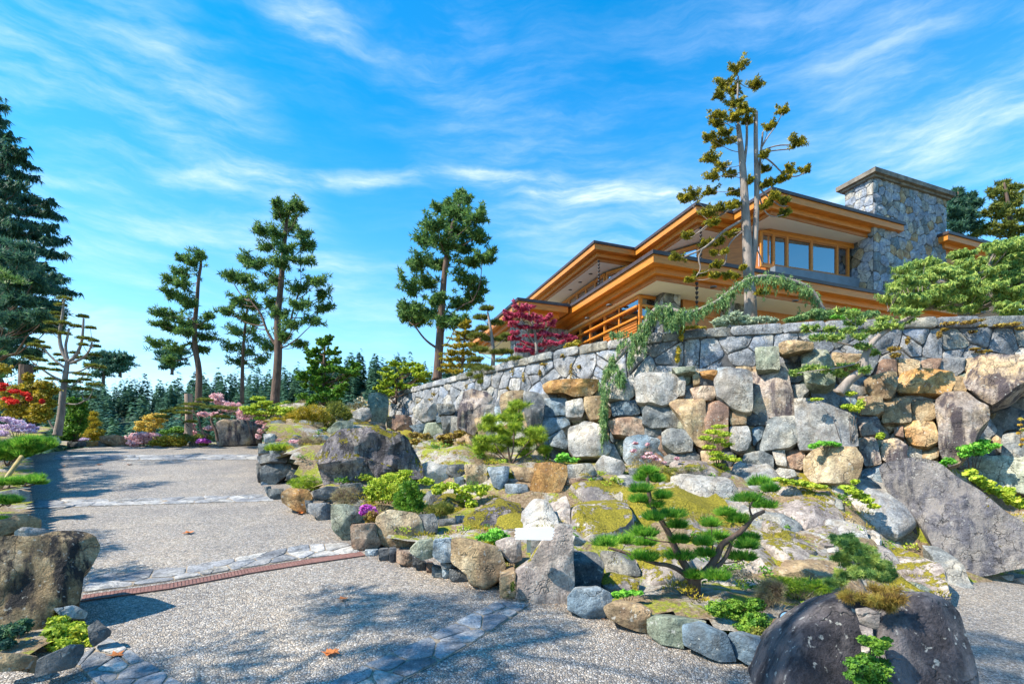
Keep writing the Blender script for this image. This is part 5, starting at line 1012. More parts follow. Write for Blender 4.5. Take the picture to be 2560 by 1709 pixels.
# ---- mid-distance trees
tree('hinoki_tree', 'bushy bright green cypress with knobbly foliage right of the middle fir', 'tree', 'c3', [(470, 1330), (480, 1150), (490, 920)], fill('c3', [(480, 890), (550, 930), (545, 1040), (600, 1080), (670, 1060), (640, 1150), (620, 1250), (520, 1310), (340, 1300), (320, 1170), (380, 1100), (400, 1000)], 60, 36, 24, 4), 16.5, r=(.14, .04), leaf='green', kind='leaf', n=420, L_=.09, w=.06, jit=.7, seed=14)
tree('maple_tree', 'yellow-green leafy maple left of the tall dark-trunked fir', 'tree', 'c3', [(900, 1290), (905, 1180), (910, 1090)], fill('c3', [(780, 1180), (830, 1100), (900, 1060), (1000, 1050), (1070, 1090), (1080, 1150), (1000, 1200), (920, 1230), (850, 1260), (780, 1230)], 42, 34, 16, 5), 17.2, r=(.08, .03), leaf='lime', kind='leaf', n=420, L_=.085, w=.06, jit=.7, seed=15)
gs = [(x_, y_, rx, 11) for x_, y_, rx in [(1305, 825, 25), (1290, 850, 35), (1275, 885, 45), (1320, 880, 40), (1250, 920, 50), (1310, 915, 50), (1345, 900, 25), (1230, 960, 50), (1290, 955, 50), (1345, 950, 30), (1200, 1000, 50), (1260, 995, 50), (1330, 1000, 45), (1210, 1035, 50), (1280, 1035, 60), (1345, 1040, 40), (1200, 1070, 40), (1260, 1075, 50), (1330, 1070, 50), (1190, 1100, 40), (1250, 1105, 40)]]
tree('spruce_tree', 'golden-tipped spruce between the tall fir and the clipped pine', 'tree', 'c3', [(1280, 1160), (1285, 1000), (1305, 820)], gs, 15.0, r=(.09, .02), leaf='gold', kind='tuft', n=520, L_=.07, w=.03, jit=.45, seed=16)
tree('clipped_pine_tree', 'small clipped pine with grey trunk left of the red maple', 'tree', 'c3', [(1455, 1110), (1463, 980), (1445, 860), (1428, 760)], [(1425, 748, 34, 14), (1392, 800, 40, 18), (1480, 832, 42, 18), (1400, 862, 30, 12), (1370, 905, 48, 22), (1430, 925, 30, 14), (1512, 925, 40, 18), (1535, 905, 25, 12), (1385, 985, 50, 16), (1470, 1000, 20, 10), (1530, 998, 50, 15), (1360, 1040, 40, 15), (1350, 1080, 50, 14)], 14.3, r=(.12, .05), leaf='olive', kind='pad', n=900, L_=.11, w=.018, bark=BARKG, jit=.35, separate=True, seed=17, rb=.04)
tree('japanese_maple', 'crimson Japanese maple in front of the left porch of the house', 'tree', 'c4', [(455, 1420), (450, 1300), (440, 1180), (400, 1100)], [(330, 1040, 80, 35), (400, 1030, 45, 22), (290, 1080, 70, 30), (400, 1110, 70, 30), (250, 1110, 45, 25), (510, 1120, 70, 32), (560, 1150, 50, 30), (350, 1170, 80, 28), (440, 1170, 70, 28), (300, 1210, 50, 22), (450, 1230, 95, 30), (560, 1220, 80, 28), (640, 1240, 70, 24), (700, 1255, 40, 16), (400, 1290, 90, 28), (500, 1290, 90, 30), (600, 1285, 80, 24), (360, 1330, 60, 25), (450, 1340, 80, 25), (300, 1250, 40, 20), (280, 1140, 40, 18)],
 12.6, r=(.09, .04), leaf='maple', kind='leaf', pscale=(.95, .9), n=620, L_=.075, w=.025, bark=BARKG, jit=.55, seed=18, rb=.03, limbs=[([(450, 1300), (380, 1200), (330, 1080)], .05, .02), ([(450, 1290), (520, 1200), (560, 1140)], .05, .02)])
tree('pine_tree', 'dark fir behind the house immediately right of the chimney', 'tree', 'c6', [(1200, 700), (1195, 500), (1190, 300)], [(1190, 310, 40, 14), (1180, 350, 60, 20), (1250, 365, 50, 20), (1290, 340, 25, 18), (1160, 400, 60, 20), (1240, 410, 70, 22), (1320, 400, 40, 14), (1180, 450, 70, 22), (1270, 460, 60, 22), (1340, 390, 25, 12), (1160, 510, 60, 24), (1250, 520, 70, 20), (1200, 570, 80, 24), (1300, 560, 50, 18)], 27, r=(.3, .06), leaf='dark', n=420, L_=.26, w=.08, jit=1, seed=19)
tree('pine_tree', 'brownish-green fir at the right edge behind the house roof', 'tree', 'c6', [(1600, 720), (1590, 500), (1540, 230)], [(1530, 240, 40, 18), (1500, 285, 60, 20), (1570, 285, 50, 22), (1640, 270, 30, 14), (1480, 320, 40, 16), (1560, 330, 60, 22), (1640, 340, 40, 18), (1540, 380, 60, 20), (1620, 400, 70, 25), (1480, 420, 40, 14), (1570, 440, 80, 25), (1400, 470, 50, 14), (1660, 460, 50, 25), (1500, 480, 70, 22), (1600, 510, 90, 28), (1420, 560, 60, 18), (1520, 560, 80, 22), (1640, 580, 70, 25), (1340, 590, 60, 20), (1460, 610, 80, 20), (1580, 620, 90, 22), (1320, 620, 40, 16)], 27, r=(.3, .06), leaf='olive', n=300, L_=.22, w=.07, jit=1, seed=20)
# ---- weeping cedars on the wall
def hang(t, key, pts, Y, m, n, L_=.07, w=.018, rx=22, rz=26, dens=12, seed=1, down=14):
    dens = max(3, int(dens*.62)); rx *= .72; rz *= 1.15; n = int(n*1.1)
    rs = random.Random(seed); P = smooth_line([Vector((*cv(key, x, y), 0)) for x, y in pts], 2); s = CR[key][2]; pads = []
    for i in range(len(P)-1):
        hb = max(0, mn.noise(Vector((i*.8, seed*3.1, 0)))*2.4+.7)
        for _ in range(int(dens*hb)+1):
            q = P[i].lerp(P[i+1], rs.random()); yy = (Y(q.x, q.y) if callable(Y) else Y)+rs.uniform(-.18, .18); dd = abs(rs.gauss(0, .7))*down*(.5+hb)
            c = at(q.x+rs.gauss(0, rx*.85)/s, q.y+(dd-.25*rx)/s, yy); pads.append((c.x, c.y, c.z, rs.uniform(.10, .26)*rx/s/F*yy, .05, rs.uniform(.3, 1.1)*rz/s/F*yy))
    crown('foliage', pads, n, L_, w, 'droop', m, t, seed)
ca = thing('weeping_cedar', at(2030, 790, 9.6), 'arching weeping cedar limb draped in blue-green foliage in front of the cypress trunk', 'tree')
mb = MB(); pts = [(1045, 1500), (1010, 1440), (960, 1350), (880, 1310), (790, 1290), (690, 1275), (600, 1295), (530, 1340), (470, 1390), (420, 1425), (330, 1465), (250, 1490), (180, 1520)]
limb(mb, polyl('c5', pts, 9.9), .05, .025, 1); mb.build('limb', BARKG, ca, True); hang(ca, 'c5', pts[1:], 9.9, 'cedar', 26, dens=12, rx=36, rz=34, down=26, seed=2)
cb = thing('weeping_cedar', at(1620, 830, 9.3), 'blue-green weeping cedar spilling over the wall and hanging down the boulders', 'tree')
Yc = lambda x, y: Yw(x)-.35-.5*max(0, min(1, (y-860)/120))
pts = [(1500, 1075), (1430, 1060), (1330, 1025), (1260, 1060), (1210, 1150), (1180, 1230), (1100, 1300), (1040, 1370), (990, 1420)]
mb = MB(); limb(mb, polyl('c4', pts, Yc), .05, .035, 1); limb(mb, polyl('d5', [(400, 350), (330, 390), (280, 470), (200, 520), (180, 620)], Yc), .045, .015, 1); mb.build('limb', BARKG, cb, True)
hang(cb, 'c4', pts[:6], Yc, 'cedar', 26, dens=12, rx=46, rz=40, down=34, seed=3); hang(cb, 'c4', [(1400, 1050), (1380, 1110), (1420, 1150)], Yc, 'cedar', 26, dens=8, rx=30, rz=40, seed=6)
hang(cb, 'c4', [(1180, 1230), (1080, 1210), (990, 1215)], Yc, 'cedar', 26, dens=8, rx=26, rz=20, seed=5)
hang(cb, 'd5', [(330, 330), (260, 470), (200, 560), (190, 700), (185, 850), (185, 960), (170, 1090)], Yc, 'cedar', 26, dens=9, rx=26, rz=52, down=26, seed=4); hang(cb, 'd5', [(240, 470), (300, 560), (330, 620)], Yc, 'cedar', 26, dens=10, rx=30, rz=50, down=24, seed=7); hang(cb, 'd5', [(430, 300), (400, 430), (390, 500)], Yc, 'cedar', 22, dens=6, rx=20, rz=44, seed=9)
poly = [(660, 1010), (740, 880), (900, 830), (1100, 830), (1200, 745), (1320, 755), (1400, 690), (1560, 650), (1760, 640), (1900, 700), (1900, 1230), (1500, 1225), (1300, 1200), (1100, 1190), (900, 1170), (700, 1180), (600, 1110)]
tree('weeping_cedar', 'wide mounded weeping cedar with yellow-green foliage on the wall top at the right', 'tree', 'c6', [(1240, 1235), (1190, 1130), (1180, 1050), (1250, 960), (1400, 900)], fill('c6', poly, 190, 66, 30, 9), lambda x, y: 10.3+(1150-y)*.0012, r=(.17, .07), leaf='cedary', kind='droop', n=420, L_=.085, w=.022, bark=BARKG, jit=.65, seed=21, rb=.035, limbs=[([(1600, 1130), (1610, 1060), (1700, 960)], .13, .06), ([(1260, 1160), (1400, 1170), (1550, 1100)], .1, .06), ([(1000, 1180), (800, 1190), (660, 1200)], .06, .03)], size=1.3)
pads = [(200, 195, 60, 14), (260, 268, 60, 12), (400, 265, 62, 16), (560, 152, 70, 16), (490, 210, 60, 14), (620, 262, 60, 16), (700, 212, 70, 14), (820, 172, 80, 18), (930, 135, 80, 16), (1000, 70, 60, 14), (690, 382, 45, 12), (620, 330, 45, 12), (500, 490, 80, 14), (440, 552, 60, 12), (330, 522, 60, 10), (200, 505, 60, 10), (95, 540, 45, 8), (640, 520, 40, 12), (360, 200, 40, 10), (780, 120, 60, 12), (560, 80, 70, 14), (900, 60, 60, 12), (450, 60, 50, 12)]
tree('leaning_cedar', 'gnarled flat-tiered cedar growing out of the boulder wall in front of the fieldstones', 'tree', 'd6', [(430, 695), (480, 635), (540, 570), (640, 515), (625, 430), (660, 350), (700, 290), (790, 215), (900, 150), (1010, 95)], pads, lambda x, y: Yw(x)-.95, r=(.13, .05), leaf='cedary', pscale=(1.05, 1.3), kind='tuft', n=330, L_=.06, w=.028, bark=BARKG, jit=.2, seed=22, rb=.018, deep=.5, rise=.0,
 limbs=[([(625, 430), (560, 470), (420, 500), (250, 520), (110, 540)], .03, .01), ([(650, 370), (560, 330), (420, 300), (280, 270), (200, 200)], .035, .01), ([(600, 350), (590, 260), (560, 160)], .02, .01)])
# ---- foreground pines
Yb = ray(*cv('d4', 1245, 985), gard) or 4.6
bt = tree('bonsai_pine', 'bonsai-trained black pine with green needle pads in the moss before the hump', 'tree', 'd4', [(1248, 990), (1245, 930), (1252, 880)],
 [(955, 215, 55, 18), (910, 262, 32, 13), (1010, 268, 32, 14), (910, 332, 60, 20), (900, 397, 46, 16), (1050, 374, 38, 14), (1000, 432, 38, 16), (990, 512, 54, 24), (1110, 492, 80, 20), (1145, 562, 50, 22), (930, 612, 88, 24), (1160, 657, 54, 22), (690, 674, 76, 28), (810, 662, 46, 18), (935, 672, 70, 16), (930, 765, 92, 36), (1160, 757, 100, 28), (1675, 288, 60, 28), (1740, 330, 34, 12), (1600, 392, 86, 20), (1705, 432, 76, 18), (1535, 525, 55, 36), (1450, 482, 46, 16), (1360, 552, 46, 18), (1390, 632, 82, 28), (1310, 672, 56, 22), (1600, 642, 64, 20), (1590, 692, 66, 28), (1330, 742, 54, 18), (1560, 765, 86, 24), (1255, 887, 36, 18), (1400, 892, 74, 26)],
 Yb, r=(.115, .11), leaf='pine', kind='pad', pscale=(.86, .95), n=800, L_=.08, w=.009, bark=BARK, jit=.3, separate=True, seed=23, rb=.014, rise=-.1, deep=.9,
 limbs=[([(1245, 900), (1195, 810), (1135, 720), (1095, 610), (1040, 520), (980, 430), (955, 340), (948, 240)], .075, .028), ([(1235, 900), (1160, 835), (1080, 800), (1000, 795), (860, 740), (700, 690)], .055, .02), ([(1090, 655), (1000, 645), (930, 625)], .014, .008), ([(1262, 890), (1340, 830), (1400, 740), (1425, 665), (1500, 625), (1580, 560), (1625, 490), (1700, 455)], .075, .03), ([(1330, 850), (1430, 790), (1480, 695), (1490, 640)], .05, .022), ([(1622, 490), (1600, 430), (1640, 370), (1700, 330)], .02, .01), ([(1345, 830), (1360, 760), (1370, 660)], .018, .01), ([(1440, 790), (1510, 785), (1560, 770)], .012, .008)])
tree('pine_bush', 'multi-stemmed yellow-green pine bush on the ledge below the fieldstone wall', 'bush', 'd3', [(1262, 1215), (1255, 1150), (1240, 1060)], [(1345, 722, 78, 26), (1285, 770, 55, 22), (1100, 842, 66, 28), (1225, 825, 55, 26), (1310, 835, 55, 26), (1120, 910, 100, 30), (1430, 942, 95, 32), (1235, 960, 70, 28), (1060, 1010, 90, 34), (1300, 1030, 100, 30), (1490, 1000, 80, 32), (1160, 1085, 60, 20), (1010, 1075, 66, 40), (1370, 1120, 55, 22), (1540, 1100, 44, 26), (1300, 905, 46, 26), (1190, 1010, 60, 26), (1400, 1040, 60, 26), (980, 1130, 40, 24)],
 9.2, r=(.05, .03), leaf='needley', kind='tuft', n=1300, L_=.10, w=.010, bark=BARK, jit=.45, separate=True, seed=24, rb=.022, limbs=[([(1270, 1210), (1330, 1120), (1420, 1010)], .035, .015), ([(1265, 1210), (1180, 1120), (1110, 1000)], .035, .015), ([(1262, 1180), (1290, 1060), (1290, 900), (1330, 760)], .03, .012), ([(1280, 1210), (1400, 1130), (1500, 1060)], .03, .012), ([(1255, 1210), (1200, 1160), (1130, 1110)], .03, .012)])
tree('spreading_pine', 'low flat-topped spreading pine beside the weathered post at the drive crest', 'tree', 'c2', [(1705, 1260), (1695, 1180), (1650, 1100), (1670, 1060), (1760, 1030)], [(1610, 945, 58, 12), (1520, 980, 78, 12), (1450, 1012, 85, 12), (1440, 1045, 55, 10), (1320, 1035, 58, 12), (1275, 1075, 48, 12), (1700, 1002, 95, 13), (1830, 1012, 100, 13), (1900, 1048, 58, 11), (1740, 1075, 60, 9), (1990, 1060, 60, 12), (1500, 1115, 40, 9)],
 16.4, r=(.09, .05), leaf='olive', kind='pad', n=1300, L_=.075, w=.018, bark=BARK, jit=.4, separate=True, seed=25, rb=.03, rise=0, limbs=[([(1620, 1230), (1570, 1160), (1560, 1080), (1510, 1020)], .08, .03), ([(1640, 1210), (1530, 1180), (1470, 1140), (1410, 1080)], .05, .02)])
tree('conifer_sapling', 'small green conifer with a silvery bent trunk growing on top of the black boulder', 'tree', 'd7', [(860, 975), (848, 915), (820, 850), (790, 790), (760, 700)], [(690, 552, 75, 32), (735, 590, 60, 26), (800, 640, 85, 36), (700, 690, 60, 30), (860, 690, 80, 34), (770, 730, 85, 34), (930, 735, 80, 36), (830, 800, 85, 36), (965, 800, 80, 34), (640, 860, 60, 26), (1000, 830, 60, 24), (720, 810, 60, 26)], 3.35, r=(.025, .012), leaf='cedary', kind='tuft', n=1300, L_=.028, w=.005, bark=BARKG, jit=.16, seed=26, rb=.008, size=2)
tree('dwarf_pine', 'low brown-tipped dwarf pine lying over the top of the black boulder', 'bush', 'd7', [(900, 985), (950, 960), (1010, 985)], [(780, 965, 80, 40), (850, 1010, 60, 24), (980, 930, 95, 46), (930, 990, 70, 34), (1040, 980, 70, 40), (1110, 1030, 44, 28), (1000, 1030, 70, 24), (720, 960, 40, 24)], 2.95, r=(.015, .008), leaf='rusty', kind='tuft', n=900, L_=.036, w=.004, jit=.1, seed=27, rb=.005, separate=True)
# grassy pine and bamboo pole at the left edge
for poly_, Yv, lb in [([(60, 1325, 150, 60), (200, 1310, 110, 45), (330, 1310, 95, 40), (140, 1380, 110, 40), (30, 1400, 80, 50), (250, 1360, 110, 35)], 9.3, 'grassy green pine spray overhanging the upper left side of the drive')]:
    tree('pine_spray', lb, 'bush', 'c2', [(-40, 1560), (20, 1480), (100, 1400)], poly_, Yv, r=(.05, .02), leaf='pine', kind='pad', n=2600, L_=.16, w=.012, jit=.3, seed=28)
tree('pine_spray', 'middle grassy pine tuft beside the grey layered stone', 'bush', 'd1', [(-20, 420), (60, 400), (140, 390)], [(60, 385, 80, 22), (160, 372, 80, 26), (210, 380, 40, 18)], 7.4, r=(.02, .01), leaf='pine', kind='pad', n=1500, L_=.10, w=.008, jit=.15, seed=29)
tree('pine_spray', 'lowest grassy pine tuft at the left edge', 'bush', 'd1', [(-30, 540), (0, 510), (40, 500)], [(20, 490, 70, 24), (-10, 620, 50, 24), (60, 495, 40, 18)], 6.1, r=(.02, .01), leaf='pine', kind='pad', n=1500, L_=.09, w=.008, jit=.15, seed=30)
tag(MB().tube([at(*cv('d1', -30, 440), 7.6), at(*cv('d1', 130, 215), 8.2)], [.035, .03], 10).build('bamboo_pole', plain('bamboo', (.32, .24, .08), .6, .3, 6), None, True), 'thin yellow-brown pole slanting under the grassy pine', 'pole')
# trees outside the frame on the left whose crowns shade the drive
for i, (x, y, h, zl, rr_, n_) in enumerate([(-12.2, 9.2, 4.6, .45, 1.6, 9), (-8.2, 4.4, 4.4, .5, 1.4, 8), (-5.3, 1.3, 7.2, .6, 1.4, 11), (-4.8, .5, 10.6, .82, 1.2, 7), (-14.5, 12.5, 5.0, .45, 1.8, 9)]):
    g = float(road(x, y)); t = thing('pine_tree', (x, y, g), ['low spreading pine beyond the left edge, middle of the five', 'short pine left of the massive streaked boulder', 'pine left of the viewpoint with a mid-height crown', 'tallest bare-trunked pine left of the viewpoint', 'farthest pine beyond the left edge of the drive'][i], 'tree', 'pines left of the drive outside the view'); mb = MB()
    limb(mb, [(x, y, g), (x+.2, y, g+h*.5), (x, y+.2, g+h)], .12, .04); mb.build('trunk', BARK, t, True); P = []; rs = random.Random(i+50); bm = MB()
    for k in range(n_):
        a = rs.uniform(0, 6.28); z = g+h*rs.uniform(zl, 1); rr = rs.uniform(.4, rr_); c = (x+rr*math.cos(a), y+rr*math.sin(a), z); P.append((*c, .55, .45, .14)); limb(bm, [(x, y, z-.5), ((x+c[0])/2, (y+c[1])/2, z-.15), c], .03, .012)
        P.append((c[0]+.5*math.cos(a+1), c[1]+.5*math.sin(a+1), z-.05, .36, .36, .11))
    bm.build('branch', BARK, t, True); crown('foliage', P, 420, .12, .03, 'pad', 'fir', t, i)
# ---- shrubs and ground plants: (name, label, cat, key, [(x,y,rx,ry)...], material, kind, leaf L, w, n, Y)
SH = [
('shrub', 'lime green leafy shrub at the foot of the massive left boulder', 'd1', [(250, 1330, 70, 40), (380, 1320, 90, 50), (500, 1290, 70, 40), (340, 1250, 70, 36), (440, 1240, 70, 36), (350, 1190, 50, 24), (540, 1330, 30, 30)], 'lime', 'leaf', .035, .018, 900, 3.55),
('shrub', 'dark bush at the left edge under the massive boulder', 'd1', [(40, 1260, 80, 50), (120, 1230, 60, 36), (150, 1200, 30, 20), (30, 1330, 50, 30)], 'dark', 'leaf', .03, .014, 600, 3.4),  # leaves use the dark green needle material
('shrub', 'bright green shrub growing in the lower split of the black boulder', 'd7', [(800, 1430, 80, 44), (860, 1390, 60, 34), (920, 1470, 100, 50), (800, 1510, 80, 50), (900, 1560, 120, 50), (960, 1420, 50, 30)], 'green', 'leaf', .018, .010, 1300, 2.62),
('shrub', 'small green shrub in the upper split of the black boulder', 'd7', [(880, 1270, 60, 34), (960, 1290, 60, 34), (840, 1250, 34, 20), (930, 1340, 40, 24), (1000, 1260, 34, 20)], 'green', 'leaf', .018, .009, 900, 2.66),
('shrub', 'big dark green mounded shrub behind the front edging stones', 'd4', [(1400, 1080, 70, 50), (1450, 1150, 110, 60), (1560, 1130, 110, 60), (1650, 1160, 90, 50), (1500, 1060, 70, 40), (1640, 1060, 60, 44), (1480, 1200, 90, 40), (1600, 1210, 100, 40)], 'green', 'leaf', .016, .012, 2200, 4.0),
('shrub', 'dull green shrub between the dark mound and the black boulder', 'd7', [(100, 1210, 60, 40), (180, 1220, 80, 50), (260, 1200, 60, 40), (240, 1290, 60, 40), (300, 1240, 40, 36), (160, 1280, 50, 30)], 'olive', 'leaf', .018, .010, 900, 3.75),
('shrub', 'bare twiggy pinkish heather beside the bonsai pine', 'd7', [(150, 920, 60, 44), (200, 960, 60, 44), (130, 980, 44, 34), (240, 900, 40, 30), (180, 870, 50, 30)], 'twig', 'tuft', .05, .003, 900, 4.25),
('shrub', 'yellow-green heather spreading behind the black boulder', 'd7', [(320, 880, 100, 40), (420, 870, 100, 40), (520, 890, 90, 34), (340, 940, 80, 34), (460, 930, 80, 30), (560, 870, 60, 26), (280, 850, 60, 26)], 'lime', 'tuft', .032, .007, 1100, 4.55),
('shrub', 'low lime cushion touching the left of the black boulder', 'd7', [(460, 1020, 60, 30), (520, 1000, 60, 26), (440, 1060, 44, 24)], 'lime', 'leaf', .014, .010, 1200, 3.8),
('shrub', 'green strawberry-like plant by the front edging', 'd4', [(750, 990, 36, 20), (800, 985, 40, 20), (850, 980, 40, 16), (900, 980, 24, 10)], 'bright', 'leaf', .03, .02, 260, 4.3),
('shrub', 'vivid green cushion plant left of the white blank sign', 'd2', [(1740, 1120, 60, 34), (1810, 1110, 70, 40), (1870, 1120, 50, 36), (1800, 1150, 70, 26), (1720, 1140, 44, 20), (1820, 1080, 50, 24)], 'bright', 'leaf', .026, .02, 500, 5.6),
('flowering_shrub', 'little magenta azalea beside the tall green-grey edging stone', 'd2', [(900, 910, 44, 28), (880, 940, 30, 24), (940, 930, 36, 24), (960, 950, 24, 16)], 'magenta', 'leaf', .03, .026, 260, 6.3),
('shrub', 'rusty-leaved lower part of the azalea beside the edging', 'd2', [(940, 960, 40, 36), (920, 990, 36, 30), (970, 980, 30, 30)], 'rusty', 'leaf', .026, .014, 400, 6.25),
('shrub', 'dark green dwarf conifer in the middle of the lower bed', 'd2', [(1210, 760, 60, 36), (1180, 820, 70, 40), (1250, 830, 60, 40), (1200, 890, 90, 40), (1260, 890, 60, 36), (1150, 870, 50, 36), (1220, 925, 70, 24)], 'green', 'tuft', .05, .018, 700, 6.9),
('shrub', 'pale cream-green shrub left of the dark dwarf conifer', 'd2', [(1000, 730, 80, 40), (1080, 690, 70, 34), (1120, 760, 80, 50), (1010, 790, 80, 44), (960, 830, 60, 34), (1060, 830, 70, 34), (1160, 700, 60, 34), (930, 780, 50, 34), (1180, 660, 50, 24)], 'lime', 'leaf', .035, .018, 800, 7.5),
('shrub', 'light green low shrub under the striated outcrop', 'd2', [(820, 700, 60, 28), (890, 690, 60, 28), (860, 725, 60, 22), (940, 700, 40, 26)], 'lime', 'leaf', .03, .016, 600, 8.2),
('shrub', 'clipped yellow-green juniper at the corner of the edging', 'd2', [(410, 730, 60, 28), (480, 710, 70, 32), (550, 730, 60, 32), (440, 760, 60, 24), (530, 760, 60, 24)], 'needley', 'tuft', .045, .012, 900, 8.9),
('shrub', 'grey-green heather in front of the pale shrub', 'd2', [(730, 800, 60, 34), (790, 800, 50, 34), (740, 850, 60, 24), (790, 860, 50, 20), (690, 830, 40, 24)], 'twig', 'tuft', .05, .004, 700, 7.0),
('shrub', 'olive heather in front of the round-leaved creeper', 'd2', [(1390, 920, 60, 30), (1450, 900, 60, 30), (1420, 945, 70, 22), (1490, 920, 30, 24)], 'olive', 'tuft', .05, .006, 800, 6.7),
('shrub', 'moss-green tufts on the right face of the big tan edging boulder', 'd2', [(1880, 1230, 36, 26), (1910, 1270, 44, 30), (1950, 1280, 36, 22)], 'olive', 'leaf', .018, .014, 500, 4.95),
('creeper', 'yellow round-leaved creeper hanging below the block tier', 'd2', [(1430, 760, 60, 24), (1500, 750, 60, 24), (1580, 780, 60, 26), (1660, 770, 60, 26), (1740, 765, 40, 24), (1600, 830, 60, 30), (1650, 880, 50, 30), (1330, 720, 50, 24), (1720, 800, 40, 24), (1400, 790, 30, 20)], 'lime', 'leaf', .05, .045, 160, 7.4),
('creeper', 'reddish-green round-leaved creeper on the rocks left of the pine bush', 'd2', [(1240, 390, 50, 18), (1320, 400, 50, 24), (1230, 440, 50, 20), (1180, 440, 40, 18), (1500, 400, 60, 24), (1560, 380, 40, 24), (1480, 450, 40, 24), (1500, 500, 40, 24), (1440, 410, 40, 18)], 'rusty', 'leaf', .07, .06, 130, 10.3),
('creeper', 'yellow creeper fringe along the crown of the striated outcrop', 'd2', [(840, 430, 40, 18), (900, 405, 50, 12), (960, 410, 40, 10), (1070, 450, 44, 14), (1120, 440, 40, 12), (820, 460, 24, 12)], 'lime', 'leaf', .05, .045, 130, 9.8),
('ground_cover', 'rusty low heather on the ledge left of the pine bush', 'd2', [(1300, 580, 50, 26), (1370, 550, 60, 28), (1440, 550, 60, 28), (1510, 570, 60, 26), (1350, 590, 60, 16), (1560, 580, 30, 18)], 'rusty', 'tuft', .06, .008, 700, 9.5),
('shrub', 'brown twiggy shrub above the stacked stone corner', 'd2', [(500, 450, 60, 40), (540, 490, 60, 36), (460, 440, 40, 30), (560, 440, 40, 34), (510, 520, 50, 18)], 'twig', 'tuft', .07, .008, 700, 11.2),
('flowering_shrub', 'pale pink heather left of the brown twiggy shrub', 'd2', [(380, 440, 34, 16), (420, 440, 30, 18), (280, 430, 30, 12)], 'pink', 'leaf', .035, .03, 300, 11.6),
('grass_tuft', 'small yellow-green grass tuft on the stacked stones', 'd2', [(230, 500, 34, 26), (280, 500, 50, 24), (310, 495, 30, 20)], 'needley', 'pad', .14, .01, 500, 10.9),
('shrub', 'spreading ochre-green shrub draped over the tan rocks near the hinoki', 'd2', [(380, 260, 60, 24), (450, 230, 70, 34), (520, 220, 80, 40), (580, 270, 70, 40), (420, 290, 60, 24), (500, 280, 80, 36), (340, 290, 60, 16), (270, 290, 40, 14)], 'gold', 'tuft', .07, .02, 900, 13.4),
('shrub', 'dark olive bush right of the ochre spreading shrub', 'd2', [(620, 300, 60, 50), (660, 240, 70, 50), (720, 220, 60, 40), (760, 250, 40, 30), (600, 350, 40, 40), (680, 190, 60, 34)], 'olive', 'tuft', .07, .02, 900, 13.8),
('shrub', 'flat yellow-green tiered shrub in front of the middle fir trunk', 'd2', [(130, 130, 50, 16), (60, 200, 70, 16), (150, 180, 70, 18), (250, 200, 70, 16), (340, 210, 60, 20), (200, 230, 80, 16), (320, 240, 60, 14), (90, 230, 60, 14), (180, 160, 50, 14), (150, 270, 50, 12)], 'lime', 'leaf', .07, .04, 500, 15.2),
('flowering_shrub', 'pale pink azalea left of the flat tiered shrub', 'd2', [(20, 230, 40, 26), (80, 240, 30, 18), (140, 300, 30, 14), (150, 360, 24, 18), (20, 200, 30, 16), (180, 330, 18, 24), (130, 400, 20, 16)], 'pink', 'leaf', .06, .05, 260, 15.6),
('flowering_shrub', 'cream-flowered shrub left of the upright stone', 'd2', [(800, 180, 44, 24), (850, 150, 40, 22), (880, 180, 34, 16), (860, 130, 24, 14)], 'cream', 'leaf', .07, .05, 300, 16),
('flowering_shrub', 'mound of pale pink blossom at the crest of the drive', 'c2', [(1060, 1230, 60, 36), (1130, 1215, 70, 26), (1210, 1220, 50, 20), (1050, 1275, 50, 28), (1120, 1260, 60, 30), (1180, 1245, 50, 24)], 'pink', 'leaf', .07, .06, 420, 16.9),
('shrub', 'low olive bush right of the pink blossom mound', 'c2', [(1270, 1250, 70, 30), (1340, 1240, 80, 34), (1420, 1250, 60, 34), (1300, 1285, 80, 20), (1220, 1275, 50, 24), (1400, 1285, 60, 16)], 'gold', 'leaf', .06, .04, 600, 16.8),
('shrub', 'round green shrub behind the olive bush at the crest', 'c2', [(1390, 1165, 44, 20), (1360, 1180, 36, 16), (1420, 1180, 30, 14), (1290, 1190, 36, 18)], 'green', 'leaf', .06, .04, 500, 18),
('shrub', 'amber-leaved shrub in front of the forest at the crest', 'c2', [(1170, 1080, 50, 22), (1220, 1060, 50, 18), (1110, 1120, 50, 22), (1190, 1130, 50, 24), (1260, 1100, 40, 20), (1090, 1160, 40, 20), (1160, 1170, 50, 18), (1240, 1140, 40, 20), (1270, 1060, 30, 14)], 'amber', 'leaf', .08, .045, 260, 19),
('flowering_shrub', 'purple-flowered low shrub left of the flat-topped block', 'c2', [(1590, 1255, 36, 14), (1630, 1265, 26, 12), (1560, 1265, 20, 10)], 'magenta', 'leaf', .06, .05, 260, 16.6),
('shrub', 'low green and grey shrub under the spreading pine', 'c2', [(1500, 1240, 60, 26), (1560, 1230, 60, 26), (1620, 1235, 50, 24), (1600, 1285, 40, 12), (1450, 1220, 40, 20)], 'olive', 'leaf', .055, .03, 500, 16.9),
('flowering_shrub', 'tall pale pink rhododendron behind the spreading pine', 'c2', [(1700, 910, 50, 26), (1740, 960, 60, 26), (1800, 980, 50, 24), (1850, 980, 50, 20), (1870, 1040, 50, 20), (1700, 940, 50, 20), (1780, 1010, 60, 22), (1920, 1080, 60, 20), (1600, 1050, 50, 20), (1700, 1050, 50, 20), (1500, 1140, 30, 30), (1500, 1200, 40, 22), (1650, 1160, 50, 20), (1960, 1020, 40, 20)], 'pink', 'leaf', .07, .06, 230, 17.6),
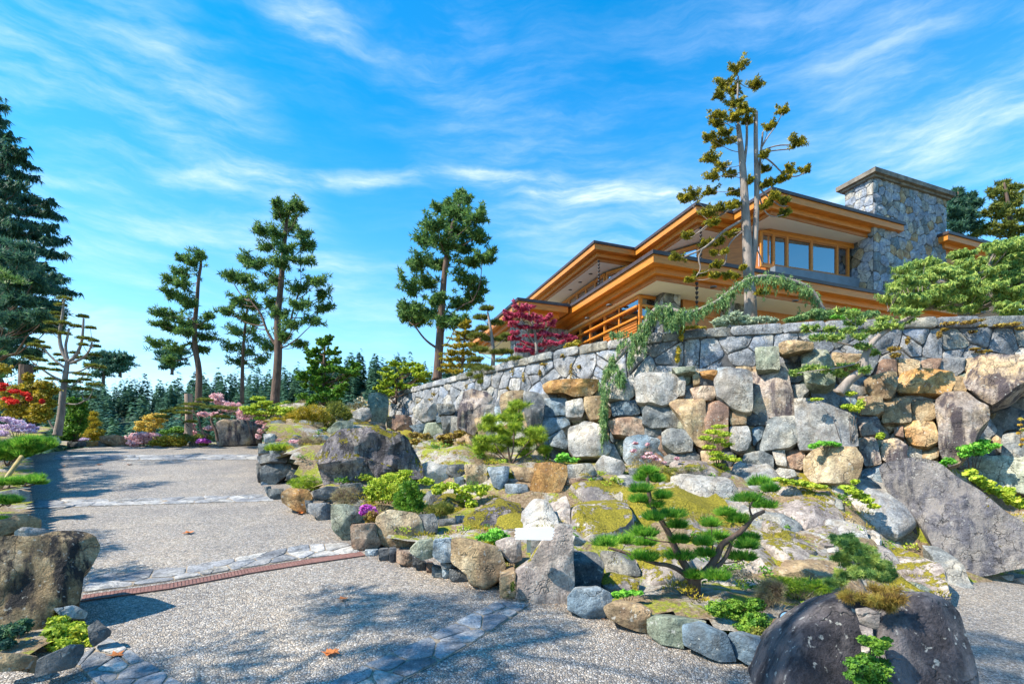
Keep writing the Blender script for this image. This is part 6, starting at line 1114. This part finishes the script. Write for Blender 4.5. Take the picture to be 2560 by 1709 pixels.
('conifer_sapling', 'small golden-green conical spruce in front of the forest left of centre crest', 'c2', [(730, 1050, 26, 14), (720, 1090, 40, 16), (740, 1125, 50, 16), (700, 1150, 55, 16), (740, 1185, 70, 18), (690, 1215, 80, 18), (760, 1215, 50, 16), (720, 1240, 70, 12)], 'gold', 'tuft', .09, .03, 500, 18.2),
('shrub', 'dark green bushes behind the foot of the candelabra tree', 'c2', [(540, 1120, 60, 50), (600, 1160, 60, 50), (520, 1200, 60, 50), (580, 1080, 60, 44), (560, 1230, 60, 30), (640, 1120, 44, 50), (590, 1020, 50, 44), (630, 970, 50, 40), (560, 960, 60, 40), (650, 1040, 40, 40)], 'green', 'leaf', .09, .05, 700, 16.6),
('shrub', 'amber and green rhododendron at the left edge behind the drive', 'c2', [(60, 880, 80, 50), (160, 860, 70, 40), (230, 840, 60, 40), (60, 960, 80, 50), (160, 950, 80, 50), (250, 940, 80, 44), (330, 900, 60, 40), (120, 1040, 80, 44), (320, 1000, 70, 44), (380, 960, 50, 40), (220, 760, 40, 30), (20, 700, 60, 50), (300, 1080, 80, 40), (360, 1050, 60, 34), (220, 1020, 70, 40), (400, 860, 60, 40), (340, 820, 60, 34)], 'gold', 'leaf', .10, .045, 520, 14.8),
('flowering_shrub', 'scarlet azalea flowers at the left edge', 'c2', [(30, 820, 34, 16), (110, 870, 40, 16), (100, 950, 44, 20), (60, 930, 40, 16), (230, 925, 24, 22), (200, 890, 30, 14), (10, 850, 30, 16), (330, 950, 16, 16)], 'red', 'leaf', .065, .055, 150, 14.2),
('flowering_shrub', 'lilac-white rhododendron blossom at the left edge', 'c2', [(40, 1090, 50, 20), (120, 1110, 60, 22), (200, 1140, 60, 22), (60, 1150, 60, 24), (150, 1170, 60, 24), (20, 1200, 50, 24), (230, 1180, 50, 20), (270, 1160, 30, 16)], 'lilac', 'leaf', .065, .055, 200, 14.0),
('flowering_shrub', 'low lilac flowers in the crest row of rocks', 'c2', [(610, 1250, 44, 8), (660, 1245, 34, 10), (590, 1258, 24, 6)], 'lilac', 'leaf', .06, .05, 200, 17.2),
('shrub', 'silvery leafed shrub on the wall top under the cypress trunk', 'd5', [(1080, 170, 44, 26), (1140, 150, 50, 34), (1220, 120, 50, 34), (1290, 150, 50, 30), (1360, 160, 50, 26), (1440, 150, 50, 24), (1510, 160, 40, 20), (1230, 170, 60, 20), (1100, 195, 50, 12), (1320, 180, 60, 14)], 'grey', 'leaf', .075, .022, 420, 9.4),
('shrub', 'light green fern-like plant with tiny white flowers on the wall top', 'd6', [(440, 90, 50, 20), (500, 80, 50, 24), (540, 55, 40, 16), (400, 100, 40, 14), (500, 110, 50, 10)], 'bright', 'leaf', .05, .014, 420, 9.1),
('ground_cover', 'low cedar fringe along the wall top left of the light green plant', 'd6', [(60, 115, 50, 14), (130, 100, 50, 18), (200, 80, 60, 26), (260, 60, 60, 26), (300, 100, 60, 16), (350, 70, 50, 24), (620, 90, 60, 20), (680, 70, 60, 20)], 'cedar', 'droop', .06, .018, 500, 9.2),
('ground_cover', 'yellow sedum clump spilling over the wall beside the rain chain', 'd5', [(830, 215, 50, 12), (900, 212, 40, 10), (800, 245, 22, 20), (795, 290, 20, 30), (770, 400, 18, 40), (765, 460, 20, 30), (960, 215, 24, 6)], 'gold', 'leaf', .03, .024, 260, 'w'),
('ground_cover', 'green and brown grass tuft spilling over the left part of the wall', 'd3', [(980, 430, 60, 40), (1050, 410, 60, 36), (1000, 490, 50, 40), (1090, 420, 40, 26), (1020, 530, 30, 26), (1200, 350, 70, 12), (930, 470, 30, 30), (1300, 330, 60, 10)], 'olive', 'pad', .09, .010, 700, 'w'),
('ground_cover', 'low yellow shrub on the wall top right of the red maple', 'd3', [(1780, 205, 50, 16), (1820, 185, 30, 16), (1740, 225, 34, 10)], 'gold', 'leaf', .05, .03, 300, 11.0),
('creeper', 'creeper with tiny purple flowers over the right half of the fieldstone wall', 'd6', [(1300, 150, 60, 10), (1440, 145, 60, 8), (1500, 130, 60, 8), (1560, 170, 30, 8), (860, 350, 50, 20), (880, 400, 40, 20), (1260, 200, 30, 12), (1560, 370, 50, 8), (1700, 165, 50, 10), (1800, 155, 60, 10), (1850, 190, 30, 12), (1480, 215, 30, 10), (1220, 240, 16, 30), (970, 280, 12, 30), (1500, 350, 40, 8)], 'rusty', 'leaf', .035, .028, 150, 'w'),
('creeper', 'thin reddish creeper in the joints of the left half of the fieldstone wall', 'd3', [(1280, 430, 24, 34), (1700, 300, 20, 14), (1770, 420, 14, 60), (1540, 370, 40, 10), (1370, 480, 14, 40), (1250, 570, 20, 14), (1510, 440, 16, 30), (620, 620, 20, 14), (600, 665, 34, 10), (500, 690, 24, 8), (900, 560, 20, 24), (1840, 390, 20, 16)], 'rusty', 'leaf', .04, .03, 90, 'w'),
('conifer_sapling', 'feathery lime green sapling in front of the boulder wall', 'd5', [(1090, 990, 60, 14), (1040, 1030, 70, 20), (1130, 1050, 60, 20), (980, 1080, 50, 20), (1080, 1100, 80, 22), (1150, 1130, 50, 18), (1010, 1150, 50, 16), (1060, 1200, 60, 20), (1140, 1230, 80, 20), (1200, 1250, 60, 14), (1080, 1290, 60, 18), (1130, 1320, 50, 16), (1060, 1240, 50, 16)], 'lime', 'leaf', .05, .018, 260, 8.0),
('flowering_shrub', 'wispy azalea with pink flowers behind the moss hump', 'd5', [(420, 1180, 24, 10), (500, 1230, 30, 12), (570, 1230, 34, 14), (540, 1200, 30, 10), (600, 1250, 34, 12), (760, 1240, 24, 10), (660, 1275, 20, 10), (530, 1130, 14, 8), (430, 1120, 20, 8)], 'pink', 'leaf', .04, .035, 90, 8.0),
('shrub', 'twiggy stems of the pink azalea behind the moss hump', 'd5', [(470, 1260, 60, 44), (540, 1280, 60, 36), (600, 1290, 50, 26), (430, 1220, 40, 40), (520, 1190, 50, 30)], 'twig', 'tuft', .08, .004, 300, 8.05),
('ground_cover', 'low grey-green thyme mat on top of the moss hump', 'd5', [(800, 1330, 80, 22), (900, 1320, 80, 20), (980, 1350, 70, 24), (700, 1330, 60, 16), (860, 1360, 80, 14), (1040, 1380, 44, 16)], 'olive', 'tuft', .035, .006, 700, 7.9),
('ground_cover', 'yellow-green creeper strip above the rusty slab', 'd7', [(240, 135, 50, 14), (320, 150, 60, 18), (400, 160, 60, 18), (470, 175, 60, 14), (540, 185, 44, 12)], 'lime', 'leaf', .04, .035, 260, 7.3),
('ground_cover', 'round-leaved creeper between the grey round rock and the big dark slab', 'd7', [(720, 190, 50, 16), (770, 220, 50, 20), (820, 250, 50, 20), (860, 280, 44, 18), (910, 320, 36, 16), (780, 150, 24, 10)], 'lime', 'leaf', .045, .04, 200, 6.9),
('creeper', 'bright round-leaved creeper along the upper edge of the big dark slab', 'd7', [(1590, 90, 40, 26), (1640, 130, 44, 24), (1700, 170, 50, 26), (1760, 210, 50, 26), (1830, 240, 50, 26), (1890, 280, 50, 30), (1950, 310, 40, 26), (1850, 210, 40, 18)], 'lime', 'leaf', .06, .05, 200, 6.9),
('shrub', 'glossy green shrub before the dark streaked boulders at the right', 'd6', [(1430, 1130, 60, 30), (1500, 1110, 60, 30), (1570, 1130, 60, 30), (1640, 1110, 50, 20), (1520, 1160, 60, 24), (1420, 1180, 50, 20), (1300, 1230, 50, 24), (1240, 1260, 30, 20), (1560, 1080, 40, 18)], 'bright', 'leaf', .05, .03, 200, 7.4),
('shrub', 'green fern clump on top of the big oval boulder', 'd6', [(230, 1110, 40, 20), (300, 1090, 50, 18), (370, 1090, 50, 14), (420, 1100, 30, 10)], 'bright', 'leaf', .05, .02, 260, 'f'),
('shrub', 'bright weed tuft in the joint under the tan block right of the pale boulder', 'd6', [(500, 800, 50, 18), (560, 820, 50, 26), (600, 780, 30, 40), (250, 745, 50, 10), (520, 700, 40, 20), (760, 1030, 34, 26)], 'lime', 'leaf', .035, .022, 260, 'f'),
('shrub', 'green leafy weeds at the foot of the wall beside the ochre block', 'd3', [(1700, 1140, 50, 26), (1680, 1170, 40, 16), (1790, 1170, 40, 14), (1730, 1165, 40, 16)], 'bright', 'leaf', .06, .04, 200, 8.4),
('sapling', 'slender amber-leaved sapling at the right edge', 'd6', [(1855, 900, 14, 8), (1850, 945, 16, 8), (1870, 985, 14, 8), (1840, 1010, 12, 6), (1875, 1060, 12, 8), (1860, 1100, 12, 6)], 'amber', 'leaf', .04, .03, 60, 7.2),
('shrub', 'mossy tufts at the foot of the pale pinkish rock face', 'd4', [(240, 1040, 40, 22), (50, 970, 20, 40), (80, 940, 14, 30), (330, 1060, 24, 12), (420, 1060, 14, 20)], 'olive', 'leaf', .014, .012, 500, 4.36),
]
for nm, lb, key, pads, m, kd, L_, w_, n_, Yv in SH:
    if Yv == 'w': Yf = lambda x, y: Yw(x)-.13
    elif Yv == 'f': Yf = lambda x, y: face_depth(x, y)-.45
    else: Yf = Yv
    cat = {'creeper': 'creeper', 'ground_cover': 'ground plant', 'grass_tuft': 'grass', 'sapling': 'tree', 'conifer_sapling': 'tree'}.get(nm, 'shrub')
    P = pxpads(key, pads, Yf, .12 if not callable(Yf) else .02, .8, len(lb)); zb_ = min(p[2]-p[5] for p in P); cx_ = float(np.mean([p[0] for p in P])); cy_ = float(np.mean([p[1] for p in P]))
    t = thing(nm, (cx_, cy_, zb_), lb, cat)
    crown('foliage', P, n_, L_, w_, kd, m, t, len(lb)+7)
    if nm not in ('creeper', 'ground_cover', 'grass_tuft'):
        mb = MB()
        for p in P: mb.tube([(cx_+(p[0]-cx_)*.3, cy_+(p[1]-cy_)*.3, zb_-.03), ((cx_+p[0])/2, (cy_+p[1])/2, (zb_+p[2])/2), p[:3]], [max(.003, p[3]*.05), max(.002, p[3]*.035), max(.002, p[3]*.02)], 5)
        mb.build('stem', BARK, t, True)
# ---- fallen leaves and lichen tufts
lm = plain('dry_orange_leaf', (.55, .17, .04), .8, .3, 30)
me_ = None
for i, (k, x, y) in enumerate([('d8', 655, 1145), ('d8', 682, 1138), ('d8', 758, 738), ('d1', 610, 215), ('d1', 590, 268), ('d1', 385, 277), ('d1', 690, 1420), ('d1', 768, 268), ('d8', 440, 105), ('d1', 1122, 678)]):
    p = onroad(*cv(k, x, y), .016)
    if me_ is None:
        V = [(0, -.05, 0), (.02, -.02, .004), (.05, -.01, .012), (.025, .01, .004), (.03, .045, .014), (0, .025, .002), (-.03, .045, .012), (-.025, .01, .004), (-.05, -.01, .014), (-.02, -.02, .004), (0, 0, -.002)]
        me_ = mesh_py('fallen_leaf', V, [(j, (j+1) % 10, 10) for j in range(10)]); me_.materials.append(lm)
    o = bpy.data.objects.new('fallen_leaf', me_); COL.objects.link(o); o.location = p; o.rotation_euler = (0, 0, i*1.3); o.scale = (1.1,)*3 if p.y < 6 else (1.6,)*3
    tag(o, ['larger curled orange leaf in the foreground shade', 'right half of the orange leaf pair in the foreground shade', 'tiny red-orange leaf alone on the sunny drive below the drain', 'orange leaf lying on the farthest stone band', 'orange leaf just below the farthest stone band', 'orange leaf in the tree shadow at the upper left of the drive', 'orange leaf on the big paving stones at the bottom left', 'orange leaf on bare drive between the two farthest bands', 'orange leaf beside the ochre edging stone', 'faint orange leaf in the middle of the drive above the drain'][i], 'leaf', 'fallen orange leaves on the drive')
# ---- litter and small ground plants: nobody could count these
def on_bed(n, seed, thr, fn):
    rs = np.random.default_rng(seed); out = []
    xs_, ys_ = rs.uniform(-9, 8, n*6), rs.uniform(3.4, 17.5, n*6); ok = inside(gpoly, xs_, ys_)
    for x, y in zip(xs_[ok], ys_[ok]):
        if mn.fractal(Vector((x*1.1, y*1.1, seed)), 1, 2, 3) > thr:
            g = float(gard(x, y)[0])
            if g > float(road(x, y))+.05: out.append((x, y, g))
        if len(out) >= n: break
    return out
for nm_, m_, sd_, th_, n_, sz, k_, L_, w_ in [('moss_tufts', 'gold', 1, .12, 420, .11, 'pad', .03, .012), ('low_herbs', 'green', 2, .18, 260, .10, 'leaf', .035, .02), ('low_sedum', 'lime', 4, .22, 220, .09, 'leaf', .03, .02), ('dry_grass', 'twig', 5, .1, 260, .10, 'pad', .07, .005)]:
    pts_ = on_bed(n_, sd_, th_, None); rs = np.random.default_rng(sd_); P = [(x, y, z+.06, sz*rs.uniform(.5, 1.5), sz*rs.uniform(.5, 1.5), sz*.5) for x, y, z in pts_]
    tag(crown(nm_, P, 70, L_, w_, k_, m_, None, sd_), kind='stuff')
rs = np.random.default_rng(77); V = []
for i in range(len(edge)-1):
    for _ in range(420):
        t_ = rs.random(); o_ = -abs(rs.normal(0, .16))+.06; p = edge[i].lerp(edge[i+1], float(t_)); d_ = (edge[i+1]-edge[i]).normalized(); x, y = p.x+d_.y*o_*1.0, p.y-d_.x*o_*1.0
        if rs.random() < .25: x, y = x+rs.normal(0, .25), y-abs(rs.normal(0, .25))
        z = float(road(x, y))+.006; a = rs.uniform(0, 6.28); l = rs.uniform(.006, .016); V += [(x, y, z), (x+l*math.cos(a), y+l*math.sin(a), z+.003), (x+l*.5*math.cos(a+1.2), y+l*.5*math.sin(a+1.2), z+.001)]
tag(link('leaf_litter', mesh_np('l', V, np.arange(len(V)).reshape(-1, 3)), plain('litter_brown', (.34, .17, .07), .9, .5, 60)), kind='stuff')
# ---- sign, post, spotlight
sg = thing('sign', at(*cv('d4', 220, 700), 4.5), 'blank white board sign with notched ends on the rock face', 'sign')
pl = [(95, 570), (335, 558), (350, 572), (340, 582), (352, 592), (338, 603), (348, 614), (332, 622), (340, 634), (325, 642), (98, 638), (108, 628), (94, 618), (106, 608), (94, 598), (104, 586)]
P = [at(*cv('d4', *p), 4.25) for p in pl]; n = len(P); V = [tuple(p) for p in P]+[(p.x, p.y+.03, p.z) for p in P]
link('board', mesh_py('board', V, [tuple(range(n))[::-1], tuple(range(n, 2*n))]+[(i, (i+1) % n, n+(i+1) % n, n+i) for i in range(n)]), WHITE, sg)
MB().bar(at(*cv('d4', 185, 640), 4.31), at(*cv('d4', 185, 720), 4.31), .035, .03, up=(0, 1, 0)).build('post', plain('pale_wood', (.5, .42, .28), .8), sg)
pst = MB(); a = at(*cv('c2', 1478, 1225), 17.3); b = at(*cv('c2', 1478, 892), 17.3); pst.tube([a, a.lerp(b, .5)+Vector((.02, 0, 0)), b], [.125, .115, .12], 9)
tag(pst.build('wooden_post', plain('weathered_post', (.34, .24, .18), .9, .5, 6, bs=1, bd=.03, stretch=(2, 2, .3)), None), 'weathered wooden post behind the spreading pine', 'post')
st_ = MB(); a = at(*cv('c2', 200, 900), 17); b = at(*cv('c2', 205, 665), 17); st_.tube([a, b], [.21, .18], 10); tag(st_.build('tree_stump', BARK, None), 'dark sawn-off trunk behind the red azalea', 'stump')
sp_ = thing('spotlight', at(*cv('d7', 345, 1190), 3.6), 'black tubular garden spotlight beside the black boulder', 'spotlight')
a = at(*cv('d7', 345, 1180), 3.6); b = at(*cv('d7', 300, 1105), 3.45)
MB().tube([a, a.lerp(b, .9)], [.042, .045], 18).build('lamp_housing', IRON, sp_, True); MB().tube([a.lerp(b, .9), b], [.050, .052], 18).build('lamp_shade', IRON, sp_, True)
d_ = (b-a).normalized(); MB().tube([b+d_*.001, b+d_*.003], [.040, .040], 18).build('lens', plain('lens_glass', (.15, .3, .45), .1, .1), sp_, True); MB().tube([a, a-Vector((0, 0, .12))], [.012, .012], 8).build('stake', IRON, sp_, True)
# ================================================================== wooded hill
def conifers(n, seed):
    rs = np.random.default_rng(seed); Vs = []; Fs = []; off = 0
    for i in range(n):
        y = rs.uniform(150, 400); x = rs.uniform(-1.1*y, .75*y)
        z = float(far(np.array([x]), np.array([y]))[0])
        if z < -4: continue
        h = rs.uniform(8, 25); rr = h*rs.uniform(.15, .23); m = 210
        t = np.sqrt(rs.uniform(0, 1, m)); a = rs.uniform(0, 6.283, m); lay = 1-.30*((t*9) % 1); rad = rr*t*lay*rs.uniform(.6, 1.08, m)*(1+.25*np.sin(a*3+i))
        c = np.stack([x+rad*np.cos(a), y+rad*np.sin(a), z+h*(1-t*.93)], 1); ax = np.stack([np.cos(a), np.sin(a), -.35*np.ones(m)], 1); s = h*.12
        sd = np.stack([-np.sin(a), np.cos(a), rs.uniform(-.4, .4, m)], 1)
        V = np.stack([c-sd*s*.30, c+sd*s*.30, c+ax*s*.75], 1).reshape(-1, 3); Vs.append(V); Fs.append(np.arange(m*3).reshape(-1, 3)+off); off += m*3
    return np.concatenate(Vs), np.concatenate(Fs)
V, Fc = conifers(3000, 3)
tag(link('hill_forest', mesh_np('f', V, Fc), LF['hill'], center=False), 'dense dark conifer forest covering the hill behind the garden', 'forest', kind='stuff')
for i, (x, y, hgt, lb) in enumerate([(258, 885, 95, 'flat-topped umbrella pine on the hill skyline left of the slim fir'), (300, 892, 60, 'second flat-topped pine beside the umbrella pine on the skyline'), (430, 878, 70, 'broad pine on the skyline behind the slim leaning fir'), (985, 925, 90, 'round-topped pine on the skyline left of the dense tall fir')]):
    q = lambda a, b: (x+a*hgt/90, y+b*hgt/90)
    tree('skyline_pine', lb, 'tree', 's', [q(0, 75), q(2, 30), q(0, 0)], [(*q(0, 0), 30, 6), (*q(-24, 8), 22, 5), (*q(26, 6), 22, 5), (*q(-8, 18), 30, 6), (*q(20, 22), 26, 6), (*q(-22, 28), 20, 5), (*q(8, 38), 28, 7), (*q(-10, 50), 26, 8)], 300, r=(1.6, .8), leaf='hill', kind='tuft', n=260, L_=2.2, w=.8, jit=2, seed=60+i, rb=.35)
